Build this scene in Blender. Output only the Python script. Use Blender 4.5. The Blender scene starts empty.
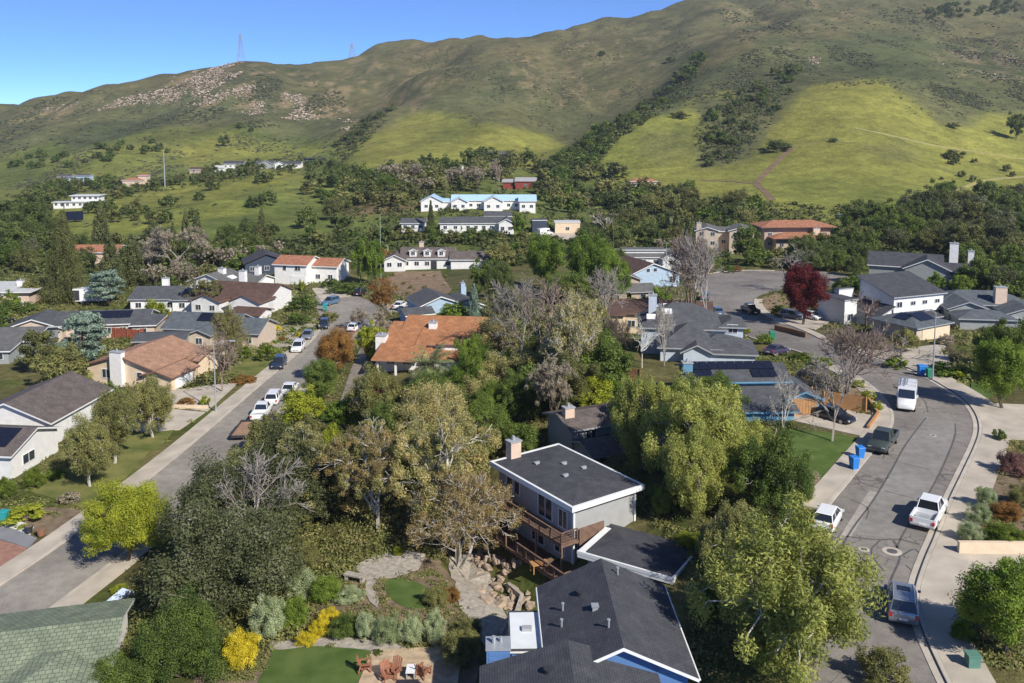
import bpy, math, random
import numpy as np
from mathutils import Vector, Matrix
from mathutils.geometry import delaunay_2d_cdt
random.seed(7); RNG = np.random.default_rng(11)
sc = bpy.context.scene
COL = sc.collection
R = math.radians

# ------------------------------------------------------------------ camera model
F = 900.0; CX = 512.0; CY = 210.6; PT = R(6.0); CZ = 33.0
cP, sP = math.cos(PT), math.sin(PT)
def z_on_ray(py, D):
    b = -(py-CY)/F
    return CZ + D*(-sP+b*cP)/(cP+b*sP)
def up(px, py, z):
    a = (px-CX)/F; b = -(py-CY)/F
    t = (z-CZ)/(-sP+b*cP)
    return (a*t, (cP+b*sP)*t)
def scale_at(y, z): return F/(y*cP-(z-CZ)*sP)
def proj_np(x, y, z):
    zz = z-CZ
    f = y*cP-zz*sP; u = y*sP+zz*cP
    f = np.maximum(f, .1)
    return CX+F*x/f, CY-F*u/f

cam = bpy.data.cameras.new('camera'); co = bpy.data.objects.new('camera', cam); COL.objects.link(co)
co.location = (0, 0, CZ); co.rotation_euler = (R(90)-PT, 0, 0)
cam.sensor_width = 36; cam.lens = F/1024*36; cam.shift_y = -(341.5-CY)/1024
cam.clip_end = 40000; cam.clip_start = .5
sc.camera = co

# ------------------------------------------------------------------ terrain heights
COLS = {
 -400: [(300,238),(380,222),(480,205),(600,192),(750,172),(950,150),(1250,128),(1350,'z',0),(2600,'z',-40)],
 -150: [(300,238),(380,222),(480,203),(600,189),(750,170),(950,142),(1250,112),(1350,'z',10),(2600,'z',-40)],
    0: [(300,240),(360,222),(400,206),(440,203),(480,'z',-13),(540,190),(600,183),(750,160),(950,130),(1150,107),(1270,100),(1400,'z',20),(2600,'z',-30)],
   60: [(300,240),(360,220),(410,204),(440,203),(490,'z',-12),(550,186),(620,176),(760,152),(950,122),(1150,99),(1250,92),(1400,'z',30),(2600,'z',-30)],
  120: [(300,240),(360,218),(420,203),(450,'z',-9),(520,193),(620,173),(760,150),(950,118),(1120,91),(1220,81),(1400,'z',40),(2600,'z',-30)],
  180: [(300,240),(350,218),(400,205),(430,'z',-8),(500,188),(600,170),(700,163),(850,132),(1000,105),(1130,85),(1220,72),(1400,'z',50),(2600,'z',-20)],
  240: [(300,238),(340,220),(380,206),(410,'z',-6),(480,182),(540,171),(640,163),(760,148),(900,118),(1030,88),(1130,66),(1200,59),(1400,'z',60),(2600,'z',-20)],
  300: [(300,238),(350,216),(400,200),(450,190),(520,176),(600,163),(680,157),(800,140),(930,110),(1050,85),(1180,61),(1250,54),(1450,'z',90),(2600,'z',0)],
  340: [(300,238),(350,215),(400,200),(450,188),(520,172),(600,161),(700,148),(740,'z',30),(830,134),(950,108),(1100,80),(1280,57),(1450,'z',100),(2600,'z',0)],
  380: [(300,238),(350,212),(400,196),(450,184),(520,170),(600,157),(700,140),(800,121),(850,'z',50),(950,105),(1100,80),(1350,46),(1500,'z',150),(2600,'z',50)],
  420: [(300,237),(345,208),(400,192),(450,181),(520,168),(600,154),(720,132),(860,104),(960,88),(1020,'z',85),(1120,72),(1400,40),(1600,'z',150),(2600,'z',80)],
  460: [(300,235),(345,207),(400,190),(450,180),(520,168),(600,153),(720,128),(860,98),(1000,72),(1080,62),(1150,'z',110),(1420,36),(1600,'z',160),(2600,'z',80)],
  500: [(300,235),(345,207),(400,190),(450,180),(520,167),(600,155),(720,130),(860,98),(1000,70),(1150,48),(1280,37),(1600,'z',150),(2600,'z',90)],
  530: [(300,235),(345,208),(400,190),(450,181),(520,170),(600,160),(720,138),(860,100),(1000,70),(1150,46),(1300,31),(1600,'z',160),(2600,'z',100)],
  560: [(300,236),(350,213),(400,196),(450,183),(520,166),(590,152),(620,'z',8),(720,142),(860,102),(1000,72),(1150,44),(1320,24),(1600,'z',170),(2600,'z',120)],
  600: [(300,236),(350,215),(400,198),(450,184),(510,160),(560,131),(600,126),(650,'z',24),(740,128),(860,98),(1000,68),(1150,40),(1360,14),(1600,'z',190),(2600,'z',120)],
  650: [(300,236),(350,216),(400,200),(450,184),(510,152),(560,118),(620,104),(690,'z',43),(780,100),(880,80),(1000,56),(1150,33),(1400,5),(1700,'z',200),(2600,'z',120)],
  700: [(300,236),(350,215),(400,200),(450,182),(510,150),(560,120),(620,102),(700,84),(780,66),(840,'z',92),(960,52),(1100,30),(1450,-8),(1800,'z',220),(2600,'z',150)],
  760: [(300,236),(340,217),(380,205),(430,185),(480,160),(540,128),(600,108),(680,84),(800,54),(920,34),(1050,20),(1250,8),(1600,-25),(2600,'z',150)],
  830: [(300,235),(340,216),(380,204),(430,182),(480,154),(540,118),(590,94),(640,84),(720,68),(840,48),(1000,28),(1250,4),(1600,-30),(2600,'z',180)],
  890: [(300,236),(340,218),(380,206),(430,182),(480,153),(540,116),(590,90),(630,80),(720,64),(840,48),(1000,36),(1200,6),(1600,-30),(2600,'z',180)],
  960: [(300,237),(340,220),(380,208),(430,188),(480,164),(540,132),(600,106),(680,84),(800,60),(950,42),(1050,36),(1250,4),(1600,-30),(2600,'z',180)],
 1024: [(300,238),(340,222),(380,210),(430,194),(480,170),(540,140),(600,112),(680,88),(800,64),(950,40),(1100,20),(1300,0),(1600,-25),(2600,'z',180)],
 1300: [(300,240),(340,224),(400,206),(480,184),(560,150),(640,120),(800,80),(1000,50),(1300,15),(1600,-10),(2600,'z',160)],
 1500: [(300,240),(340,224),(400,208),(480,190),(600,150),(800,100),(1000,60),(1300,20),(1600,0),(2600,'z',150)],
}
DR = np.geomspace(180, 2600, 320)
TC = np.arange(-1.02, 1.03, .005)
def gsm(a, s, axis):
    n = int(3*s)+1; k = np.exp(-.5*(np.arange(-n, n+1)/s)**2); k /= k.sum()
    pad = [(0,0)]*a.ndim; pad[axis] = (n, n)
    b = np.pad(a, pad, mode='edge')
    return np.apply_along_axis(lambda v: np.convolve(v, k, 'valid'), axis, b)
_cols = sorted(COLS); _tab = []
for c in _cols:
    D = [180, 240]; Z = [-9, z_on_ray(COLS[c][0][1], 300)*.6-9*.4]
    for kn in COLS[c]:
        D.append(kn[0]); Z.append(kn[2] if kn[1] == 'z' else z_on_ray(kn[1], kn[0]))
    _tab.append(np.interp(DR, D, Z))
_tab = np.array(_tab)                                # cols x rows
_t = (np.array(_cols)-CX)/F
TAB = np.array([np.interp(TC, _t, _tab[:, i]) for i in range(len(DR))])   # rows x cols
TAB = gsm(TAB, 2.2, 0); TAB = gsm(TAB, 3.0, 1)

def vnoise(x, y, seed=0):
    xi = np.floor(x).astype(np.int64); yi = np.floor(y).astype(np.int64)
    fx = x-xi; fy = y-yi; fx = fx*fx*(3-2*fx); fy = fy*fy*(3-2*fy)
    def h(a, b):
        n = (a*374761393+b*668265263+seed*1442695041) & 0xffffffff
        n = ((n ^ (n >> 13))*1274126177) & 0xffffffff
        return ((n ^ (n >> 16)) & 0xffff)/65535.0
    return (h(xi,yi)*(1-fx)+h(xi+1,yi)*fx)*(1-fy)+(h(xi,yi+1)*(1-fx)+h(xi+1,yi+1)*fx)*fy
def fbm(x, y, oct=4, seed=0):
    s = 0; a = .5
    for o in range(oct):
        s = s+a*vnoise(x*2**o, y*2**o, seed+o); a *= .5
    return s
def ss(a, b, x):
    t = np.clip((x-a)/(b-a), 0, 1); return t*t*(3-2*t)
CREEK = [(6,52),(2.4,63),(0.5,67.5),(-3,73),(-4.5,82),(-5.5,95),(-3,120),(5,160),(12,200)]
def creek_d(x, y):
    d = np.full(np.shape(x), 1e9)
    for (x0,y0),(x1,y1) in zip(CREEK, CREEK[1:]):
        dx, dy = x1-x0, y1-y0
        t = np.clip(((x-x0)*dx+(y-y0)*dy)/(dx*dx+dy*dy), 0, 1)
        d = np.minimum(d, np.hypot(x-x0-t*dx, y-y0-t*dy))
    return d
def znear(x, y):
    z = np.interp(x, [-200,-60,-34,-26,-13,-3,4,10,15,80,200], [-9,-7,-7,-5.8,-4.3,-4,-3.2,-1.2,0,0,1])
    z = z - 5*ss(100, 175, y)*ss(-10, 20, x) - 1.5*ss(120, 200, y)*(1-ss(-30, 0, x))
    return z - 2.2*np.exp(-(creek_d(x, y)/2.6)**2)
def Hn(x, y):
    x = np.asarray(x, float); y = np.asarray(y, float)
    zn = znear(x, y)
    yy = np.clip(y, 180.01, 2599); tt = np.clip(x/yy, -1.015, 1.015)
    r = np.log(yy/180)/np.log(2600/180)*(len(DR)-1); c = (tt-TC[0])/.005
    ri = np.clip(r.astype(int), 0, len(DR)-2); ci = np.clip(c.astype(int), 0, len(TC)-2)
    fr = r-ri; fc = c-ci
    zf = (TAB[ri,ci]*(1-fc)+TAB[ri,ci+1]*fc)*(1-fr)+(TAB[ri+1,ci]*(1-fc)+TAB[ri+1,ci+1]*fc)*fr
    amp = 34*ss(430, 1000, yy)
    g = np.abs(2*fbm(x/150.+3.1, y/300.+1.7, 3, 5)-1)
    g2 = fbm(x/46., y/70., 4, 9)
    zf = zf + amp*(g-.28)+amp*.42*(g2-.5)
    zf = zf + 2.5*(fbm(x/60., y/60., 3, 3)-.5)*ss(260, 400, yy)
    zf = zf + 9*(fbm(x/42.+5, y/55., 3, 81)-.5)*ss(335, 380, yy)*(1-ss(520, 640, yy))*(1-ss(-20, 60, x-.12*yy))
    w = ss(185, 245, y)
    return zn*(1-w)+zf*w
def H(x, y): return float(Hn(np.array([x]), np.array([y]))[0])
_m = np.concatenate([np.arange(25, 200, .5), np.geomspace(200, 2500, 900)])
def G(px, py):
    a = (px-CX)/F; b = -(py-CY)/F; k = (cP+b*sP)
    ys = _m; xs = a/k*ys; zs = CZ+(-sP+b*cP)/k*ys
    h = Hn(xs, ys); idx = np.nonzero(zs < h)[0]
    if len(idx) == 0: return (float(xs[-1]), float(ys[-1]))
    i = max(idx[0], 1); d0 = zs[i-1]-h[i-1]; d1 = zs[i]-h[i]
    t = d0/(d0-d1+1e-9); y = ys[i-1]+t*(ys[i]-ys[i-1])
    return (float(a/k*y), float(y))

# ------------------------------------------------------------------ materials
MATS = {}
def nt(name):
    m = bpy.data.materials.new(name); m.use_nodes = True
    n = m.node_tree; n.nodes.clear(); return m, n
def N(t, ty, **kw):
    n = t.nodes.new(ty)
    for k, v in kw.items():
        if k in n.inputs.keys(): n.inputs[k].default_value = v
        else: setattr(n, k, v)
    return n
def c4(c): return (c[0], c[1], c[2], 1)
def mat(name, col, rough=.7, var=.12, scale=3., bump=0., metal=0., spec=.3, coord='Object', bscale=None, col2=None, coat=0.):
    if name in MATS: return MATS[name]
    m, t = nt(name)
    out = N(t, 'ShaderNodeOutputMaterial'); p = N(t, 'ShaderNodeBsdfPrincipled')
    p.inputs['Roughness'].default_value = rough; p.inputs['Metallic'].default_value = metal
    p.inputs['Specular IOR Level'].default_value = spec
    p.inputs['Coat Weight'].default_value = coat
    tc = N(t, 'ShaderNodeTexCoord')
    nz = N(t, 'ShaderNodeTexNoise'); nz.inputs['Scale'].default_value = scale; nz.inputs['Detail'].default_value = 6
    t.links.new(tc.outputs[coord], nz.inputs['Vector'])
    rp = N(t, 'ShaderNodeValToRGB'); rp.color_ramp.elements[0].position = .3; rp.color_ramp.elements[1].position = .7
    lo = col if col2 is None else col2
    k0, k1 = (1-var, 1+var) if col2 is None else (1, 1)
    rp.color_ramp.elements[0].color = c4([min(1, v*k0) for v in lo]); rp.color_ramp.elements[1].color = c4([min(1, v*k1) for v in col])
    t.links.new(nz.outputs['Fac'], rp.inputs['Fac']); t.links.new(rp.outputs['Color'], p.inputs['Base Color'])
    if bump:
        n2 = N(t, 'ShaderNodeTexNoise'); n2.inputs['Scale'].default_value = bscale or scale*6; n2.inputs['Detail'].default_value = 4
        t.links.new(tc.outputs[coord], n2.inputs['Vector'])
        bp = N(t, 'ShaderNodeBump'); bp.inputs['Strength'].default_value = bump; bp.inputs['Distance'].default_value = .05
        t.links.new(n2.outputs['Fac'], bp.inputs['Height']); t.links.new(bp.outputs['Normal'], p.inputs['Normal'])
    t.links.new(p.outputs['BSDF'], out.inputs['Surface'])
    MATS[name] = m; return m
def roofmat(name, c1, c2, bw=.3, bh=.15, rough=.85, bump=.4, mort=None, msize=.02):
    if name in MATS: return MATS[name]
    m, t = nt(name)
    out = N(t, 'ShaderNodeOutputMaterial'); p = N(t, 'ShaderNodeBsdfPrincipled'); p.inputs['Roughness'].default_value = rough
    p.inputs['Specular IOR Level'].default_value = .2
    uv = N(t, 'ShaderNodeUVMap'); uv.uv_map = 'UVMap'
    br = N(t, 'ShaderNodeTexBrick'); br.inputs['Scale'].default_value = 1
    br.inputs['Brick Width'].default_value = bw; br.inputs['Row Height'].default_value = bh; br.inputs['Mortar Size'].default_value = msize
    br.inputs['Color1'].default_value = c4(c1); br.inputs['Color2'].default_value = c4(c2)
    mo = mort or [v*.6 for v in c1]
    br.inputs['Mortar'].default_value = c4(mo); br.offset = .5
    t.links.new(uv.outputs['UV'], br.inputs['Vector'])
    nz = N(t, 'ShaderNodeTexNoise'); nz.inputs['Scale'].default_value = .7; nz.inputs['Detail'].default_value = 8; nz.inputs['Roughness'].default_value = .7
    t.links.new(uv.outputs['UV'], nz.inputs['Vector'])
    mx = N(t, 'ShaderNodeMixRGB'); mx.blend_type = 'MULTIPLY'; mx.inputs['Fac'].default_value = 1
    rp = N(t, 'ShaderNodeValToRGB'); rp.color_ramp.elements[0].position = .3; rp.color_ramp.elements[1].position = .7
    rp.color_ramp.elements[0].color = (.64,.64,.66,1); rp.color_ramp.elements[1].color = (1.25,1.22,1.17,1)
    t.links.new(nz.outputs['Fac'], rp.inputs['Fac']); t.links.new(br.outputs['Color'], mx.inputs[1]); t.links.new(rp.outputs['Color'], mx.inputs[2])
    t.links.new(mx.outputs[0], p.inputs['Base Color'])
    bp = N(t, 'ShaderNodeBump'); bp.inputs['Strength'].default_value = bump; bp.inputs['Distance'].default_value = .03
    t.links.new(br.outputs['Fac'], bp.inputs['Height']); bp.invert = True
    t.links.new(bp.outputs['Normal'], p.inputs['Normal'])
    t.links.new(p.outputs['BSDF'], out.inputs['Surface']); MATS[name] = m; return m
def sidingmat(name, col, pitch=.2, vertical=False, var=.08, rough=.7):
    if name in MATS: return MATS[name]
    m, t = nt(name)
    out = N(t, 'ShaderNodeOutputMaterial'); p = N(t, 'ShaderNodeBsdfPrincipled'); p.inputs['Roughness'].default_value = rough
    p.inputs['Specular IOR Level'].default_value = .2
    uv = N(t, 'ShaderNodeUVMap'); uv.uv_map = 'UVMap'
    sp = N(t, 'ShaderNodeSeparateXYZ'); t.links.new(uv.outputs['UV'], sp.inputs[0])
    mt = N(t, 'ShaderNodeMath'); mt.operation = 'DIVIDE'; mt.inputs[1].default_value = pitch
    t.links.new(sp.outputs['X' if vertical else 'Y'], mt.inputs[0])
    fr = N(t, 'ShaderNodeMath'); fr.operation = 'FRACT'; t.links.new(mt.outputs[0], fr.inputs[0])
    nz = N(t, 'ShaderNodeTexNoise'); nz.inputs['Scale'].default_value = 1.3; nz.inputs['Detail'].default_value = 7
    t.links.new(uv.outputs['UV'], nz.inputs['Vector'])
    rp = N(t, 'ShaderNodeValToRGB'); rp.color_ramp.elements[0].position = .3; rp.color_ramp.elements[1].position = .7
    rp.color_ramp.elements[0].color = c4([v*(1-var) for v in col]); rp.color_ramp.elements[1].color = c4([min(1, v*(1+var)) for v in col])
    t.links.new(nz.outputs['Fac'], rp.inputs['Fac']); t.links.new(rp.outputs['Color'], p.inputs['Base Color'])
    bp = N(t, 'ShaderNodeBump'); bp.inputs['Strength'].default_value = .5; bp.inputs['Distance'].default_value = .03
    t.links.new(fr.outputs[0], bp.inputs['Height']); t.links.new(bp.outputs['Normal'], p.inputs['Normal'])
    t.links.new(p.outputs['BSDF'], out.inputs['Surface']); MATS[name] = m; return m
def leafmat(name, dark, light, trans=.3, rough=.6, third=None):
    if name in MATS: return MATS[name]
    m, t = nt(name)
    out = N(t, 'ShaderNodeOutputMaterial')
    at = N(t, 'ShaderNodeAttribute'); at.attribute_name = 'tone'
    oi = N(t, 'ShaderNodeObjectInfo')
    md = N(t, 'ShaderNodeMath'); md.operation = 'MULTIPLY_ADD'; md.inputs[1].default_value = .3; md.inputs[2].default_value = -.15
    t.links.new(oi.outputs['Random'], md.inputs[0])
    ad = N(t, 'ShaderNodeMath'); ad.operation = 'ADD'; t.links.new(at.outputs['Fac'], ad.inputs[0]); t.links.new(md.outputs[0], ad.inputs[1])
    rp = N(t, 'ShaderNodeValToRGB'); e = rp.color_ramp.elements
    e[0].color = c4(dark); e[1].color = c4(light); e[0].position = .1; e[1].position = .9
    if third:
        e[1].position = .75; q = e.new(.97); q.color = c4(third)
    t.links.new(ad.outputs[0], rp.inputs['Fac'])
    df = N(t, 'ShaderNodeBsdfPrincipled'); df.inputs['Roughness'].default_value = rough; df.inputs['Specular IOR Level'].default_value = .25
    tr = N(t, 'ShaderNodeBsdfTranslucent')
    hs = N(t, 'ShaderNodeHueSaturation'); hs.inputs['Hue'].default_value = .485; hs.inputs['Saturation'].default_value = 1.1; hs.inputs['Value'].default_value = 1.2
    t.links.new(rp.outputs['Color'], hs.inputs['Color'])
    mx = N(t, 'ShaderNodeMixShader'); mx.inputs['Fac'].default_value = trans
    t.links.new(rp.outputs['Color'], df.inputs['Base Color']); t.links.new(hs.outputs['Color'], tr.inputs['Color'])
    t.links.new(df.outputs[0], mx.inputs[1]); t.links.new(tr.outputs[0], mx.inputs[2]); t.links.new(mx.outputs[0], out.inputs['Surface'])
    MATS[name] = m; return m

M_glass = mat('window_glass', (.035,.045,.055), .08, .2, 2, spec=.8)
M_white = mat('white_paint', (.74,.74,.72), .55, .05, 2)
M_trimw = mat('white_trim', (.70,.70,.68), .5, .05, 2)
M_trimg = mat('grey_trim', (.33,.34,.35), .6, .08, 2)
M_dark = mat('dark_metal', (.04,.04,.045), .5, .2, 3)
M_conc = mat('concrete', (.46,.41,.34), .9, .16, .55, .3, bscale=9)
M_conc2 = mat('driveway_concrete', (.44,.385,.31), .9, .2, .4, .3, bscale=9)
M_wood = mat('fence_wood', (.22,.12,.065), .85, .25, 2.5, .4)
M_redwood = mat('deck_wood', (.17,.105,.075), .8, .25, 2.5, .4)
M_golden = mat('golden_wood', (.42,.22,.09), .7, .15, 2.5, .3)
M_solar = mat('solar_panel_glass', (.012,.014,.025), .15, .3, 4, spec=.6)
M_bark = mat('bark', (.12,.095,.07), .95, .3, 2, .5)
M_barkgrey = mat('grey_bark', (.27,.24,.21), .95, .22, 2, .4)
M_barkpale = mat('pale_bark', (.48,.44,.38), .9, .28, 1.6, .3)
M_barkwarm = mat('warm_twigs', (.25,.185,.15), .95, .22, 2, .4)
M_pole = mat('galvanised_pole', (.38,.40,.41), .45, .1, 2, metal=.3)

# ------------------------------------------------------------------ mesh helpers
class MB:
    def __init__(s): s.v = []; s.f = []; s.m = []
    def add(s, vs, fs, mi=0):
        b = len(s.v); s.v += [tuple(v) for v in vs]; s.f += [tuple(b+i for i in f) for f in fs]; s.m += [mi]*len(fs); return s
    def box(s, x0, x1, y0, y1, z0, z1, mi=0):
        return s.add([(x0,y0,z0),(x1,y0,z0),(x1,y1,z0),(x0,y1,z0),(x0,y0,z1),(x1,y0,z1),(x1,y1,z1),(x0,y1,z1)],
            [(0,3,2,1),(4,5,6,7),(0,1,5,4),(1,2,6,5),(2,3,7,6),(3,0,4,7)], mi)
    def bar(s, a, b, r, mi=0, r2=None, n=5):
        a = Vector(a); b = Vector(b); d = b-a
        if d.length < 1e-6: return s
        d.normalize(); u = d.orthogonal().normalized(); w = d.cross(u); r2 = r if r2 is None else r2
        vs = []
        for c, rr in ((a, r), (b, r2)):
            for i in range(n):
                t = 2*math.pi*i/n; vs.append(c+(u*math.cos(t)+w*math.sin(t))*rr)
        fs = [(i, (i+1) % n, n+(i+1) % n, n+i) for i in range(n)]+[tuple(range(n))[::-1], tuple(range(n, 2*n))]
        return s.add(vs, fs, mi)
    def beam(s, a, b, w, h, mi=0):
        a = Vector(a); b = Vector(b); d = (b-a).normalized(); sd = d.cross(Vector((0,0,1)))
        if sd.length < 1e-3: sd = Vector((1,0,0))
        sd.normalize(); u = sd.cross(d); vs = []
        for c in (a, b):
            for i, j in ((-1,-1),(1,-1),(1,1),(-1,1)): vs.append(c+sd*(i*w/2)+u*(j*h/2))
        return s.add(vs, [(0,1,2,3),(7,6,5,4),(0,4,5,1),(1,5,6,2),(2,6,7,3),(3,7,4,0)], mi)
    def cyl(s, x, y, z0, z1, r, n=12, mi=0, r2=None): return s.bar((x,y,z0), (x,y,z1), r, mi, r2, n)
    def slab(s, polys, verts, th, mt=0, mb=1):
        """planar top polygons sharing verts, thickened straight down"""
        n = len(verts); vs = list(verts)+[(v[0], v[1], v[2]-th) for v in verts]
        cnt = {}
        for p in polys:
            for i in range(len(p)):
                e = (p[i], p[(i+1) % len(p)]); cnt[tuple(sorted(e))] = cnt.get(tuple(sorted(e)), [])+[e]
        b = len(s.v); s.v += vs
        for p in polys:
            s.f.append(tuple(b+i for i in p)); s.m.append(mt)
            s.f.append(tuple(b+n+i for i in reversed(p))); s.m.append(mb)
        for k, l in cnt.items():
            if len(l) == 1:
                i, j = l[0]; s.f.append((b+j, b+i, b+n+i, b+n+j)); s.m.append(mb)
        return s
    def mesh(s, name, mats):
        me = bpy.data.meshes.new(name); me.from_pydata(s.v, [], s.f)
        for m in (mats if isinstance(mats, (list, tuple)) else [mats]): me.materials.append(m)
        if len(me.materials) > 1: me.polygons.foreach_set('material_index', s.m)
        uvm(me); me.update(); return me
    def build(s, name, mats, parent=None, loc=(0,0,0), rz=0):
        o = bpy.data.objects.new(name, s.mesh(name, mats)); COL.objects.link(o)
        o.parent = parent; o.location = loc; o.rotation_euler = (0,0,rz); return o
def uvm(me):
    uv = me.uv_layers.new(name='UVMap')
    for p in me.polygons:
        n = p.normal
        u = Vector((-n.y, n.x, 0)) if abs(n.z) < .999 else Vector((1,0,0))
        u.normalize(); w = n.cross(u)
        for li in p.loop_indices:
            c = me.vertices[me.loops[li].vertex_index].co
            uv.data[li].uv = (c.dot(u), c.dot(w))
def tag(o, label, cat, group=None, kind=None):
    if label: o['label'] = label
    if cat: o['category'] = cat
    if group: o['group'] = group
    if kind: o['kind'] = kind
    return o
def thing(name, label, cat, loc=(0,0,0), rz=0, group=None):
    o = bpy.data.objects.new(name, None); COL.objects.link(o); o.location = loc; o.rotation_euler = (0,0,rz)
    o.empty_display_size = .1
    return tag(o, label, cat, group)
def part(name, me, parent, loc=(0,0,0), rot=(0,0,0), scale=(1,1,1)):
    o = bpy.data.objects.new(name, me); COL.objects.link(o); o.parent = parent
    o.location = loc; o.rotation_euler = rot; o.scale = scale; return o
def copy_thing(src, loc, rz, label, group=None, scale=None):
    def rec(o, par):
        c = o.copy(); COL.objects.link(c)
        if par is not None: c.parent = par
        for ch in o.children: rec(ch, c)
        return c
    c = rec(src, None); c.location = loc; c.rotation_euler = (0,0,rz)
    if scale: c.scale = scale
    c['label'] = label
    if group: c['group'] = group
    return c

def poly_world(pts): return [G(*p) for p in pts]
def densify(P, step):
    out = []
    for i, a in enumerate(P):
        b = P[(i+1) % len(P)]; n = max(1, int(math.hypot(b[0]-a[0], b[1]-a[1])/step))
        for k in range(n): out.append((a[0]+(b[0]-a[0])*k/n, a[1]+(b[1]-a[1])*k/n))
    return out
def smooth_closed(P, it=2):
    for _ in range(it):
        Q = []
        for i, a in enumerate(P):
            b = P[(i+1) % len(P)]
            Q += [(a[0]*.75+b[0]*.25, a[1]*.75+b[1]*.25), (a[0]*.25+b[0]*.75, a[1]*.25+b[1]*.75)]
        P = Q
    return P
def smooth_open(P, it=2):
    for _ in range(it):
        Q = [P[0]]
        for a, b in zip(P, P[1:]):
            Q += [(a[0]*.75+b[0]*.25, a[1]*.75+b[1]*.25), (a[0]*.25+b[0]*.75, a[1]*.25+b[1]*.75)]
        P = Q+[P[-1]]
    return P
def inside(P, x, y):
    P = np.array(P); r = np.zeros(np.shape(x), bool); n = len(P)
    for i in range(n):
        x0, y0 = P[i]; x1, y1 = P[(i+1) % n]
        c = ((y0 > y) != (y1 > y))
        with np.errstate(divide='ignore', invalid='ignore'):
            xi = (x1-x0)*(y-y0)/((y1-y0) if y1 != y0 else 1e-9)+x0
        r ^= c & (x < xi)
    return r
HARD = []; SOFT = []; FOOT = []
def sheet(name, P, off, material, step=1.6, skirt=.3, kind='structure', label=None, cat=None, group=None, smooth=0):
    """a world-space outline laid over the terrain as a thin solid slab"""
    if smooth: P = smooth_closed(P, smooth)
    if name in ('garden_bed','creek_bed','lawn','path','terrace') and not smooth:
        Q = densify(P, .9); A_ = np.array(Q); jx = (fbm(A_[:, 0]*.9+3, A_[:, 1]*.9, 3, 61)-.45)*.9; jy = (fbm(A_[:, 0]*.9, A_[:, 1]*.9+7, 3, 62)-.45)*.9; k_ = .45 if name == 'lawn' else 1
        P = [(float(a+b*k_), float(c+d*k_)) for a, b, c, d in zip(A_[:, 0], jx, A_[:, 1], jy)]
    if name in ('street','sidewalk','kerb','driveway','path','patio','terrace','dirt_track','creek_bed','lawn','garden_bed') and off < .2:
        [].append(0) if name == 'garden_bed' else (SOFT if name in ('garden_bed','lawn','creek_bed') else HARD).append((P, min(p[0] for p in P), max(p[0] for p in P), min(p[1] for p in P), max(p[1] for p in P)))
    B = densify(P, step); xs = [p[0] for p in B]; ys = [p[1] for p in B]
    gx, gy = np.meshgrid(np.arange(min(xs)+.3, max(xs), step), np.arange(min(ys)+.3, max(ys), step))
    gx = gx.ravel(); gy = gy.ravel(); k = inside(P, gx, gy)
    pts = [Vector(p) for p in B]+[Vector((float(a), float(b))) for a, b in zip(gx[k], gy[k])]
    nb = len(B)
    vs, es, fs, ov, oe, of = delaunay_2d_cdt(pts, [], [list(range(nb))], 1, 1e-4)
    X = np.array([v.x for v in vs]); Y = np.array([v.y for v in vs]); Z = Hn(X, Y)+off
    mb = MB(); verts = [(float(a), float(b), float(c)) for a, b, c in zip(X, Y, Z)]
    ff = []
    for f in fs:
        a, b, c = [Vector(verts[i][:2]) for i in f[:3]]
        ff.append(tuple(f) if (b-a).cross(c-a) > 0 else tuple(reversed(f)))
    mb.slab(ff, verts, skirt, 0, 0)
    o = mb.build(name, material)
    return tag(o, label, cat, group, kind)
def ribbon(name, L, w, off, material, **kw):
    """strip of width w along world polyline L"""
    A = []; B = []
    for i, p in enumerate(L):
        a = L[max(i-1, 0)]; b = L[min(i+1, len(L)-1)]
        dx, dy = b[0]-a[0], b[1]-a[1]; l = math.hypot(dx, dy); nx, ny = -dy/l, dx/l
        A.append((p[0]+nx*w/2, p[1]+ny*w/2)); B.append((p[0]-nx*w/2, p[1]-ny*w/2))
    return sheet(name, A+B[::-1], off, material, **kw)
def offset_line(L, d):
    A = []
    for i, p in enumerate(L):
        a = L[max(i-1, 0)]; b = L[min(i+1, len(L)-1)]
        dx, dy = b[0]-a[0], b[1]-a[1]; l = math.hypot(dx, dy)
        A.append((p[0]-dy/l*d, p[1]+dx/l*d))
    return A
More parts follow.
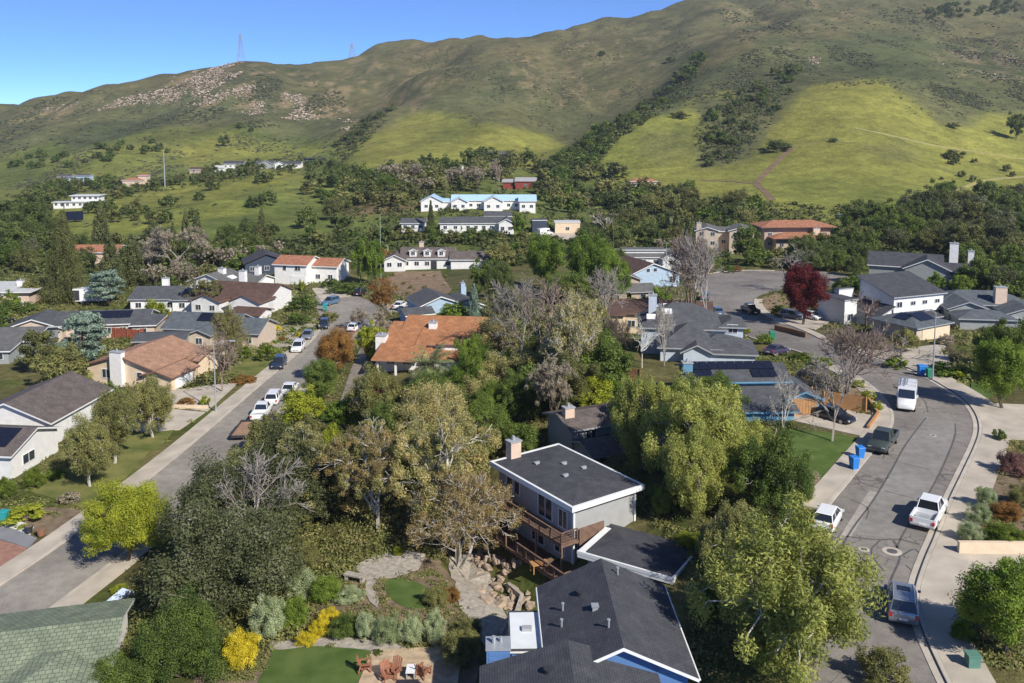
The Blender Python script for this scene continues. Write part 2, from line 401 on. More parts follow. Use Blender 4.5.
# ------------------------------------------------------------------ terrain mesh with its ground cover colours
def gs(v): return tuple(v)
YG = (.205,.212,.062); GR = (.125,.148,.05); SG = (.112,.118,.062); OB = (.118,.115,.063); RK = (.25,.195,.135); LG = (.16,.18,.058)
DT = (.20,.15,.09); SD = (.095,.105,.056)
COVER = [
 (OB, [(-900,-900),(1900,-900),(1900,160),(-900,160)]),
 (GR, [(-900,150),(0,150),(60,140),(140,128),(200,118),(260,120),(330,140),(420,180),(560,170),(1900,170),(1900,262),(-900,262)]),
 (SG, [(-900,112),(0,108),(110,92),(240,92),(340,118),(330,140),(260,128),(150,132),(60,145),(-900,160)]),
 (LG, [(30,160),(90,150),(150,140),(190,160),(150,180),(60,185)]),
 (YG, [(175,150),(230,135),(320,148),(300,168),(230,172),(180,170)]),
 (YG, [(-300,205),(0,203),(60,200),(110,198),(190,176),(300,172),(340,195),(280,205),(210,215),(120,235),(0,240),(-300,250)]),
 (LG, [(240,200),(330,172),(400,180),(420,205),(360,215),(260,225)]),
 (YG, [(322,168),(345,150),(385,122),(420,112),(470,118),(535,128),(572,148),(540,166),(430,172),(360,176)]),
 (SG, [(370,128),(420,92),(480,85),(560,95),(590,120),(560,140),(470,118),(420,112)]),
 (OB, [(420,92),(460,66),(520,38),(690,-20),(730,40),(690,80),(640,105),(600,125),(540,92),(480,80)]),
 (YG, [(545,165),(585,140),(620,122),(660,104),(700,93),(770,90),(830,84),(880,78),(930,90),(980,108),(1100,112),(1300,120),(1300,205),(1024,205),(940,212),(860,219),(760,210),(690,200),(620,184)]),
 (SD, [(640,112),(668,92),(690,76),(730,56),(790,30),(900,35),(1000,50),(1300,60),(1300,112),(1024,116),(970,112),(925,92),(880,78),(820,86),(790,100),(765,122),(740,118),(720,92),(690,100)]),
 (SG, [(880,80),(925,72),(960,90),(968,118),(930,122),(905,98)]),
 (SG, [(690,105),(735,95),(775,80),(795,95),(760,130),(735,160),(700,170),(690,140)]),
 ((.16,.165,.062), [(640,130),(680,118),(690,150),(665,165),(645,150)]),
 ((.165,.17,.062), [(850,145),(905,140),(925,155),(880,158)]),
 (OB, [(700,-20),(1300,-20),(1300,45),(1000,40),(940,38),(860,26),(780,18)]),
 (RK, [(168,84),(182,70),(235,63),(228,72),(215,80),(190,90)]),
 (DT, [(340,205),(425,205),(425,214),(380,218),(340,218)]),
 (LG, [(415,209),(530,209),(530,217),(415,217)]),
 (YG, [(630,222),(665,220),(668,238),(635,242)]),
 (YG, [(790,205),(870,214),(870,228),(790,226)]),
]
ys = np.concatenate([np.linspace(-60, 40, 12), np.arange(43, 60, 2.), np.arange(60, 185, 1.), np.geomspace(186, 2580, 330)])
ts = np.arange(-1.0, 1.0001, .0045)
sw = np.where(ys < 60, 60, ys)
XX = ts[None, :]*sw[:, None]; YY = np.repeat(ys[:, None], len(ts), 1)
ZZ = Hn(XX, YY)
PX, PY = proj_np(XX, YY, ZZ)
wob = (fbm(XX/40, YY/80, 3, 21)-.5)
PXw = PX+wob*44; PYw = PY+(fbm(XX/35+9, YY/90, 3, 22)-.5)*26
C = np.zeros(XX.shape+(3,)); C[:] = (.125,.118,.058)
nb = fbm(XX/7, YY/7, 4, 31); C = C*(.8+.5*fbm(XX/3.1, YY/3.1, 3, 33)[..., None]); C = np.where((nb > .53)[..., None], np.array((.09,.115,.035)), C)
far = YY > 215
for col, P in COVER:
    m = inside(P, PXw, PYw) & far
    C[m] = col
C[YY > 1600] = OB
n1 = fbm(XX/28, YY/60, 4, 71)[..., None]-.5; n2 = fbm(XX/95, YY/190, 3, 72)[..., None]-.5
C = np.where(far[..., None], np.clip(C*(1+.45*n1)+n2*np.array((.10,.05,.02))*(C[..., :1]*6), .02, 1), C)
C = gsm(gsm(C, 1.3, 0), 1.3, 1)
# patchy rock and bare soil where the slopes show it
rk = fbm(XX/9, YY/22, 4, 41)
zone = inside([(0,126),(60,108),(140,92),(240,62),(330,76),(352,128),(300,118),(220,104),(120,108)], PXw, PYw)*1.0
zone2 = inside([(430,80),(600,20),(700,30),(650,90),(560,110)], PXw, PYw)*.55+inside([(690,-10),(860,0),(860,30),(700,60)], PXw, PYw)*.5+inside([(930,50),(1024,40),(1024,80),(940,80)], PXw, PYw)*.7
zone3 = inside([(300,60),(450,42),(440,100),(380,130),(350,120)], PXw, PYw)*.6
zz = gsm(gsm(zone+zone2+zone3, 2, 0), 2, 1)
k = (ss(.60, .42, rk+(1-zz)*.3-.0)*np.minimum(zz, 1))[..., None]*0
k = (ss(.50, .66, rk)*np.clip(zz, 0, 1))[..., None]*.8
C = C*(1-k)+np.array(RK)*k
vs = np.stack([XX, YY, ZZ], -1).reshape(-1, 3)
nr, nc = XX.shape
i = (np.arange(nr-1)[:, None]*nc+np.arange(nc-1)[None, :]).ravel()
fc = np.stack([i, i+1, i+nc+1, i+nc], -1)
def np_mesh(name, V, Fq, mats, face_attr=None, vcol=None, smooth=False):
    me = bpy.data.meshes.new(name); k = Fq.shape[1]
    me.vertices.add(len(V)); me.vertices.foreach_set('co', np.ascontiguousarray(V, np.float32).ravel())
    me.loops.add(Fq.size); me.loops.foreach_set('vertex_index', Fq.astype(np.int32).ravel())
    me.polygons.add(len(Fq)); me.polygons.foreach_set('loop_start', np.arange(0, Fq.size, k, dtype=np.int32))
    for m in (mats if isinstance(mats, (list, tuple)) else [mats]): me.materials.append(m)
    me.update(calc_edges=True)
    if face_attr is not None:
        a = me.attributes.new('tone', 'FLOAT', 'FACE'); a.data.foreach_set('value', face_attr.astype(np.float32))
    if vcol is not None:
        a = me.attributes.new('cover', 'FLOAT_COLOR', 'POINT'); a.data.foreach_set('color', vcol.astype(np.float32).ravel())
    me.polygons.foreach_set('use_smooth', [smooth]*len(Fq))
    me.validate(); return me
def ground_mat():
    m, t = nt('hillside_ground_cover')
    out = N(t, 'ShaderNodeOutputMaterial'); p = N(t, 'ShaderNodeBsdfPrincipled'); p.inputs['Roughness'].default_value = .95; p.inputs['Specular IOR Level'].default_value = .08
    at = N(t, 'ShaderNodeAttribute'); at.attribute_name = 'cover'; tc = N(t, 'ShaderNodeTexCoord')
    cur = at.outputs['Color']
    for sc_, lo, hi, d in ((.012,.76,1.24,5),(.09,.70,1.3,7),(.35,.78,1.22,5),(1.1,.76,1.26,5)):
        nz = N(t, 'ShaderNodeTexNoise'); nz.inputs['Scale'].default_value = sc_; nz.inputs['Detail'].default_value = d; nz.inputs['Roughness'].default_value = .65
        t.links.new(tc.outputs['Object'], nz.inputs['Vector'])
        rp = N(t, 'ShaderNodeValToRGB'); e = rp.color_ramp.elements; e[0].position = .32; e[1].position = .68
        e[0].color = (lo, lo*1.02, lo, 1); e[1].color = (hi, hi*.97, hi*.9, 1)
        t.links.new(nz.outputs['Fac'], rp.inputs['Fac'])
        mx = N(t, 'ShaderNodeMixRGB'); mx.blend_type = 'MULTIPLY'; mx.inputs['Fac'].default_value = 1
        t.links.new(cur, mx.inputs[1]); t.links.new(rp.outputs['Color'], mx.inputs[2]); cur = mx.outputs[0]
    t.links.new(cur, p.inputs['Base Color'])
    nz = N(t, 'ShaderNodeTexNoise'); nz.inputs['Scale'].default_value = .22; nz.inputs['Detail'].default_value = 9; nz.inputs['Roughness'].default_value = .7
    t.links.new(tc.outputs['Object'], nz.inputs['Vector'])
    bp = N(t, 'ShaderNodeBump'); bp.inputs['Strength'].default_value = .7; bp.inputs['Distance'].default_value = 1.6
    t.links.new(nz.outputs['Fac'], bp.inputs['Height']); t.links.new(bp.outputs['Normal'], p.inputs['Normal'])
    t.links.new(p.outputs['BSDF'], out.inputs['Surface']); return m
M_ground = ground_mat()
ter = bpy.data.objects.new('terrain', np_mesh('terrain', vs, fc, M_ground, vcol=np.concatenate([C.reshape(-1, 3), np.ones((nr*nc, 1))], 1), smooth=True))
COL.objects.link(ter); ter['kind'] = 'structure'
mb = MB(); mb.add([(-2990,-300,-60),(2990,-300,-60),(2990,2900,-60),(-2990,2900,-60)], [(0,1,2,3)])
tag(mb.build('ground', mat('distant_ground', (.12,.12,.05), .95, .2, .002)), None, None, kind='structure')

# low scrub and loose rock over the slopes: nobody could count them
wob2 = fbm(XX/30+2, YY/70, 3, 91)-.5; CL = (fbm(XX/26, YY/70, 4, 92), fbm(XX/30+7, YY/80, 4, 93))
WV = np.maximum(PY[:-1]-PY[1:], 0)*((YY[:-1] > 235) & (YY[:-1] < 2300))
def blobs(n, zone, smin, smax, seed, flat=.6):
    rng = np.random.default_rng(seed)
    wgt = WV*inside(zone, PX[:-1]+wob[:-1]*26, PY[:-1]+wob2[:-1]*16)*(.04+ss(.44, .60, CL[seed % 2][:-1])); ii = rng.choice(wgt.size, n, p=(wgt/wgt.sum()).ravel())
    r, c = np.divmod(ii, wgt.shape[1]); fr = rng.random(n); yy = YY[r, c]*(1-fr)+YY[r+1, c]*fr
    pts = np.stack([(ts[c]+rng.uniform(-.00225, .00225, n))*yy, yy], -1)
    z = Hn(pts[:, 0], pts[:, 1])
    s = rng.uniform(smin, smax, n)*rng.uniform(.6, 1, n)
    o = np.array([(1,0,0),(0,1,0),(-1,0,0),(0,-1,0),(0,0,1),(.7,.7,.55),(-.7,.7,.5),(-.7,-.7,.6),(.7,-.7,.5)])
    f = np.array([(0,5,4),(5,1,4),(1,6,4),(6,2,4),(2,7,4),(7,3,4),(3,8,4),(8,0,4)])
    J = 1+rng.uniform(-.35, .35, (n, 9, 3)); V = o[None]*J*s[:, None, None]; V[..., 2] *= flat
    V += np.stack([pts[:, 0], pts[:, 1], z-.1], -1)[:, None]
    Fq = (f[None]+np.arange(n)[:, None, None]*9).reshape(-1, 3)
    return V.reshape(-1, 3), Fq, np.repeat(rng.random(n), 8)
M_scrub = leafmat('sage_scrub', (.045,.052,.026), (.11,.11,.058), .1)
M_rocks = leafmat('hillside_rock', (.24,.185,.14), (.48,.38,.29), 0.)
def stuff(name, data, m, label, cat):
    o = bpy.data.objects.new(name, np_mesh(name, data[0], data[1], m, data[2])); COL.objects.link(o)
    return tag(o, label, cat, kind='stuff')
def multi(zs):
    V = []; Fq = []; T = []; b = 0
    for a in zs:
        v, f, t = blobs(*a); V.append(v); Fq.append(f+b); T.append(t); b += len(v)
    return np.concatenate(V), np.concatenate(Fq), np.concatenate(T)
stuff('sage_scrub', multi([
  (4200, [(-60,116),(120,90),(250,68),(345,90),(340,122),(250,128),(150,136),(0,150),(-60,150)], .7, 2.3, 1),
  (2200, [(0,150),(150,125),(330,140),(320,170),(150,180),(0,190)], .5, 1.7, 2),
  (2600, [(400,50),(500,40),(560,30),(650,8),(690,40),(640,100),(560,130),(400,120)], .6, 1.6, 3),
  (5200, [(650,110),(700,70),(800,30),(1080,40),(1080,112),(980,108),(900,80),(790,90)], .6, 1.7, 4),
  (500, [(690,105),(790,82),(780,110),(740,160),(700,165)], .6, 1.7, 5),
  (500, [(880,84),(925,76),(960,90),(965,116),(910,118)], .5, 1.3, 6),
  (1600, [(700,2),(1060,2),(1060,42),(850,30),(740,40)], .8, 2.2, 7),
  (260, [(180,140),(420,160),(560,150),(540,170),(200,190)], .4, 1.1, 8),
  (220, [(0,205),(340,180),(330,215),(0,235)], .4, 1.3, 12),
  ]), M_scrub, 'low grey green sage scrub dotting the upper hillsides', 'scrub')
stuff('hillside_rocks', multi([
  (1000, [(160,92),(180,70),(238,62),(250,80),(215,100)], .5, 1.9, 9, .9),
  (1900, [(40,112),(120,96),(200,88),(260,84),(345,104),(352,128),(290,118),(200,104),(110,110)], .5, 2.0, 10, .8),
  (350, [(480,70),(560,40),(660,30),(640,80),(560,100)], .4, 1.3, 11, .8),
  (120, [(795,56),(812,56),(815,68),(796,70)], .4, 1.2, 13, .8),
  (300, [(930,55),(1030,50),(1030,78),(940,80)], .4, 1.2, 14, .8),
  ]), M_rocks, 'pale tan boulders and broken cliff rock scattered on the ridge', 'rocks')

# ------------------------------------------------------------------ streets
def asphalt(name, c, seed=0., cracks=True):
    m, t = nt(name)
    out = N(t, 'ShaderNodeOutputMaterial'); p = N(t, 'ShaderNodeBsdfPrincipled'); p.inputs['Roughness'].default_value = .93; p.inputs['Specular IOR Level'].default_value = .15
    tc = N(t, 'ShaderNodeTexCoord'); cur = None
    base = N(t, 'ShaderNodeRGB'); base.outputs[0].default_value = c4(c); cur = base.outputs[0]
    for s_, lo, hi in ((.12,.84,1.14),(1.1,.88,1.1),(14,.85,1.15)):
        nz = N(t, 'ShaderNodeTexNoise'); nz.inputs['Scale'].default_value = s_; nz.inputs['Detail'].default_value = 6
        t.links.new(tc.outputs['Object'], nz.inputs['Vector'])
        rp = N(t, 'ShaderNodeValToRGB'); e = rp.color_ramp.elements; e[0].position = .35; e[1].position = .65; e[0].color = (lo,)*3+(1,); e[1].color = (hi,)*3+(1,)
        t.links.new(nz.outputs['Fac'], rp.inputs['Fac']); mx = N(t, 'ShaderNodeMixRGB'); mx.blend_type = 'MULTIPLY'; mx.inputs['Fac'].default_value = 1
        t.links.new(cur, mx.inputs[1]); t.links.new(rp.outputs['Color'], mx.inputs[2]); cur = mx.outputs[0]
    if cracks:
        # warped cell edges make a web of sealed cracks, only where a coarse noise allows them
        wn = N(t, 'ShaderNodeTexNoise'); wn.inputs['Scale'].default_value = 1.2; wn.inputs['Detail'].default_value = 4
        t.links.new(tc.outputs['Object'], wn.inputs['Vector'])
        mv = N(t, 'ShaderNodeMixRGB'); mv.inputs['Fac'].default_value = .35; t.links.new(tc.outputs['Object'], mv.inputs[1]); t.links.new(wn.outputs['Color'], mv.inputs[2])
        vo = N(t, 'ShaderNodeTexVoronoi'); vo.feature = 'DISTANCE_TO_EDGE'; vo.inputs['Scale'].default_value = 1.0
        t.links.new(mv.outputs[0], vo.inputs['Vector'])
        g = N(t, 'ShaderNodeTexNoise'); g.inputs['Scale'].default_value = .16; g.inputs['Detail'].default_value = 3; t.links.new(tc.outputs['Object'], g.inputs['Vector'])
        gm = N(t, 'ShaderNodeMapRange'); gm.inputs['From Min'].default_value = .5; gm.inputs['From Max'].default_value = .62; gm.inputs['To Min'].default_value = 0; gm.inputs['To Max'].default_value = .05
        t.links.new(g.outputs['Fac'], gm.inputs['Value'])
        lt = N(t, 'ShaderNodeMath'); lt.operation = 'LESS_THAN'; t.links.new(vo.outputs['Distance'], lt.inputs[0]); t.links.new(gm.outputs[0], lt.inputs[1])
        mx = N(t, 'ShaderNodeMixRGB'); mx.blend_type = 'MIX'; t.links.new(lt.outputs[0], mx.inputs['Fac']); t.links.new(cur, mx.inputs[1]); mx.inputs[2].default_value = c4([v*.6 for v in c]); cur = mx.outputs[0]
    t.links.new(cur, p.inputs['Base Color']); t.links.new(p.outputs['BSDF'], out.inputs['Surface']); return m
M_tar = mat('crack_sealant', (.10,.095,.09), .8, .2, 2)
M_as1 = asphalt('weathered_asphalt', (.215,.195,.172)); M_as2 = asphalt('pale_asphalt', (.27,.245,.21), cracks=False)
M_patch = asphalt('asphalt_patch', (.235,.22,.20), cracks=False); M_tar = mat('crack_sealant', (.10,.095,.09), .8, .2, 2)
M_lawn = mat('lawn_grass', (.115,.16,.045), .95, .3, .5, .6, bscale=10, col2=(.06,.10,.024), spec=.05)
M_lawn2 = mat('dry_lawn_grass', (.20,.19,.065), .95, .3, .35, .6, bscale=8, col2=(.07,.10,.025), spec=.05)
M_mulch = mat('bark_mulch', (.24,.18,.12), .95, .3, 1.2, .6, bscale=8, col2=(.13,.10,.065), spec=.05)
M_soil = mat('dry_soil', (.30,.215,.14), .95, .3, .7, .6, bscale=6, col2=(.17,.12,.08), spec=.05)
M_gravel = mat('pale_gravel', (.46,.41,.34), .95, .3, 3., .6, bscale=12, col2=(.26,.23,.19), spec=.05)
M_brick = mat('brick_paving', (.30,.16,.115), .9, .2, 2, .3, bscale=10)

# right hand street: outline from its two kerbs
kl = [(806,700),(800,640),(806,590),(812,545),(828,507),(848,484),(865,462),(884,440),(896,421),(888,402),(868,383),(848,371),(818,359),(790,349),(757,340),(735,332),(716,324),(704,308),(697,290),(696,279),(712,273),(740,270.5),(775,271)]
kr = [(820,271.5),(850,274),(850,287),(800,287),(776,291),(762,294),(753,300),(756,309),(770,319),(800,329),(830,344),(856,351),(883,360),(919,373),(942,386),(966,401),(977,416),(980,431),(975,447),(962,474),(947,505),(936,535),(924,562),(914,592),(916,612),(924,636),(936,662),(946,683),(955,700)]
KL = smooth_open(poly_world(kl), 2); KR = smooth_open(poly_world(kr), 2)
STREET_R = KL+KR
sheet('street', STREET_R, .05, M_as1, step=1.8, skirt=.35)
# concrete kerbs and sidewalks
KR2 = KR[::-1]
i0 = 0
kr_near = [p for p in KR2 if p[1] < 138 and p[0] > 20]
kl_near = [p for p in KL if p[1] < 140]
ribbon('kerb', offset_line(kr_near, -.12), .32, .17, M_conc, step=1.5)
ribbon('sidewalk', offset_line(kr_near, -1.55), 2.5, .155, M_conc2, step=1.5)
ribbon('kerb', offset_line(kr_near, .30), .5, .085, M_conc, step=1.5, skirt=.03)
ribbon('kerb', offset_line(kr_near, .02), .05, .178, M_tar, step=1.5, skirt=.1)
kl_s = [p for p in KL if 70 < p[1] < 190]
ribbon('kerb', offset_line(kl_s, .12), .32, .17, M_conc, step=1.5)
ribbon('sidewalk', offset_line([p for p in KL if 72 < p[1] < 122], 1.25), 1.9, .155, M_conc2, step=1.5)
kr_far = [p for p in KR if 138 <= p[1] < 185 and p[0] < 62]
ribbon('kerb', offset_line(kr_far, .12), .34, .17, M_conc, step=1.5)
ribbon('sidewalk', offset_line(kr_far, .9), 1.4, .155, M_conc2, step=1.5)
cul = [p for p in KL if p[1] > 190 ]
ribbon('kerb', offset_line(cul, .3), .6, .17, M_conc2, step=1.5)
# repaved strip down the middle and sealed joints
def pw(l, it=2): return smooth_open(poly_world(l), it)
sheet('street', poly_world([(925,416),(957,424),(950,446),(936,478),(920,507),(897,539),(848,534),(872,505),(893,470),(907,440)]), .054, M_patch, step=1.5, skirt=.02)
for l, w in ((([(926,418),(905,445),(892,470),(873,502),(846,537),(838,560)]), .16), (([(955,424),(956,436),(942,470),(924,503),(905,530),(893,556)]), .14),
    (([(895,462),(930,470)]), .1), (([(884,491),(914,499)]), .1), (([(912,392),(925,400),(928,413)]), .12), (([(846,537),(880,541),(897,539),(920,545)]), .16),
    (([(893,541),(902,556),(893,575),(886,592),(893,610)]), .16), (([(902,556),(915,548),(922,558)]), .14), (([(880,541),(868,552),(884,572)]), .12),
    (([(850,500),(870,508),(866,520)]), .1), (([(852,478),(872,482),(890,478)]), .1), (([(859,646),(864,672)]), .16), (([(906,566),(916,575)]), .12)):
    ribbon('crack_line', pw(l), w, .06, M_tar, step=.8, skirt=.012)
ribbon('street', pw([(846,537),(856,520),(866,504),(874,492)]), .75, .057, mat('concrete_gutter', (.33,.30,.26), .9, .15, 1.2), step=1.2, skirt=.02)

# left hand street
lx = [(-46.5,60),(-44.5,70),(-42.2,80),(-40.4,93),(-39.2,105),(-38.2,120),(-37.3,135),(-36.6,150),(-36.2,165),(-38,178),(-42,190),(-45,200),(-46,212)]
rx = [(-40,211),(-34,203),(-28,190),(-27,178),(-28.6,168),(-29.4,150),(-30.3,135),(-31.3,120),(-32.4,105),(-33.6,93),(-35.4,80),(-37.6,70),(-39.5,60)]
LX = smooth_open(lx, 2); RX = smooth_open(rx, 2)
sheet('street', LX+RX, .05, M_as2, step=1.8, skirt=.35)
lxs = [p for p in LX if p[1] < 170]
ribbon('kerb', offset_line(lxs, .12), .32, .17, M_conc, step=1.6)
ribbon('sidewalk', offset_line(lxs, 1.35), 2.1, .155, M_conc2, step=1.6)
rxs = [p for p in RX[::-1] if p[1] < 175]
ribbon('kerb', offset_line(rxs, -.12), .32, .17, M_conc, step=1.6)
ribbon('sidewalk', offset_line(rxs, -1.2), 1.8, .155, M_conc2, step=1.6)

def patch(name, px, m, off=.1, step=1.6, **kw): return sheet(name, poly_world(px), off, m, step=step, **kw)
# driveways
patch('driveway', [(778,418),(862,437),(878,418),(846,410),(800,404)], M_conc2, .12)
patch('driveway', [(905,349),(945,344),(952,372),(930,371),(896,358),(868,351)], M_conc2, .11)
patch('driveway', [(958,552),(1060,556),(1060,614),(968,608),(956,590)], M_conc2, .13)
patch('driveway', [(985,404),(1040,406),(1060,440),(1000,440),(992,425)], M_conc2, .13)
patch('driveway', [(164,392),(240,382),(207,412),(165,406)], M_conc2, .12)
patch('driveway', [(312,289),(330,286),(352,296),(332,299),(322,303)], M_conc2, .12)
patch('driveway', [(384,304),(410,306),(412,314),(388,312)], M_conc2, .12)
patch('driveway', [(350,372),(362,345),(372,374),(366,402),(350,420),(335,418)], mat('gravel_drive', (.235,.20,.16), .95, .25, 1.5), .10)
patch('driveway', [(-20,535),(0,541),(27,549),(22,556),(-20,580)], M_brick, .12)
patch('driveway', [(-20,520),(0,526),(37,539),(28,549),(0,540),(-20,534)], mat('grey_slab', (.22,.22,.23), .85, .15, .6), .125)
patch('driveway', [(-20,508),(0,513),(34,528),(30,536),(0,525),(-20,519)], mat('white_concrete', (.62,.61,.58), .8, .1, 1), .13)
patch('driveway', [(122,431),(130,416),(166,409),(205,413),(180,430),(150,433)], M_conc2, .12)
patch('driveway', [(770,322),(800,314),(830,322),(815,330)], M_conc2, .12)
patch('driveway', [(545,228),(556,232),(600,236),(575,240),(535,238)], M_conc2, .12)
# lawns, beds
patch('lawn', [(790,430),(835,434),(860,440),(826,480),(792,480),(774,460)], M_lawn, .09)
patch('lawn', [(30,492),(62,470),(112,449),(152,450),(112,492),(80,508)], M_lawn2, .09)
patch('lawn', [(92,446),(118,428),(175,430),(158,450)], M_lawn2, .10)
patch('lawn', [(252,700),(274,648),(370,651),(362,700)], M_lawn, .09)
patch('lawn', [(382,582),(400,577),(434,590),(436,608),(408,610),(390,600)], M_lawn, .09, smooth=2)
patch('lawn', [(1005,415),(1060,415),(1060,432),(1012,428)], M_lawn, .09)
patch('lawn', [(223,372),(262,352),(282,366),(240,382)], M_lawn2, .09)
patch('lawn', [(972,380),(1000,390),(985,400),(970,392)], M_lawn, .1)
patch('garden_bed', [(0,508),(60,508),(92,512),(60,540),(20,528)], M_mulch, .08)
patch('garden_bed', [(776,455),(800,474),(828,482),(818,500),(770,480)], M_soil, .08)
patch('garden_bed', [(790,377),(856,388),(880,420),(870,430),(830,412),(800,408)], M_soil, .08)
patch('garden_bed', [(765,320),(756,306),(757,300),(776,294),(800,296),(800,324)], M_soil, .10)
patch('garden_bed', [(235,345),(255,330),(318,318),(318,330),(290,345),(262,360)], M_gravel, .09)
patch('garden_bed', [(344,402),(356,380),(388,378),(380,455),(345,450)], M_mulch, .085)
patch('garden_bed', [(380,282),(395,272),(440,271),(452,290),(430,305),(405,300)], M_soil, .09)
patch('garden_bed', [(960,520),(975,500),(1000,465),(1040,460),(1060,545),(985,545),(958,548)], M_mulch, .12)
patch('garden_bed', [(200,640),(250,610),(300,585),(440,560),(470,600),(480,650),(470,700),(190,700)], M_mulch, .05)
patch('creek_bed', [(446,556),(470,552),(492,580),(500,606),(520,640),(488,652),(462,610)], M_gravel, .10)
patch('path', [(352,570),(372,558),(400,552),(425,556),(420,570),(395,579),(368,579)], M_gravel, .12)
patch('path', [(365,570),(378,570),(372,588),(380,602),(376,608),(366,596)], M_gravel, .13)
patch('path', [(268,642),(380,641),(420,650),(470,645),(468,652),(376,652),(340,648),(268,650)], M_gravel, .13)
patch('patio', [(372,652),(440,648),(462,660),(455,700),(352,700)], mat('flagstone', (.45,.34,.22), .9, .25, 2., .5), .14)
patch('terrace', [(352,330),(382,328),(400,345),(374,352),(348,345)], M_brick, .12)
# hillside dirt tracks
ribbon('dirt_track', pw([(772,200),(764,190),(755,184),(762,176),(778,160),(794,146)]), 3.4, .12, mat('track_soil', (.17,.12,.065), .95, .2, .2), step=3)
ribbon('dirt_track', pw([(700,180),(730,181),(755,184)]), 2.2, .12, MATS['track_soil'], step=3)
M_trk = mat('worn_grass_track', (.29,.26,.10), .95, .2, .2); M_trk2 = mat('faint_grass_track', (.17,.16,.05), .95, .2, .2)
ribbon('dirt_track', pw([(855,128),(890,136),(930,145),(980,152),(1030,160)]), 2.0, .12, M_trk, step=3)
ribbon('dirt_track', pw([(794,146),(840,141),(890,150),(940,168),(985,182)]), 1.6, .12, M_trk2, step=3)
ribbon('dirt_track', pw([(940,196),(970,184),(1000,178),(1040,176)]), 2.0, .12, M_trk, step=3)

# ------------------------------------------------------------------ sky, sun
SUN_EL = R(38); SUN_AZ = math.atan2(.65, -.76)          # clockwise from +Y
w = bpy.data.worlds.new('World'); sc.world = w; w.use_nodes = True
t = w.node_tree; bg = t.nodes['Background']
sky = t.nodes.new('ShaderNodeTexSky'); sky.sky_type = 'NISHITA'; sky.sun_disc = False
sky.sun_elevation = SUN_EL; sky.sun_rotation = SUN_AZ; sky.altitude = 7000; sky.air_density = 1.0; sky.dust_density = 0.; sky.ozone_density = 10.0
t.links.new(sky.outputs[0], bg.inputs['Color']); bg.inputs['Strength'].default_value = .14
sl = bpy.data.lights.new('sun', 'SUN'); so = bpy.data.objects.new('sun', sl); COL.objects.link(so)
sl.energy = 5.0; sl.angle = R(.5); sl.color = (1, .95, .87)
sv = Vector((math.sin(SUN_AZ)*math.cos(SUN_EL), math.cos(SUN_AZ)*math.cos(SUN_EL), math.sin(SUN_EL)))
so.rotation_euler = sv.to_track_quat('Z', 'Y').to_euler()
so.location = (60, -60, 120)
sc.view_settings.view_transform = 'Standard'; sc.view_settings.look = 'None'; sc.view_settings.exposure = .38; sc.view_settings.gamma = 1
sc.view_settings.use_curve_mapping = False
sc.cycles.max_bounces = 6; sc.cycles.transparent_max_bounces = 4; sc.cycles.diffuse_bounces = 4; sc.cycles.glossy_bounces = 2

# thin air: far slopes lose a little contrast
mb = MB(); mb.box(-3000,3000,-310,2950,-61,420); hz = mb.build('haze', None) if False else None
m_, t_ = nt('thin_haze'); o_ = N(t_, 'ShaderNodeOutputMaterial'); v_ = N(t_, 'ShaderNodeVolumePrincipled'); v_.inputs['Density'].default_value = .00010; v_.inputs['Color'].default_value = (.80,.88,1,1); v_.inputs['Anisotropy'].default_value = .2
t_.links.new(v_.outputs[0], o_.inputs['Volume'])
hz = mb.build('haze', m_); hz['kind'] = 'stuff'; hz['label'] = 'thin pale air haze over the whole valley'
sc.cycles.volume_bounces = 0; sc.cycles.volume_step_rate = 10
# ------------------------------------------------------------------ houses
R_slate = roofmat('slate_grey_shingle', (.115,.12,.13), (.085,.088,.095)); R_char = roofmat('charcoal_shingle', (.085,.088,.10), (.068,.07,.08))
R_blueg = roofmat('blue_grey_shingle', (.13,.15,.165), (.10,.115,.13)); R_brown = roofmat('brown_shingle', (.135,.085,.07), (.10,.064,.052))
R_taup = roofmat('taupe_shake', (.155,.13,.12), (.115,.097,.09), .35, .25); R_tan = roofmat('weathered_tan_tile', (.42,.25,.17), (.34,.20,.13), .3, .35, bump=.6)
R_terra = roofmat('terracotta_tile', (.47,.225,.11), (.38,.165,.075), .28, .35, bump=.8, msize=.03); R_red = roofmat('faded_red_tile', (.42,.20,.12), (.34,.15,.09), .28, .35, bump=.6)
R_green = roofmat('sage_green_shake', (.245,.29,.20), (.19,.225,.155), .42, .36, bump=.8, mort=(.10,.12,.08), msize=.022)
R_bluemetal = mat('blue_metal_roof', (.40,.58,.72), .35, .06, .8, metal=.0, spec=.6); R_mem = mat('pale_membrane_roof', (.50,.50,.49), .8, .12, .8)
R_grey = roofmat('grey_shingle', (.17,.17,.165), (.13,.13,.128)); R_barn = mat('barn_roof_metal', (.36,.34,.34), .5, .1, 1)
W_white = sidingmat('white_siding', (.72,.71,.68)); W_cream = sidingmat('cream_stucco', (.68,.54,.38), 9); W_beige = sidingmat('beige_stucco', (.52,.43,.34), 9)
W_grey = sidingmat('grey_board_siding', (.34,.34,.335), .9, True); W_lblue = sidingmat('pale_blue_siding', (.36,.46,.56)); W_blue = sidingmat('teal_blue_siding', (.13,.28,.40))
W_pblue = sidingmat('powder_grey_siding', (.50,.56,.62)); W_stucco = sidingmat('white_stucco', (.76,.74,.70), 9); W_tan = sidingmat('tan_siding', (.42,.34,.26))
W_red = sidingmat('barn_red_siding', (.27,.06,.045), .3, True); W_dark = sidingmat('dark_blue_siding', (.05,.065,.09)); W_ggrey = sidingmat('sage_grey_siding', (.30,.32,.31)); W_blush = sidingmat('blush_stucco', (.60,.46,.36), 9)
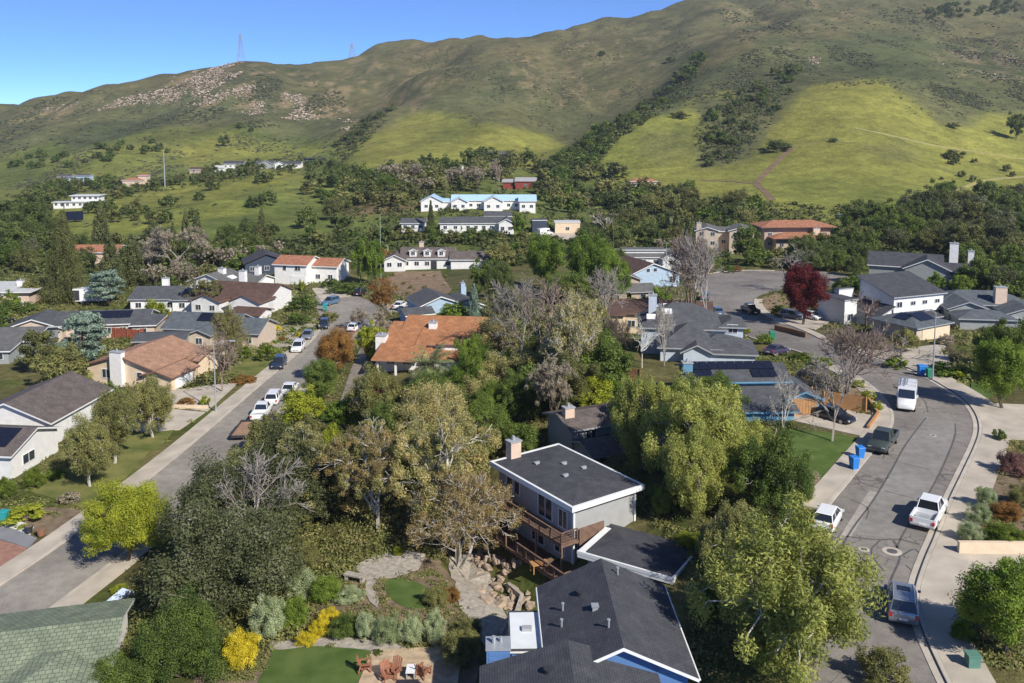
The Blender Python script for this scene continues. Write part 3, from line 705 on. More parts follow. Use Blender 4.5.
W_deep = sidingmat('deep_blue_siding', (.10,.20,.40))
_wc = {}
def win_mesh(w, h, fm):
    k = (w, h, fm.name)
    if k in _wc: return _wc[k]
    mb = MB(); t = .07
    # glass sits behind a proud frame; faces -y
    mb.box(-w/2+t, w/2-t, -.02, .03, t, h-t, 1)
    mb.box(-w/2, w/2, -.06, .03, 0, t); mb.box(-w/2, w/2, -.06, .03, h-t, h)
    mb.box(-w/2, -w/2+t, -.06, .03, t, h-t); mb.box(w/2-t, w/2, -.06, .03, t, h-t)
    if w > 1.0: mb.box(-.03, .03, -.05, .03, t, h-t)
    _wc[k] = mb.mesh('window', [fm, M_glass]); return _wc[k]
def roof_geo(g):
    """returns (verts, polys) of a wing's roof top in local coordinates"""
    w, d, h, oh, pit = g['w'], g['d'], g['h'], g['oh'], g['pitch']; sw_ = g['ridge'] == 'y'
    if sw_: w, d = d, w
    X, Y = w/2+oh, d/2+oh; ze = h-oh*pit+.2; zr = h+pit*d/2+.2; k = g['roof']
    if k == 'gable':
        v = [(-X,-Y,ze),(X,-Y,ze),(X,0,zr),(-X,0,zr),(X,Y,ze),(-X,Y,ze)]; p = [(0,1,2,3),(3,2,4,5)]
    elif k == 'hip':
        r = max(X-Y, .02); zr = ze+pit*Y
        v = [(-X,-Y,ze),(X,-Y,ze),(r,0,zr),(-r,0,zr),(X,Y,ze),(-X,Y,ze)]; p = [(0,1,2,3),(3,2,4,5),(1,4,2),(5,0,3)]
    elif k == 'shed':
        v = [(-X,-Y,ze),(X,-Y,ze),(X,Y,ze+2*Y*pit),(-X,Y,ze+2*Y*pit)]; p = [(0,1,2,3)]
    else:
        v = [(-X,-Y,h+.2),(X,-Y,h+.2),(X,Y,h+.2),(-X,Y,h+.2)]; p = [(0,1,2,3)]
    if sw_: v = [(-y, x, z) for x, y, z in v]
    if g.get('flip'): v = [(-x, -y, z) for x, y, z in v]
    return [(x+g['x'], y+g['y'], z) for x, y, z in v], p
def slope_frame(g, side):
    """origin at mid-eave, u along eave, s up slope (unit), n normal, for roof side"""
    w, d, pit = g['w'], g['d'], g['pitch']; h = g['h']+.2
    dx, dy = {'S':(0,-1),'N':(0,1),'E':(1,0),'W':(-1,0)}[side]
    half = (d if dy else w)/2
    o = Vector((g['x']+dx*half, g['y']+dy*half, h)); s = Vector((-dx, -dy, pit)).normalized(); u = Vector((-dy, dx, 0)); return o, u, s, u.cross(s)
WD = dict(x=0, y=0, w=8, d=8, h=3, roof='gable', ridge='x', pitch=.32, oh=.5, z0=-2.5)
HOUSES = {}
def house(name, label, x, y, rz, wings, wall, roof, fascia=None, win='S', dz=0., winsp=3.2, winframe=None, garage=(), chim=(), solar=(), sky=(), doors=(), wins=(), group=None, z=None, chm=None):
    t = thing(name, label, 'house', (x, y, (H(x, y) if z is None else z)+dz), R(rz), group); fascia = fascia or M_trimw; winframe = winframe or M_trimw
    gs_ = []
    wm = MB(); rm = MB()
    for q in wings:
        g = dict(WD); g.update(q); gs_.append(g)
        X0, X1, Y0, Y1 = g['x']-g['w']/2, g['x']+g['w']/2, g['y']-g['d']/2, g['y']+g['d']/2
        wm.box(X0, X1, Y0, Y1, g['z0'], g['h']-.004)
        if g['roof'] in ('gable', 'shed'):
            if g['ridge'] == 'x': a = [(X0,Y0),(X0,Y1),(X1,Y0),(X1,Y1)]
            else: a = [(X0,Y0),(X1,Y0),(X0,Y1),(X1,Y1)]
            for i in (0, 2):
                p, q2 = a[i], a[i+1]; m = ((p[0]+q2[0])/2, (p[1]+q2[1])/2); half = math.hypot(p[0]-q2[0], p[1]-q2[1])/2
                e = .02
                inx, iny = (0, 0)
                if g['roof'] == 'gable': tri = [(p[0],p[1],g['h']-.02),(q2[0],q2[1],g['h']-.02),(m[0],m[1],g['h']+g['pitch']*half-.03)]
                else:
                    hi = q2 if not g.get('flip') else p
                    if g['ridge'] == 'y': hi = p if not g.get('flip') else q2
                    tri = [(p[0],p[1],g['h']-.02),(q2[0],q2[1],g['h']-.02),(hi[0],hi[1],g['h']+g['pitch']*half*2-.03)]
                # thin prism just inside the wall face
                cx, cy = g['x']-m[0], g['y']-m[1]; l = math.hypot(cx, cy) or 1; cx, cy = cx/l*.15, cy/l*.15
                vs_ = [(v[0], v[1], v[2]) for v in tri]+[(v[0]+cx, v[1]+cy, v[2]) for v in tri]
                wm.add(vs_, [(0,1,2),(5,4,3),(0,3,4,1),(1,4,5,2),(2,5,3,0)])
        if g['roof'] == 'shed':
            half = (g['d'] if g['ridge'] == 'x' else g['w']); top = g['h']+g['pitch']*half-.05
            if g['ridge'] == 'x':
                if g.get('flip'): wm.box(X0, X1, Y0, Y0+.15, g['h']-.01, top)
                else: wm.box(X0, X1, Y1-.15, Y1, g['h']-.01, top)
            else:
                if g.get('flip'): wm.box(X1-.15, X1, Y0, Y1, g['h']-.01, top)
                else: wm.box(X0, X0+.15, Y0, Y1, g['h']-.01, top)
        if g['roof'] != 'none':
            v, p = roof_geo(g); rm.slab(p, v, g.get('th', .2))
    wm.build('wall', wall, t); ro = rm.build('roof', [roof, fascia], t)
    def put(nm, me, g, side, off, z_):
        dx, dy, a = {'S':(0,-1,0),'N':(0,1,math.pi),'E':(1,0,math.pi/2),'W':(-1,0,-math.pi/2)}[side]
        half = (g['d'] if dy else g['w'])/2+.02
        return part(nm, me, t, (g['x']+dx*half-dy*off, g['y']+dy*half+dx*off, z_), (0, 0, a))
    if win:
        for g in gs_:
            for side in g.get('win', win):
                ln = (g['w'] if side in 'SN' else g['d']); n = max(1, int(ln/winsp))
                for st in range(2 if g['h'] > 4.6 else 1):
                    for i in range(n):
                        off = (i+.5)*ln/n-ln/2
                        skip = any(s_ == side and gs_[gi] is g and abs(o_-off) < w_/2+.8 and st == 0 for gi, s_, o_, w_ in list(garage)+list(doors))
                        if not skip: put('window', win_mesh(1.3, 1.2, winframe), g, side, off, .95+st*2.7)
    for gi, side, off, z_, w_, h_ in wins: put('window', win_mesh(w_, h_, winframe), gs_[gi], side, off, z_)
    for gi, side, off, w_ in garage:
        mb = MB(); mb.box(-w_/2, w_/2, -.05, .03, 0, 2.2)
        for k in range(4): mb.box(-w_/2+.08, w_/2-.08, -.07, -.05, .07+k*.53, .53+k*.53)
        put('garage_door', mb.mesh('garage_door', M_white if w_ < 7 else W_cream), gs_[gi], side, off, 0)
    for gi, side, off, w_ in doors:
        mb = MB(); mb.box(-w_/2, w_/2, -.05, .03, 0, 2.1); mb.box(-w_/2+.12, w_/2-.12, -.07, -.05, .15, 1.9); put('door', mb.mesh('door', M_dark), gs_[gi], side, off, .1)
    for cx, cy, zt, cw, cd in chim:
        mb = MB(); mb.box(cx-cw/2, cx+cw/2, cy-cd/2, cy+cd/2, 0, zt, 0); mb.box(cx-cw/2-.08, cx+cw/2+.08, cy-cd/2-.08, cy+cd/2+.08, zt, zt+.12, 1)
        mb.cyl(cx, cy, zt+.12, zt+.5, .14, 8, 1); mb.build('chimney', [chm or wall, M_trimg], ro)
    for gi, side, u0, u1, s0, s1 in solar:
        o, u, s, n = slope_frame(gs_[gi], side); mb = MB()
        nu = max(1, round((u1-u0)/1.05)); ns = max(1, round((s1-s0)/1.7))
        for i in range(nu):
            for j in range(ns):
                ua = u0+(u1-u0)*i/nu+.02; ub = u0+(u1-u0)*(i+1)/nu-.02; sa = s0+(s1-s0)*j/ns+.02; sb = s0+(s1-s0)*(j+1)/ns-.02
                vs_ = [o+u*a+s*b+n*c for c in (.08, .12) for a, b in ((ua,sa),(ub,sa),(ub,sb),(ua,sb))]
                mb.add(vs_, [(0,3,2,1),(4,5,6,7),(0,1,5,4),(1,2,6,5),(2,3,7,6),(3,0,4,7)])
        mb.build('solar_panel', M_solar, ro)
    for gi, side, u0, s0, uw, sw2 in sky:
        o, u, s, n = slope_frame(gs_[gi], side); mb = MB()
        vs_ = [o+u*a+s*b+n*c for c in (.01, .16) for a, b in ((u0,s0),(u0+uw,s0),(u0+uw,s0+sw2),(u0,s0+sw2))]
        mb.add(vs_, [(0,3,2,1),(4,5,6,7),(0,1,5,4),(1,2,6,5),(2,3,7,6),(3,0,4,7)]); mb.build('skylight', M_white, ro)
    HOUSES[name+label[:12]] = t
    for g in gs_:
        c_, n_ = math.cos(R(rz)), math.sin(R(rz)); FOOT.append((x+g['x']*c_-g['y']*n_, y+g['x']*n_+g['y']*c_, max(g['w'], g['d'])*.46))
    return t, ro, gs_
Wg = dict
# left of the left hand street, near to far
house('house', 'low house with mottled sage green shake roof at bottom left corner', -35.4, 58.2, 14, [Wg(w=15,d=8.4,h=3.0,roof='gable',ridge='x',pitch=.24,x=0,y=1.2,win=''), Wg(w=6.4,d=7,h=2.9,roof='hip',ridge='y',pitch=.24,x=4.1,y=-2.5,win=''), Wg(x=-3.5,y=-6.2,w=7.5,d=5.5,h=2.5,pitch=.24,ridge='x',win='')], W_stucco, R_green, M_trimw, solar=[(2,'S',-2.5,2.6,.4,2.1)])
house('house', 'white house with brown shake roof and solar panels on its front gable', -63.5, 104, -6, [Wg(x=1.8,y=9,w=11,d=13,h=3.2,ridge='y',pitch=.38,win='S'), Wg(x=2.5,y=-3.0,w=13,d=8.6,h=2.9,ridge='x',pitch=.34,win='')], W_white, R_taup, M_trimw, wins=[(1,'E',-1.2,.9,2.2,1.2)], solar=[(1,'S',.6,5.4,.9,4.2)])
house('house', 'cream stucco house with weathered tan tile roof and a broad white chimney', -56.8, 136.5, -15, [Wg(w=11.5,d=12,h=3.0,ridge='y',pitch=.30,win=''), Wg(x=6.6,y=-3.2,w=4.6,d=6,h=2.2,ridge='y',pitch=.28,win=''), Wg(x=5.6,y=4.6,w=5,d=6,h=2.6,ridge='x',pitch=.3,win='S')], W_cream, R_tan, mat('brown_fascia', (.20,.11,.08), .7), wins=[(0,'S',-2.4,1.2,1.5,1.4),(0,'S',-.7,1.2,1.5,1.4),(0,'S',3.4,1.6,1.0,.9),(0,'E',-1.5,1.7,1.2,.7),(0,'E',0,1.7,1.2,.7),(0,'E',1.5,1.7,1.2,.7)], chim=[(-.1,-6.35,5.4,2.0,.9)], garage=[(1,'E',0,4.2)], chm=W_stucco)
house('house', 'slate grey roofed house with a dark solar array behind the pale garden', -52, 160, -8, [Wg(x=-4,y=2,w=13,d=9,h=2.8,pitch=.42,ridge='x'), Wg(x=4.5,y=0,w=7,d=8,h=2.8,pitch=.4,ridge='x'), Wg(x=-2,y=-4,w=4,d=4,h=2.7,pitch=.4,ridge='y')], W_beige, R_blueg, M_trimg, solar=[(0,'S',-1.2,4.4,2.0,4.6)])
house('house', 'two gabled white house with dark brown roof and pale chimney', -57.5, 192, -14, [Wg(x=0,y=1,w=15,d=10,h=3.4,pitch=.4,ridge='x',win='S'), Wg(x=-5,y=-5,w=6.5,d=6,h=3.0,ridge='y',pitch=.42), Wg(x=4,y=-5,w=7,d=6,h=3.2,ridge='y',pitch=.42), Wg(x=6.5,y=-9,w=6,d=5,h=1.6,ridge='x',pitch=.3,win='')], W_white, R_brown, mat('brown_fascia'  ,(.2,.11,.08)), chim=[(-2.5,3,7.6,1.4,1.1)], chm=W_stucco)
house('house', 'long low house with blue grey roof, small front gable and roof solar panels', -81, 167, 8, [Wg(x=4,y=1,w=16,d=9,h=2.8,pitch=.34,ridge='x'), Wg(x=-7,y=-1.5,w=10,d=8,h=2.7,ridge='y',pitch=.34), Wg(x=12,y=-1,w=4,d=8,h=2.7,roof='hip',pitch=.3)], W_beige, R_slate, M_trimw, solar=[(0,'S',-2.5,5,1.6,4.2)], win='S', winsp=2.4)
house('house', 'dark blue roofed house with long solar array beyond the pale conifer', -72.5, 194, 2, [Wg(x=-4,y=0,w=10,d=10,h=2.9,pitch=.34,ridge='x'), Wg(x=6,y=-1,w=12,d=9,h=2.8,roof='hip',pitch=.34)], W_stucco, R_slate, M_trimg, solar=[(1,'S',-4.5,4.5,.8,4.2)], chim=[(-4,2.5,6,1.4,1)], chm=W_stucco)
house('house', 'small grey and white house with white roof skylight behind the dark blue roof', -70, 212, -20, [Wg(w=11,d=8,h=2.8,pitch=.35,ridge='y'), Wg(x=7,y=3,w=8,d=7,h=2.8,pitch=.35)], W_stucco, R_grey, chim=[(1,0,5.6,1.6,1.1),(9,3,6,1.2,1.2)], chm=W_stucco, sky=[(0,'E',-1,1,2.2,1.6)])
house('house', 'wide flat roofed tan and white house at the left edge behind hedges', -117, 203, 3, [Wg(w=18,d=12,h=3.2,roof='flat',oh=.9), Wg(x=-3,y=-9,w=12,d=7,h=2.6,roof='flat',oh=.8)], W_blush, R_mem, M_trimw, chim=[(4,1,4.6,1.2,1.2)], chm=W_stucco, winsp=4)
house('house', 'grey house with white porch roof at the left edge below the round olive trees', -88, 152, 4, [Wg(x=-2,y=2,w=17,d=10,h=3.0,pitch=.22,ridge='x'), Wg(x=0,y=-5,w=9,d=4.5,h=2.4,roof='shed',pitch=.15)], W_ggrey, R_grey, M_trimw, winsp=2.4)
house('garden_shed', 'small dark roofed outbuilding tucked behind the cream house', -60.5, 153, 8, [Wg(w=8,d=6,h=2.5,pitch=.15)], W_ggrey, R_slate, M_trimg, winsp=3)
house('house', 'small dark gabled cabin under trees left of the orange roofed white house', -66, 238, 20, [Wg(w=11,d=9,h=3,pitch=.4,ridge='y')], W_dark, R_char, M_dark)
house('house', 'white two storey house with orange tile roof and balcony beside the driveway', -52.0, 224, -12, [Wg(x=-2,y=0,w=8.4,d=9,h=4.9,pitch=.33,ridge='x',win=''), Wg(x=5.4,y=3,w=6.6,d=8,h=4.2,pitch=.33,ridge='x',win='S')], W_stucco, R_red, M_trimw,
  wins=[(0,'W',1,3.2,1.2,2.2),(0,'W',-1,1.4,1.2,1.2),(0,'W',1.2,1.4,1.2,1.2),(0,'S',2,3.4,1.6,1.5),(0,'S',-1.5,3.4,1.0,1.2)], garage=[(0,'S',2.0,4.0)])
house('house', 'long white dormer house with taupe roof above the bare dug slope', -22.8, 243, 0, [Wg(x=0,y=0,w=14,d=8,h=3.0,pitch=.55,ridge='x',win='S'), Wg(x=-8.5,y=-2.5,w=5.5,d=7,h=2.8,ridge='y',pitch=.45), Wg(x=12,y=-2,w=11,d=7,h=2.9,ridge='x',pitch=.45,win=''),
  Wg(x=-3.8,y=-2.2,w=1.9,d=3,h=4.9,ridge='y',pitch=.5,z0=3,win='',oh=.25), Wg(x=0,y=-2.2,w=1.9,d=3,h=4.9,ridge='y',pitch=.5,z0=3,win='',oh=.25), Wg(x=3.8,y=-2.2,w=1.9,d=3,h=4.9,ridge='y',pitch=.5,z0=3,win='',oh=.25)], W_white, R_taup, M_trimw,
  wins=[(3,'S',0,3.7,1.1,1.2),(4,'S',0,3.7,1.1,1.2),(5,'S',0,3.7,1.1,1.2)], doors=[(0,'S',1.8,1.6)], chim=[(-2,1.5,6.6,1.2,1)], winsp=2.6, chm=W_blush)
house('house', 'blue grey house with paired white gables beside the bare dug slope', -14.6, 176, 22, [Wg(x=-1,y=0,w=8,d=9,h=3.3,ridge='y',pitch=.38,win='S'), Wg(x=4.6,y=-1.5,w=6,d=8,h=2.7,ridge='y',pitch=.38,win='S'), Wg(x=-6,y=-5,w=5,d=5,h=2.4,ridge='x',pitch=.3,win='')], W_lblue, R_slate, M_trimw, chim=[(6.5,4,5.6,1.1,.9)], dz=-1.6)
mt_, mr_, mg_ = house('house', 'mission house with bright terracotta tile roofs, white chimneys and shaded porch', -12.0, 136.5, -8, [Wg(x=1.2,y=4.5,w=12,d=7.5,h=4.6,pitch=.32,ridge='x',win=''), Wg(x=-3.8,y=-1.8,w=6,d=8.5,h=2.7,roof='shed',pitch=.26,win=''), Wg(x=5.2,y=-1.5,w=6.2,d=6,h=3.9,roof='hip',pitch=.32,win='S'), Wg(x=.6,y=-1.6,w=4.2,d=4.4,h=3.5,roof='shed',pitch=.25,win='S'), Wg(x=-3.9,y=-7.4,w=6,d=2.6,h=2.15,roof='shed',pitch=.16,z0=2.1,win=''), Wg(x=3.2,y=-5.4,w=6,d=2.4,h=2.0,roof='shed',pitch=.3,win='')], W_stucco, R_terra, mat('terracotta_edge', (.36,.20,.12), .8), chim=[(-.4,.9,5.7,1.2,1.0),(-7.5,-3,4.4,1.5,1.9)], wins=[(1,'S',-1.5,.8,1.4,1.3),(1,'S',1,.8,1.4,1.3)], dz=-.3)
for k in (-6.6,-3.9,-1.2): mb = MB(); mb.box(k-.14,k+.14,-8.6,-8.35,-.4,2.1); mb.build('porch_post', W_stucco, mt_)
# right side, far to near
house('house', 'pale blue gabled house with brown roof edge and white rake boards', 29.5, 206, 22, [Wg(x=0,y=0,w=14,d=12,h=4.2,ridge='y',pitch=.38,win=''), Wg(x=-7,y=6,w=8,d=9,h=3.4,ridge='x',pitch=.3,win='')], W_lblue, R_brown, M_trimw, wins=[(0,'S',-1.2,5.0,1.0,.9),(0,'S',.6,5.0,1.0,.9),(0,'S',5.2,2.2,1.6,1.6)], solar=[(1,'S',-3,3,1,3.5)], dz=-1)
house('house', 'low house with flat white dormer and grey roof behind the pale blue gable', 34, 246, 0, [Wg(w=20,d=10,h=2.8,pitch=.3), Wg(x=2,y=-1,w=11,d=4,h=4.4,roof='flat',win='S'), Wg(x=9,y=-4,w=5,d=6,h=2.8,ridge='y',pitch=.45)], W_white, R_grey, M_trimw, winsp=3)
house('house', 'tan house with grey stepped roofs in front of the pale blue gable', 22.5, 190, 10, [Wg(x=0,y=4,w=10,d=9,h=4.2,pitch=.4,ridge='y'), Wg(x=-4,y=-2,w=9,d=7,h=2.8,pitch=.35,ridge='x'), Wg(x=4,y=-2.5,w=5,d=6,h=2.6,pitch=.35,ridge='x')], W_tan, R_grey, M_trimg, chim=[(1,-2,4.8,1.8,1.0)], chm=W_cream, dz=-1)
house('house', 'brown roofed tan house with two white skylights above the dead brush', 25.0, 153, -10, [Wg(x=1.5,y=0,w=15,d=8,h=3.4,pitch=.36,ridge='x',win='S'), Wg(x=-8,y=-.5,w=5,d=8,h=3.2,ridge='x',pitch=.36,win='S')], W_cream, R_brown, mat('brown_fascia',(.2,.11,.08)), sky=[(0,'S',-1.6,1.4,1.0,1.4),(0,'S',-.4,1.4,1.0,1.4)], dz=.4)
house('house', 'powder grey two storey house with many hipped charcoal roofs and square skylights', 27.5, 131.5, -8, [Wg(x=-2.2,y=1.2,w=12,d=9.2,h=4.3,roof='hip',pitch=.56,win=''), Wg(x=-1.5,y=-5,w=8,d=8,h=2.9,roof='hip',ridge='y',pitch=.6,win=''), Wg(x=3,y=-6,w=8.6,d=7.5,h=2.4,roof='hip',pitch=.42,win=''), Wg(x=4.9,y=0,w=3,d=6,h=4.6,ridge='y',roof='hip',pitch=.4,win=''), Wg(x=-.6,y=-9,w=3.6,d=3,h=2.6,ridge='y',pitch=.5,win='')], W_pblue, R_slate, M_trimg,
  wins=[(3,'S',0,3.6,1.5,1.3)], sky=[(0,'S',-5.2,1.2,1.3,1.1),(0,'S',-3.0,2.4,1.5,1.2)], chim=[(-6.5,1.5,8,1.2,1.1)])
bh_, br_, bg_ = house('house', 'teal blue house with long black solar roof beside the shaded driveway', 27.5, 101, 2, [Wg(x=-1.6,y=2.2,w=11.0,d=6.6,h=3.0,pitch=.3,ridge='x',win='S'), Wg(x=-1.0,y=-3.4,w=8.0,d=5.2,h=1.1,roof='shed',pitch=.24,win='',z0=-3), Wg(x=4.6,y=-1.2,w=3.4,d=6.6,h=2.0,ridge='y',pitch=.42,win='',z0=-3)], W_blue, R_slate, W_blue,
  solar=[(0,'S',-5.2,4.6,2.0,3.7),(0,'S',-5.0,-2.9,.3,1.9),(0,'S',1.6,4.5,.3,1.9)], sky=[(1,'S',-3.3,1.2,1.7,1.1)], chim=[(-7.2,1,4.6,1.1,1.0)], chm=W_blue)
mb = MB(); mb.box(3.1,6.1,-4.6,-4.53,-.2,2.0)
for k in range(9): mb.box(3.12+k*.33,3.42+k*.33,-4.63,-4.6,-.15,1.95)
mb.build('garage_door', M_golden, bh_)
house('house', 'beige two storey house with shallow gables at the end of the cul de sac', 63.5, 268, -10, [Wg(x=-5,y=0,w=6.5,d=10,h=5.2,pitch=.28,ridge='y',win='S'), Wg(x=5,y=1,w=7,d=10,h=5.2,pitch=.28,ridge='y',win='S'), Wg(x=0,y=3,w=6,d=8,h=4.6,pitch=.2)], W_beige, R_grey, M_trimw, chim=[(-7.4,-4,7.4,1.4,1.2)], dz=1.6)
house('house', 'red tile roofed house with deep eaves below the yellow hillside', 85.5, 268, 4, [Wg(x=-1,y=1,w=20,d=8,h=6.8,roof='hip',pitch=.28,oh=1.5,win='S'), Wg(x=0,y=-3,w=17,d=6,h=3.9,roof='hip',pitch=.26,oh=1.6,win='S')], W_tan, R_red, mat('brown_fascia',(.2,.11,.08)), chim=[(4,-4.5,6.2,2,1.2)], chm=W_blush, dz=1.2)
house('house', 'tall white two storey house with one broad charcoal slope and stucco chimney', 71.9, 164.3, 22, [Wg(x=.3,y=0,w=11.8,d=8.4,h=5.5,roof='shed',ridge='x',pitch=.27,win='',z0=-4), Wg(x=-8.2,y=-.8,w=4.2,d=7,h=1.8,roof='shed',ridge='y',flip=True,pitch=.42,win='',z0=-4), Wg(x=-11.5,y=3.5,w=2.8,d=7,h=4.6,roof='flat',oh=.2,win='S',z0=-4), Wg(x=-8.6,y=5,w=3.4,d=1.2,h=5.6,roof='flat',oh=.05,win='',z0=-4), Wg(x=-2,y=-5.4,w=10,d=2.8,h=1.9,roof='shed',pitch=.2,win='',z0=-4)], W_white, R_char, M_trimg,
  wins=[(0,'W',.2,3.4,2.0,1.1),(0,'W',-2.2,3.4,1.8,1.1),(0,'S',-4.6,3.5,1.3,1.1),(0,'S',-1.4,3.7,1.2,.8),(0,'S',1.4,3.7,1.2,.8),(0,'S',4.4,3.7,1.2,.8),(0,'S',-.6,.9,2.2,1.2),(0,'S',4.6,.9,2.0,1.6)], chim=[(7.0,3,6.6,1.2,1.1)])
house('house', 'charcoal roofed house with stacked front gables behind the tall white house', 93, 203, -24, [Wg(x=-3,y=2,w=15,d=10,h=1.6,pitch=.46,ridge='x',win=''), Wg(x=1.5,y=-3,w=9,d=7,h=1.8,pitch=.46,ridge='y',win=''), Wg(x=8,y=-1,w=7,d=6,h=1.4,pitch=.4,ridge='x',win='')], W_ggrey, R_char, M_trimw, chim=[(7,2,6.8,1.8,1.4),(10.5,2,5.2,1.2,1.2)], chm=W_stucco, dz=3.2)
house('garage', 'corner garage with hipped blue grey roof, black solar panels and wide cream door', 66.6, 147.3, 30, [Wg(x=0,y=0,w=8.6,d=8.2,h=2.6,roof='hip',pitch=.3,win='W')], W_beige, R_blueg, W_ggrey, garage=[(0,'S',.6,7.0)], solar=[(0,'S',-1.6,2.0,1.2,3.9),(0,'W',-1.3,1.3,1.2,3.4)])
house('house', 'grey shingled house with broad tan chimney at the right edge', 87, 163, -8, [Wg(x=0,y=4,w=16,d=9,h=3.2,roof='hip',pitch=.36), Wg(x=-4.5,y=-1,w=6.5,d=8,h=3.2,ridge='y',pitch=.36,win='S'), Wg(x=5,y=-3.5,w=7,d=6,h=2.8,ridge='y',pitch=.34), Wg(x=-3,y=-7,w=9,d=6,h=2.5,roof='hip',pitch=.3,win='')], W_ggrey, R_blueg, M_trimg, chim=[(2.6,0,6.4,2.0,1.2)], chm=W_blush)
house('house', 'shaded grey house with brown roof hidden between the flat grey roof and willow', 9.6, 93.5, 24, [Wg(x=.5,y=2,w=9,d=5.6,h=2.2,pitch=.28,ridge='x',win='S'), Wg(x=0,y=-3,w=7.5,d=4.2,h=.9,pitch=.3,ridge='x',win='')], W_grey, R_taup, M_trimg, chim=[(-3.4,1.2,3.9,1.1,.8)], chm=W_blush, dz=-.2, z=-1.6)
# far houses on the slopes
def at(px, py): return G(px, py)
def far_house(name, label, px, py, rz, wings, wall, roof, fascia=None, **kw):
    x, y = at(px, py); return house(name, label, x, y, rz, wings, wall, roof, fascia, **kw)
far_house('house', 'large white estate house with pale blue metal roofs on the green terrace', 478, 209, 0, [Wg(x=6,y=4,w=32,d=8,h=3.4,pitch=.42,ridge='x',win='S'), Wg(x=-7,y=-1,w=6,d=7,h=3.2,pitch=.5,ridge='y',win='S'), Wg(x=6,y=-1.5,w=7,d=7,h=3.4,pitch=.5,ridge='y',win='S'), Wg(x=-17.5,y=0,w=8,d=9,h=3.4,pitch=.5,ridge='y',win='S'), Wg(x=-13,y=3,w=5,d=6,h=2.8,pitch=.3,ridge='x',win=''), Wg(x=19,y=-1,w=6,d=8,h=3.6,pitch=.4,ridge='x',win='S')], W_stucco, R_bluemetal, M_trimw, winsp=2.8)
far_house('house', 'long white bungalow with grey roofs below the blue roofed estate', 486, 231, 0, [Wg(x=-2,y=2,w=16,d=8,h=3,pitch=.4,ridge='x',win='S'), Wg(x=7,y=-1,w=5,d=8,h=3.4,pitch=.5,ridge='y',win='S'), Wg(x=-12,y=1,w=7,d=7,h=3,pitch=.4,ridge='x',win='S'), Wg(x=4,y=8,w=9,d=6,h=4.6,pitch=.4,ridge='x',win='S')], W_white, R_slate, winsp=2.5)
far_house('house', 'small white cottage with grey roof left of the tall slender conifer', 414, 230, 0, [Wg(w=8,d=6,h=2.8,pitch=.4)], W_white, R_slate, winsp=2.5)
far_house('shed', 'dark grey box shed beside the parked white van', 539, 232, 4, [Wg(w=5,d=5,h=4.2,roof='flat',oh=.1)], W_dark, R_slate, win='')
far_house('workshop', 'low tan flat roofed workshop on the valley floor', 567, 232, 0, [Wg(w=8.5,d=6,h=3.6,roof='flat',oh=.2)], W_cream, R_mem, winsp=5)
far_house('barn', 'red barn with grey metal roof among the trees', 523, 188, -6, [Wg(x=1.5,y=0,w=9.5,d=8,h=3.6,pitch=.35,win='S'), Wg(x=-7,y=1,w=5,d=7,h=3,pitch=.3,win='')], W_red, R_barn, M_trimg, winsp=8)
far_house('house', 'long dark blue house perched above the oak belt', 499, 160, 0, [Wg(x=0,y=0,w=17,d=9,h=3.6,pitch=.35,win='S'), Wg(x=-5,y=-3,w=7,d=6,h=3.2,pitch=.4,ridge='y')], W_dark, R_slate, M_dark, winsp=4)
far_house('house', 'tiny white cottage half hidden among trees above the estate', 459, 178, 0, [Wg(w=6,d=5,h=3,pitch=.4)], W_white, R_grey, chim=[(2,0,6,1.3,1)])
far_house('house', 'small red tiled house at the foot of the steep green slope', 643, 187, 0, [Wg(w=13,d=7,h=3,roof='hip',pitch=.35)], W_tan, R_red, winsp=4)
far_house('house', 'white three level hillside house left of the tall pale pole', 84, 207, 4, [Wg(w=14,d=8,h=2.6,pitch=.2,win='S',roof='flat',oh=.6), Wg(y=2.5,x=1,w=12,d=7,h=5.2,roof='flat',oh=.8,win='S'), Wg(x=-10,y=0,w=5,d=5,h=2.4,roof='flat')], W_white, R_mem, winsp=2.4)
far_house('house', 'peach coloured hillside house with red roof beside the tall pale pole', 135, 187, 0, [Wg(w=12,d=8,h=4.4,roof='hip',pitch=.3,win='S'), Wg(x=5,y=2,w=5,d=6,h=7,roof='hip',pitch=.3)], W_blush, R_red, winsp=3.4)
far_house('house', 'small blue grey house in the trees at upper left', 66, 181, 0, [Wg(w=9,d=6,h=3,roof='gable',pitch=.35), Wg(x=11,y=3,w=9,d=6,h=3.4,pitch=.3)], W_lblue, R_slate, winsp=3)
far_house('house', 'white hillside house with black roof, leftmost of the row on the far bench', 235, 168, 0, [Wg(w=13,d=8,h=3.0,pitch=.4,win='S')], W_white, R_char, winsp=3)
far_house('house', 'grey gabled hillside house in the middle of the row on the far bench', 266, 168, 0, [Wg(w=12,d=8,h=3.0,pitch=.45,ridge='x'), Wg(x=2,y=-4,w=7,d=6,h=3.4,pitch=.5,ridge='y')], W_ggrey, R_slate, winsp=4)
far_house('house', 'low white hillside house right of the grey gabled one on the far bench', 291, 168, 0, [Wg(w=14,d=8,h=2.8,pitch=.4), Wg(x=-6,y=-3,w=6,d=6,h=3,pitch=.5,ridge='y')], W_white, R_char, winsp=4)
far_house('house', 'dark flat hillside house at the right end of the row on the far bench', 315, 162, 0, [Wg(w=13,d=8,h=2.6,roof='flat',oh=1)], W_dark, R_slate, M_dark, winsp=4)
far_house('shed', 'small pale shed between the hillside houses and the yellow slope', 220, 172, 0, [Wg(w=6,d=5,h=3,pitch=.4)], W_white, R_mem, win='')
far_house('house', 'rusty roofed low house among trees on the far bench', 200, 173, 0, [Wg(w=11,d=7,h=2.6,pitch=.3)], W_tan, R_brown, winsp=5)
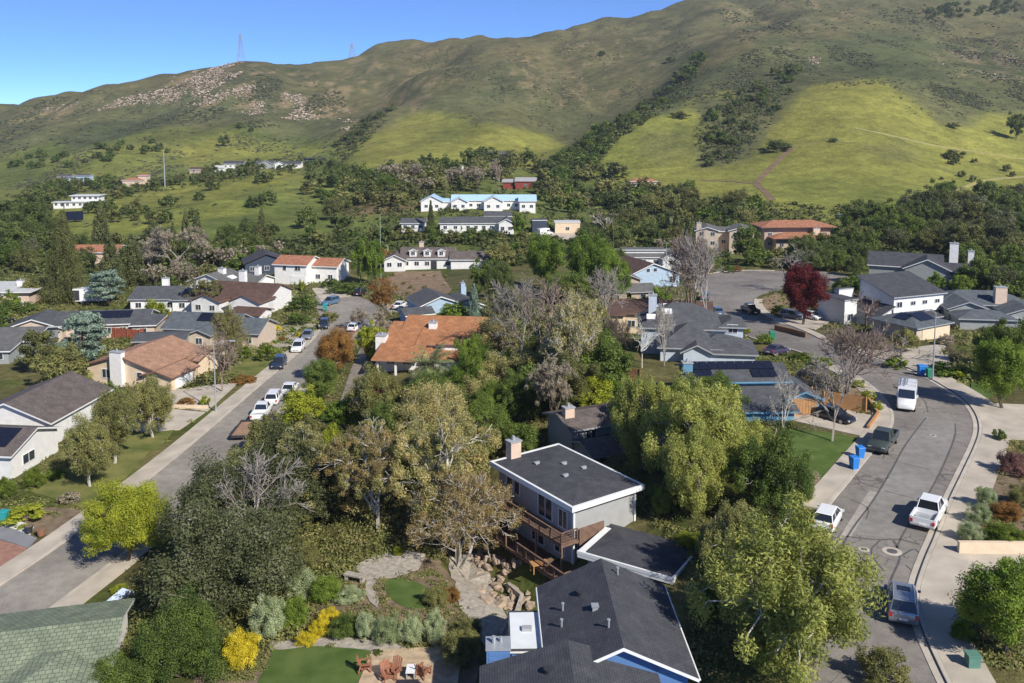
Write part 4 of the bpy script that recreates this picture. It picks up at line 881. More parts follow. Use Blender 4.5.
far_house('house', 'pinkish house nearly hidden by the valley trees beyond the big conifer', 100, 264, 0, [Wg(w=13,d=9,h=4,pitch=.3)], W_blush, R_red, winsp=4)

# ---------------------------------------------------- two storey grey house in the foreground
MAIN = (4.6, 75.6); mz = H(*MAIN)
t, ro, g_ = house('house', 'two storey grey house with low charcoal roof and timber balcony above the creek', MAIN[0], MAIN[1], 35, [Wg(w=6.6,d=10.6,h=4.9,roof='hip',ridge='y',pitch=.13,oh=.62,th=.34,z0=-3.5,win='')], W_grey, R_char, M_white, z=-3.0,
   wins=[(0,'W',-3.6,3.0,1.0,1.3),(0,'W',-2.5,3.0,.9,1.3),(0,'W',1.6,2.45,2.0,2.0),(0,'W',4.0,2.5,1.2,1.6),(0,'W',-3.2,-.1,1.8,2.0),(0,'W',.6,-.1,1.8,2.0),(0,'W',3.6,.2,1.4,1.4)], chim=[(-1.6,5.5,6.6,1.1,.85)], chm=W_blush)
mb = MB(); mb.box(-.09,.09,-.12,.09,-3.4,4.85); mb.build('corner_board', M_trimw, t, (3.3,-5.3,0)); mb = MB(); mb.box(-.09,.09,-.12,.09,-3.4,4.85); mb.build('corner_board', M_trimw, t, (-3.3,-5.3,0))
for (vx, vy) in ((-1.2,2.5),(.6,.9),(1.6,-.6),(-.9,-1.2)):
    zz_ = 4.9+.2-.08+.13*(3.77-abs(vx))
    mb = MB(); mb.box(-.2,.2,-.2,.2,-.05,.12); mb.box(-.28,.28,-.12,.12,.12,.2); mb.build('roof_vent', M_pole, ro, (vx,vy,zz_))
def drip_edge(par, g, zoff=.0, wd=.22):
    v, p = roof_geo(g); e = [v[0], v[1], v[4], v[5]]; mb = MB(); c = Vector((g['x'], g['y'], 0))
    for i in range(4):
        a, b = Vector(e[i]), Vector(e[(i+1) % 4]); d = (b-a).normalized(); nrm = Vector((-d.y, d.x, 0)); 
        if nrm.dot(c-a) < 0: nrm = -nrm
        k = i*.002; A0 = a+d*(.0 if i % 2 else wd); B0 = b-d*(.0 if i % 2 else wd)
        mb.add([A0+Vector((0,0,.004)), B0+Vector((0,0,.004)), B0+nrm*wd+Vector((0,0,.004)), A0+nrm*wd+Vector((0,0,.004)), A0+Vector((0,0,.09)), B0+Vector((0,0,.09)), B0+nrm*wd+Vector((0,0,.09)), A0+nrm*wd+Vector((0,0,.09))], [(0,1,2,3),(7,6,5,4),(0,4,5,1),(1,5,6,2),(2,6,7,3),(3,7,4,0)])
    return mb.build('drip_edge', M_white, par)
drip_edge(ro, g_[0])
def railing(mb, pts, h, post=1.2, mi=0, mesh=True):
    for a, b in zip(pts, pts[1:]):
        a = Vector(a); b = Vector(b); mb.beam(a+Vector((0,0,h)), b+Vector((0,0,h)), .14, .06, mi); mb.beam(a+Vector((0,0,.08)), b+Vector((0,0,.08)), .05, .09, mi)
        n = max(1, int((b-a).length/post))
        for i in range(n+1):
            p = a+(b-a)*i/n; mb.box(p.x-.05, p.x+.05, p.y-.05, p.y+.05, p.z-.3, p.z+h, mi)
        k = int((b-a).length/.16)
        for i in range(1, k):
            p = a+(b-a)*i/k; mb.bar(p+Vector((0,0,.1)), p+Vector((0,0,h-.04)), .012, mi, n=4)
        for q in (.28, .5, .72): mb.beam(a+Vector((0,0,q*h+.08)), b+Vector((0,0,q*h+.08)), .02, .03, mi)
db = MB(); db.box(-5.0,-3.2,-5.9,4.9,2.02,2.2); db.box(-3.2,-.5,-5.9,-5.15,2.02,2.2)
for yy_ in (-5.8,-2.4,1.2,4.7): db.box(-4.95,-4.8,yy_-.07,yy_+.07,-3.6,2.02)
db.build('balcony_deck', M_redwood, t)
rb = MB(); railing(rb, [(-3.25,4.85,2.2),(-4.95,4.85,2.2),(-4.95,1.3,2.2),(-4.95,-5.8,2.2),(-3.3,-5.8,2.2)], 1.0)
rb.build('balcony_railing', M_redwood, t)
pb = MB(); pb.box(-3.2,-.6,-5.95,-5.85,1.75,3.15)
for k in range(7): pb.box(-3.18,-.62,-5.97,-5.95,1.8+k*.19,1.94+k*.19)
pb.build('balcony_screen', M_redwood, t)
lb = MB(); lb.box(-5.6,-3.2,-7.0,5.5,-.6,-.42); lb.build('lower_deck', M_redwood, t)
rb = MB(); railing(rb, [(-5.55,5.4,-.42),(-5.55,1.0,-.42)], .95); railing(rb, [(-5.55,-.6,-.42),(-5.55,-6.9,-.42),(-3.0,-6.9,-.42)], .95); rb.build('lower_railing', M_redwood, t)
# the single storey wing with the white fascia
mb = MB(); mb.box(-3.3,3.3,-2.3,2.3,-4.6,-.001); wl = mb.build('wing_wall', W_grey, t)
a_ = R(-32)-R(35); dx_, dy_ = 9.9-MAIN[0], 66.6-MAIN[1]; ca, sa = math.cos(-R(35)), math.sin(-R(35))
wl.location = (dx_*ca-dy_*sa, dx_*sa+dy_*ca, 2.25); wl.rotation_euler = (0,0,a_)
mb = MB(); X_, Y_ = 3.9, 2.95; mb.slab([(0,1,2,3),(3,2,4,5),(1,4,2),(5,0,3)], [(-X_,-Y_,.3),(X_,-Y_,.3),(1.2,0,.72),(-1.2,0,.72),(X_,Y_,.3),(-X_,Y_,.3)], .34)
wr = mb.build('wing_roof', [R_char, M_white], t); wr.location = wl.location; wr.rotation_euler = wl.rotation_euler
mb = MB(); mb.box(-3.93,3.93,-2.97,-2.80,.2,.46); mb.box(3.78,3.94,-2.79,2.95,.2,.44); mb.box(-3.94,-3.4,-2.79,2.0,.28,.40); tr_ = mb.build('roof_parapet', M_white, wr)
# outdoor table on the lower deck
tp = thing('outdoor_table', 'weathered wooden table on the lower timber deck beneath the balcony', 'table', (2.2, 69.6, -3.75), R(20))
mb = MB(); mb.box(-.7,.7,-.45,.45,.7,.76); mb.build('table_top', M_golden, tp)
for sx in (-1, 1):
    for sy in (-1, 1): mb = MB(); mb.box(sx*.6-.04,sx*.6+.04,sy*.36-.04,sy*.36+.04,0,.7); mb.build('leg', M_golden, tp)

# ---------------------------------------------------- nearest dark roofed house
t, ro, g_ = house('house', 'nearest house with broad charcoal gable roofs, white rake boards and blue siding', 5.9, 50.8, 1.5, [Wg(x=0,y=0,w=7.3,d=8.9,h=2.6,ridge='y',pitch=.45,oh=.5,win='',z0=-5), Wg(x=-2.9,y=-8.3,w=8.8,d=8.6,h=2.55,ridge='y',pitch=.30,oh=.5,win='',z0=-5), Wg(x=-5.0,y=.6,w=1.9,d=4.0,h=2.0,roof='flat',oh=.15,th=.12,win='',z0=-5)], W_deep, R_char, M_white, z=0)
for (vx, vy, k) in ((-2.8,1.0,0),(-3.0,-.6,1),(-1.0,-.3,2),(-.5,-2.6,1),(.9,3.6,1),(-1.6,1.9,3),(-4.1,-5.8,3)):
    zz_ = (2.6+.2+.45*(3.65-abs(vx))) if vy > -5 else 2.55+.2+.30*(4.4-abs(vx+2.9))
    mb = MB()
    if k == 3: mb.cyl(0,0,-.1,.16,.26,12); mb.cyl(0,0,.16,.2,.3,12); mm = M_dark
    elif k == 2: mb.box(-.16,.16,-.16,.16,-.2,.22); mb.box(-.22,.22,-.22,.22,.22,.28); mm = M_pole
    else: mb.cyl(0,0,-.2,.42,.06,8); mb.cyl(0,0,.42,.5,.1,8); mm = M_pole
    mb.build('roof_vent', mm, ro, (vx,vy,zz_))
mb = MB(); mb.box(-1.0,1.0,-1.9,1.9,2.21,2.24)
fr = mb.build('membrane_roof', mat('white_roof_membrane', (.66,.68,.68), .7, .08, 1), t, (-5.0,.6,0))
mb = MB(); mb.box(-.3,.3,-.22,.22,2.24,2.4); mb.build('roof_hatch', M_trimg, fr)
mb = MB(); mb.box(-.66,.66,-.6,.6,-3,3.3,0); mb.box(-.71,.71,-.65,.65,3.3,3.4,1)
for k in range(6): mb.box(-.55,.55,-.63,-.61,1.5+k*.3,1.72+k*.3,0)
mb.cyl(-.25,0,3.4,3.8,.11,8,1); mb.cyl(.15,.1,3.4,3.7,.09,8,1); mb.build('chimney_chase', [W_deep, M_pole], t, (-6.75,-2.6,0))
for s in (-1, 1): mb = MB(); mb.bar((s*4.2, -4.9, 2.5), (s*4.2, 4.9, 2.5), .06, 0, n=6); mb.build('gutter', M_white, ro)

# ------------------------------------------------------------------ vehicles
def paint(name, c, metal=.2): return mat('paint_'+name, c, .28, .02, 1, spec=.5, metal=metal, coat=.6)
P_sil = paint('silver_grey', (.30,.33,.37), .5); P_wh = paint('white', (.78,.78,.77), 0); P_dk = paint('dark_blue', (.03,.04,.07)); P_gn = paint('army_green', (.06,.075,.06)); P_pu = paint('plum', (.06,.045,.10)); P_bk = paint('black', (.015,.015,.02)); P_bl = paint('steel_blue', (.10,.18,.27)); P_gr = paint('grey', (.16,.17,.19))
M_tyre = mat('tyre_rubber', (.02,.02,.02), .85); M_rim = mat('alloy_rim', (.45,.45,.46), .35, .05, 2, metal=.7); M_lamp = mat('headlamp_glass', (.75,.77,.78), .15, .03, 2, spec=.8); M_tail = mat('tail_lamp_red', (.42,.02,.02), .25, .05, 2, spec=.7)
M_cg = mat('car_glass', (.018,.022,.028), .08, .1, 2, spec=.9)
def loft(mb, secs, mi=0, cap=True):
    n = len(secs[0]); b = len(mb.v)
    for s in secs: mb.v += s
    for i in range(len(secs)-1):
        for j in range(n):
            k = (j+1) % n; mb.f.append((b+i*n+j, b+i*n+k, b+(i+1)*n+k, b+(i+1)*n+j)); mb.m.append(mi)
    if cap:
        mb.f.append(tuple(b+j for j in range(n))[::-1]); mb.m.append(mi)
        mb.f.append(tuple(b+(len(secs)-1)*n+j for j in range(n))); mb.m.append(mi)
def sec(x, hw, zb, zt, sh=.82):
    m = (zb+zt)/2+.05
    return [(x,-hw*.92,zb),(x,-hw,zb+.16),(x,-hw,m),(x,-hw*.95,zt-.09),(x,-hw*sh,zt),(x,hw*sh,zt),(x,hw*.95,zt-.09),(x,hw,m),(x,hw,zb+.16),(x,hw*.92,zb)]
SPEC = {
 'suv': dict(L=4.75, W=.95, body=[(-2.37,.86,.42,.92),(-2.28,.93,.3,1.06),(-1.2,.95,.25,1.08),(.7,.95,.25,1.06),(1.15,.94,.25,1.02),(1.95,.9,.28,.92),(2.3,.82,.32,.74),(2.38,.7,.42,.6)], gh=[(-2.22,1.05),(-1.95,1.66),(.35,1.68),(1.12,1.02)], top=1.7, wb=(-1.4,1.45), r=.36),
 'sedan': dict(L=4.7, W=.91, body=[(-2.35,.78,.42,.86),(-2.2,.88,.3,.97),(-1.3,.91,.22,1.0),(.6,.91,.22,.97),(1.2,.9,.22,.9),(2.0,.86,.26,.78),(2.3,.76,.32,.64),(2.36,.66,.4,.55)], gh=[(-1.85,.97),(-1.05,1.40),(.15,1.42),(1.1,.93)], top=1.43, wb=(-1.38,1.42), r=.33),
 'hatch': dict(L=4.2, W=.89, body=[(-2.1,.8,.42,.9),(-2.0,.87,.3,1.0),(-1.1,.89,.24,1.02),(.6,.89,.24,.98),(1.1,.88,.24,.93),(1.75,.83,.28,.8),(2.05,.74,.34,.66),(2.1,.66,.42,.56)], gh=[(-1.95,1.0),(-1.6,1.48),(.25,1.5),(1.1,.95)], top=1.5, wb=(-1.25,1.28), r=.33),
 'pickup': dict(L=5.7, W=.98, body=[(-2.85,.95,.5,.72),(-2.8,.97,.42,.74),(-.9,.98,.38,.74),(-.85,.98,.36,1.14),(.9,.98,.36,1.14),(1.3,.97,.36,1.12),(2.5,.94,.38,1.04),(2.78,.88,.42,.9),(2.84,.8,.5,.75)], gh=[(-.82,1.12),(-.62,1.8),(.72,1.82),(1.35,1.12)], top=1.84, wb=(-1.75,1.85), r=.4),
 'van': dict(L=5.6, W=1.0, body=[(-2.78,.94,.5,2.35),(-2.7,.98,.35,2.48),(-.5,1.0,.3,2.5),(1.15,1.0,.3,2.46),(1.35,.99,.3,1.25),(2.15,.95,.32,1.1),(2.6,.88,.36,.9),(2.72,.76,.44,.75)], gh=None, top=2.5, wb=(-1.75,1.85), r=.36),
}
def wheel(par, x, y, r, tyre=True):
    mb = MB(); s = 1 if y > 0 else -1
    mb.bar((0,-.11,0), (0,.11,0), r, 0, n=18); w_ = mb.build('wheel', M_tyre, par, (x, y-s*.1, r))
    m2 = MB(); m2.bar((0,s*.09,0), (0,s*.125,0), r*.64, 0, n=10); m2.bar((0,s*.12,0), (0,s*.135,0), r*.16, 0, n=8); m2.build('rim', M_rim, w_)
def car(kind, label, paint_, tail, nose, cat=None, name=None, zoff=.05, rack=False, group=None, sun=False, ground=None):
    S = SPEC[kind]
    a = G(*tail); b = G(*nose); ang = math.atan2(b[1]-a[1], b[0]-a[0]); x, y = ((a[0]+b[0])/2, (a[1]+b[1])/2)
    d = Vector((math.cos(ang), math.sin(ang)))
    zf, zr = H(x+d.x*1.4, y+d.y*1.4), H(x-d.x*1.4, y-d.y*1.4)
    t = thing(name or {'suv':'parked_suv','sedan':'parked_car','hatch':'parked_car','pickup':'pickup_truck','van':'van'}[kind], label, cat or {'suv':'suv','sedan':'car','hatch':'car','pickup':'pickup truck','van':'van'}[kind], (x, y, (zf+zr)/2+zoff), ang, group)
    t.rotation_euler = (0, -math.atan2(zf-zr, 2.8), ang)
    mb = MB(); loft(mb, [sec(x_, hw, zb, zt, .82 if zt < 2 else .9) for x_, hw, zb, zt in S['body']])
    W = S['W']
    if kind == 'pickup':
        for s in (-1, 1): mb.box(-2.82,-.86, s*.90-.07, s*.90+.07, .7, 1.12)
        mb.box(-2.84,-2.75,-.9,.9,.6,1.12)
    bo = mb.build('body', paint_, t); bo.data.polygons.foreach_set('use_smooth', [True]*len(bo.data.polygons))
    try: bo.data.set_sharp_from_angle(angle=R(38))
    except Exception: pass
    if kind == 'pickup': mb = MB(); mb.box(-2.74,-.88,-.83,.83,.745,.78); mb.build('bed_liner', M_pole if paint_ is P_wh else M_dark, t)
    if S['gh']:
        (xr, zr0), (xr2, zt1), (xf2, zt2), (xf, zf0) = S['gh']; hb, ht = W*.86, W*.70
        gm_ = MB(); V = [(xr,-hb,zr0-.02),(xf,-hb,zf0-.02),(xf,hb,zf0-.02),(xr,hb,zr0-.02),(xr2,-ht,zt1),(xf2,-ht,zt2),(xf2,ht,zt2),(xr2,ht,zt1)]
        gm_.add(V, [(0,1,5,4),(1,2,6,5),(2,3,7,6),(3,0,4,7),(4,5,6,7)]); gm_.build('windows', M_cg, t)
        pm = MB(); 
        for i, j in ((0,4),(1,5),(2,6),(3,7)): pm.beam(V[i], V[j], .07, .07)
        for s in (-1, 1):
            xm = (xr2+xf2)/2-.1; pm.beam((xm, s*(hb+.01), zr0-.02), (xm, s*(ht+.01), (zt1+zt2)/2), .05, .09)
        pm.build('roof_pillars', paint_, t)  # body-colour pillars joining the beltline to the car roof, several loose beams
        rp_ = MB(); V2 = [(xr2-.04,-ht-.03,zt1),(xf2+.05,-ht-.03,zt2),(xf2+.05,ht+.03,zt2),(xr2-.04,ht+.03,zt1)]
        rp_.add(V2+[(v[0]*.96, v[1]*.92, v[2]+.05) for v in V2], [(0,1,5,4),(1,2,6,5),(2,3,7,6),(3,0,4,7),(4,5,6,7)]); ro_ = rp_.build('roof', paint_, t)
        if sun: mb = MB(); mb.box(-.75,.15,-.42,.42,zt1+.051,zt1+.066); mb.build('sunroof', M_cg, ro_)
        if kind == 'suv':
            mb = MB(); 
            for s in (-1, 1): mb.bar((xr2, s*ht*.95, zt1+.1), (xf2-.1, s*ht*.95, zt2+.1), .02, 0, n=5)
            mb.build('roof_rail', M_pole, ro_)
    else:
        mb = MB(); mb.add([(1.2,-.82,2.22),(1.2,.82,2.22),(1.42,.86,1.32),(1.42,-.86,1.32)], [(0,3,2,1)]); mb.add([(1.17,-.82,2.24),(1.17,.82,2.24),(1.37,.86,1.30),(1.37,-.86,1.30)], [(0,1,2,3)])
        mb.build('windscreen', M_cg, t)
        for s in (-1, 1): mb = MB(); mb.box(.1,1.1,s*1.0-.012,s*1.0+.012,1.45,2.0); mb.build('side_window', M_cg, t)
    if rack:
        mb = MB()
        for x_ in (-2.0,-.6,.8):
            mb.bar((x_,-.85,2.5),(x_,-.85,2.68),.025); mb.bar((x_,.85,2.5),(x_,.85,2.68),.025); mb.bar((x_,-.9,2.68),(x_,.9,2.68),.03)
        mb.build('roof_rack', M_pole, t)
        lt = thing('ladder', 'pale aluminium ladder lying on the rack of the white work van', 'ladder', t.location, ang); lt.rotation_euler = t.rotation_euler
        mb = MB(); mb.box(-2.5,1.0,-.5,-.44,2.72,2.8); mb.box(-2.5,1.0,-.06,0,2.72,2.8); mb.build('rail', M_rim, lt); mb = MB()
        for k in range(10): mb.box(-2.4+k*.35,-2.36+k*.35,-.44,-.06,2.74,2.78)
        mb.build('rung', M_rim, lt)
    for wx in S['wb']:
        for s in (-1, 1): wheel(t, wx, s*W*.98, S['r'])
    xf = S['body'][-2][0]; xr_ = S['body'][0][0]; hz = S['body'][-2][3]-.1; tz = .85 if kind != 'van' else 1.1
    for s in (-1, 1):
        mb = MB(); mb.box(xf-.22, xf+.03, s*.62-.16, s*.62+.16, hz-.07, hz+.07); mb.build('headlight', M_lamp, t)
        mb = MB(); mb.box(xr_-.03, xr_+.12, s*(W-.17)-.1, s*(W-.17)+.1, tz-.16, tz+.12); mb.build('taillight', M_tail, t)
        mb = MB(); mb.box(S['gh'][3][0]-.35 if S['gh'] else 1.0, S['gh'][3][0]-.22 if S['gh'] else 1.14, s*(W+.1)-.09, s*(W+.1)+.09, 1.0 if kind != 'van' else 1.4, 1.14 if kind != 'van' else 1.7); mb.build('side_mirror', paint_, t)
    mb = MB(); mb.box(xf+.0, xf+.075, -.42, .42, hz-.22, hz+.02); mb.build('grille', M_dark, t)
    mb = MB(); mb.box(xr_-.05, xr_, -.26, .26, .55, .68); mb.build('number_plate', M_white, t)
    return t
car('suv', 'silver grey suv with black sunroof parked at the kerb, nearest car', P_sil, (903,628), (901,594), sun=True)
car('pickup', 'white pickup truck with open bed parked at the kerb above the manhole covers', P_wh, (922,532), (936,508))
car('van', 'white work van with a roof rack and ladder parked facing the camera', P_wh, (908,398), (905,415), rack=True)
car('pickup', 'dark green pickup truck parked beside the blue bins', P_gn, (890,438), (875,457))
car('hatch', 'small white car half hidden by the drooping willow', P_wh, (820,538), (835,512))
car('sedan', 'dark plum sedan in the driveway beside the golden wooden fence', P_bk, (820,416), (847,424))
car('sedan', 'purple sedan parked on the driveway behind the black solar roof', P_pu, (764,357), (789,352))
car('sedan', 'steel blue car parked at the kerb right of the brown roofed house', P_bl, (723,320), (712,309))
car('pickup', 'black pickup truck parked at the inner bend near the red tree', P_bk, (758,317), (742,309))
car('hatch', 'small blue and white car at the kerb beneath the tall bare trees', P_bl, (704,303), (706,296))
car('suv', 'pale grey suv under the dark red tree, nearer the street', P_gr, (786,318), (800,320))
car('hatch', 'white car under the dark red tree, nearer the white house', P_wh, (806,318), (819,321))
car('suv', 'dark blue suv parked alone at the left kerb of the left street', P_dk, (284,361), (274,374))
car('suv', 'white suv parked behind the dark blue one at the left kerb', P_wh, (303,345), (293,357))
car('sedan', 'silver sedan parked just beyond the white suv on the left street', P_sil, (311,334), (304,343))
car('suv', 'blue black suv parked at the far end of the kerbside row', P_dk, (327,323), (321,333))
car('pickup', 'white pickup truck coupled to the empty flatbed trailer', P_wh, (257,424), (267,409))
car('suv', 'white suv parked ahead of the pickup with the trailer', P_wh, (270,408), (279,396))
car('sedan', 'white sedan parked foremost in the row ahead of the trailer', P_wh, (286,398), (294,387))
car('suv', 'steel blue suv on the cul de sac beside the teal bin', P_bl, (336,303), (325,306))
car('suv', 'black suv parked at the top of the left cul de sac', P_bk, (357,297), (365,293))
car('sedan', 'white car half hidden behind the rust coloured tree', P_wh, (397,310), (403,306))
car('hatch', 'white car at the right kerb beside the round rust green tree', P_wh, (352,332), (359,328))
car('van', 'white van parked beside the tan workshop on the valley floor', P_wh, (540,236), (550,235))
car('suv', 'dark jeep standing in the yellow meadow behind the red tile roof', P_bk, (838,219), (846,219), name='parked_suv')
car('sedan', 'dark car parked at the left edge of the picture', P_bk, (-2,325), (7,323))
# utility trailer
a = G(238,444); b = G(252,425); ang = math.atan2(b[1]-a[1], b[0]-a[0]); cx, cy = (a[0]+b[0])/2, (a[1]+b[1])/2
tr = thing('flatbed_trailer', 'empty flatbed trailer with brown plank deck and low black rails', 'trailer', (cx, cy, H(cx, cy)+.05), ang)
mb = MB(); mb.box(-2.6,2.6,-1.05,1.05,.55,.66); 
for k in range(12): mb.box(-2.58+k*.433,-2.2+k*.433,-1.04,1.04,.66,.675)
mb.build('plank_deck', mat('trailer_planks', (.30,.19,.125), .85, .25, 2.), tr)
mb = MB()
for s in (-1, 1): mb.box(-2.6,2.6,s*1.1-.05,s*1.1+.05,.5,.92)
mb.box(-2.66,-2.6,-1.1,1.1,.45,.75); mb.box(2.6,2.66,-1.1,1.1,.5,.92); mb.build('side_rail', M_dark, tr)
mb = MB(); mb.bar((2.6,-.7,.5),(3.6,0,.45),.05); mb.bar((2.6,.7,.5),(3.6,0,.45),.05); mb.build('tow_bar', M_dark, tr)
for s in (-1, 1):
    wheel(tr, -.4, s*1.25, .33); wheel(tr, .4, s*1.25, .33); mb = MB(); mb.box(-.8,.8,s*1.25-.14,s*1.25+.14,.7,.76); mb.build('mudguard', M_dark, tr)
# boxy white camper behind the low house
x, y = G(92, 303); t = thing('camper', 'boxy white camper with dark open end beside the low grey roof', 'camper', (x, y, H(x, y)+.1), R(8))
mb = MB(); mb.box(-3.6,3.6,-1.3,1.3,.6,3.4); mb.build('body', P_wh, t); mb = MB(); mb.box(-3.66,-2.2,-1.32,-1.3,.8,3.1); mb.box(-3.62,-3.6,-1.2,1.2,.8,3.1); mb.build('dark_panel', M_dark, t)
for wx in (-1.8, 1.8):
    for s in (-1, 1): wheel(t, wx, s*1.2, .38)
# ------------------------------------------------------------------ bins, lamps, poles
def bin_(px, py, m, label, s=1., rz=0):
    x, y = G(px, py); t = thing('wheelie_bin', label, 'bin', (x, y, H(x, y)+.1), R(rz))
    mb = MB(); w0, w1 = .24*s, .31*s; h = .98*s
    mb.add([(-w0,-w0,.05),(w0,-w0,.05),(w0,w0,.05),(-w0,w0,.05),(-w1,-w1,h),(w1,-w1,h),(w1,w1*1.15,h),(-w1,w1*1.15,h)], [(0,3,2,1),(4,5,6,7),(0,1,5,4),(1,2,6,5),(2,3,7,6),(3,0,4,7)]); mb.build('body', m, t)
    mb = MB(); mb.add([(-w1-.03,-w1-.05,h),(w1+.03,-w1-.05,h),(w1+.03,w1*1.2,h),(-w1-.03,w1*1.2,h),(-w1,-w1,h+.06),(w1,-w1,h+.06),(w1,w1,h+.1),(-w1,w1,h+.1)], [(0,3,2,1),(4,5,6,7),(0,1,5,4),(1,2,6,5),(2,3,7,6),(3,0,4,7)]); mb.build('lid', m, t)
    for q in (-1, 1): mb = MB(); mb.bar((q*w0-.03,w0+.04,.1),(q*w0+.03,w0+.04,.1),.1,0,n=12); mb.build('wheel', M_tyre, t)
    mb = MB(); mb.bar((-w0,w1+.12,h-.06),(w0,w1+.12,h-.06),.018); mb.build('handle', m, t)
B_blue = mat('blue_bin_plastic', (.03,.20,.58), .4, .05, 2); B_teal = mat('teal_bin_plastic', (.03,.30,.30), .4, .05, 2); B_green = mat('green_bin_plastic', (.03,.22,.12), .4, .05, 2)
bin_(854,470, B_blue, 'bright blue wheelie bin standing on the sidewalk nearer the camera', 1.15, 15); bin_(860,459, B_blue, 'blue wheelie bin directly in front of the dark green pickup', 1.1, 10)
bin_(921,376, B_blue, 'blue wheelie bin at the foot of the right street lamp', 1.3, 0); bin_(924.5,374, B_blue, 'second blue bin squeezed between the blue and the green ones by the lamp'); bin_(929,378, B_green, 'green wheelie bin beside the right street lamp pole', 1.1)
bin_(772,341, B_green, 'green wheelie bin beside the round hedge above the purple sedan', 1.4); bin_(325,311, B_teal, 'teal wheelie bin in front of the steel blue suv', 1.4)
bin_(20,309, B_blue, 'blue wheelie bin among hedges by the flat roofed house', 1.3); bin_(4,524, B_teal, 'teal green bin on the white slab at the left edge', 1.2)
def pot(px, py, m, label, r=.4):
    x, y = G(px, py); t = thing('garden_pot', label, 'pot', (x, y, H(x, y)+.13)); mb = MB(); mb.bar((0,0,0),(0,0,.6),r*.7,0,r,14); mb.bar((0,0,.6),(0,0,.68),r*1.08,0,n=14); mb.build('body', m, t); mb = MB(); mb.bar((0,0,.6),(0,0,.7),r*.9,0,n=12); mb.build('soil', M_mulch, t)
pot(29,534, M_dark, 'black round pot at the end of the brick driveway'); pot(41,537, mat('terracotta_clay', (.26,.12,.07), .8), 'brown clay pot right of the black pot', .38)
def lamp(px, py, h, label, arm, z_=.12):
    x, y = G(px, py); t = thing('street_lamp', label, 'street lamp', (x, y, H(x, y)+z_))
    mb = MB(); mb.bar((0,0,0),(0,0,h),.11,0,.06,8); mb.bar((0,0,0),(0,0,.35),.18,0,n=8); mb.build('pole', M_pole, t)
    mb = MB(); ax, ay = arm; mb.bar((0,0,h-.1),(ax*.5,ay*.5,h+.35),.045); mb.bar((ax*.5,ay*.5,h+.35),(ax,ay,h+.42),.04); mb.build('arm', M_pole, t)
    mb = MB(); l = math.hypot(ax, ay); ux, uy = ax/l, ay/l; mb.beam((ax-ux*.1, ay-uy*.1, h+.42),(ax+ux*.65, ay+uy*.65, h+.40),.26,.14); mb.build('lamp_head', M_trimg, t)
lamp(216,412, 9.3, 'tall grey street lamp on the left street sidewalk near the driveway', (2.2,.2)); lamp(932.5,380.5, 8.6, 'tall grey street lamp beside the bins at the right hand bend', (-1.1,-.3)); lamp(117,285, 7.5, 'distant street lamp beside the pale blue conifer', (-1.6,0)); lamp(666,276, 8.5, 'street lamp by the cul de sac in front of the beige house', (2,-1))
def pole(px, py, h, label, cross=True, m=None, r=.13, name='utility_pole'):
    x, y = G(px, py); t = thing(name, label, 'utility pole', (x, y, H(x, y)-.2)); mb = MB(); mb.bar((0,0,0),(0,0,h),r,0,r*.6,8); mb.build('pole', m or M_bark, t)
    if cross:
        mb = MB(); mb.box(-1.1,1.1,-.06,.06,h-.7,h-.55); mb.build('cross_arm', m or M_bark, t); mb = MB()
        for q in (-1,-.5,.5,1): mb.cyl(q,0,h-.55,h-.35,.06,6)
        mb.build('insulator', M_trimg, t)
pole(613,282, 17, 'wooden utility pole rising from the maples in the middle of the valley'); pole(588,222, 10, 'wooden utility pole left of the oak belt'); pole(165,187, 21, 'tall pale metal pole on the left meadow', False, M_pole, .35, 'metal_mast'); pole(381,281, 17, 'slender greenish flagpole beside the round driveway trees', False, mat('green_pole', (.25,.32,.25), .6), .11, 'flag_pole')
pole(190,300, 9, 'dark utility pole behind the blue roofed houses'); pole(69,405, 6, 'short dark pole beside the olive tree at left', False)
# lattice towers on the ridge
def tower(px, py, h, label):
    while G(px, py)[1] > 2300: py += 1
    x, y = G(px, py); t = thing('transmission_tower', label, 'transmission tower', (x, y, H(x, y)-1)); mb = MB(); lv = [0,.25,.45,.62,.76,.88,1]
    cs = [(-1,-1),(1,-1),(1,1),(-1,1)]; w_ = lambda q: 4.2*(1-q)*(1-.3*q)+.7
    for q0, q1 in zip(lv, lv[1:]):
        for i in range(4):
            a, b = cs[i], cs[(i+1) % 4]; A = (a[0]*w_(q0), a[1]*w_(q0), q0*h); B = (b[0]*w_(q0), b[1]*w_(q0), q0*h); A2 = (a[0]*w_(q1), a[1]*w_(q1), q1*h); B2 = (b[0]*w_(q1), b[1]*w_(q1), q1*h)
            mb.bar(A, A2, .2, n=4); mb.bar(A, B2, .12, n=4); mb.bar(B, A2, .12, n=4); mb.bar(A2, B2, .12, n=4)
    mb.build('lattice_frame', M_pole, t)
    for q in (.72,.84,.96): mb = MB(); mb.bar((-7,0,q*h),(7,0,q*h),.2,n=4); mb.bar((-7,0,q*h),(0,0,q*h+2),.1,n=4); mb.bar((7,0,q*h),(0,0,q*h+2),.1,n=4); mb.build('cross_arm', M_pole, t)
tower(241,50, 36, 'steel lattice transmission tower standing on the left ridge above the pale cliff'); tower(352,45, 22, 'smaller lattice mast farther right along the ridge')
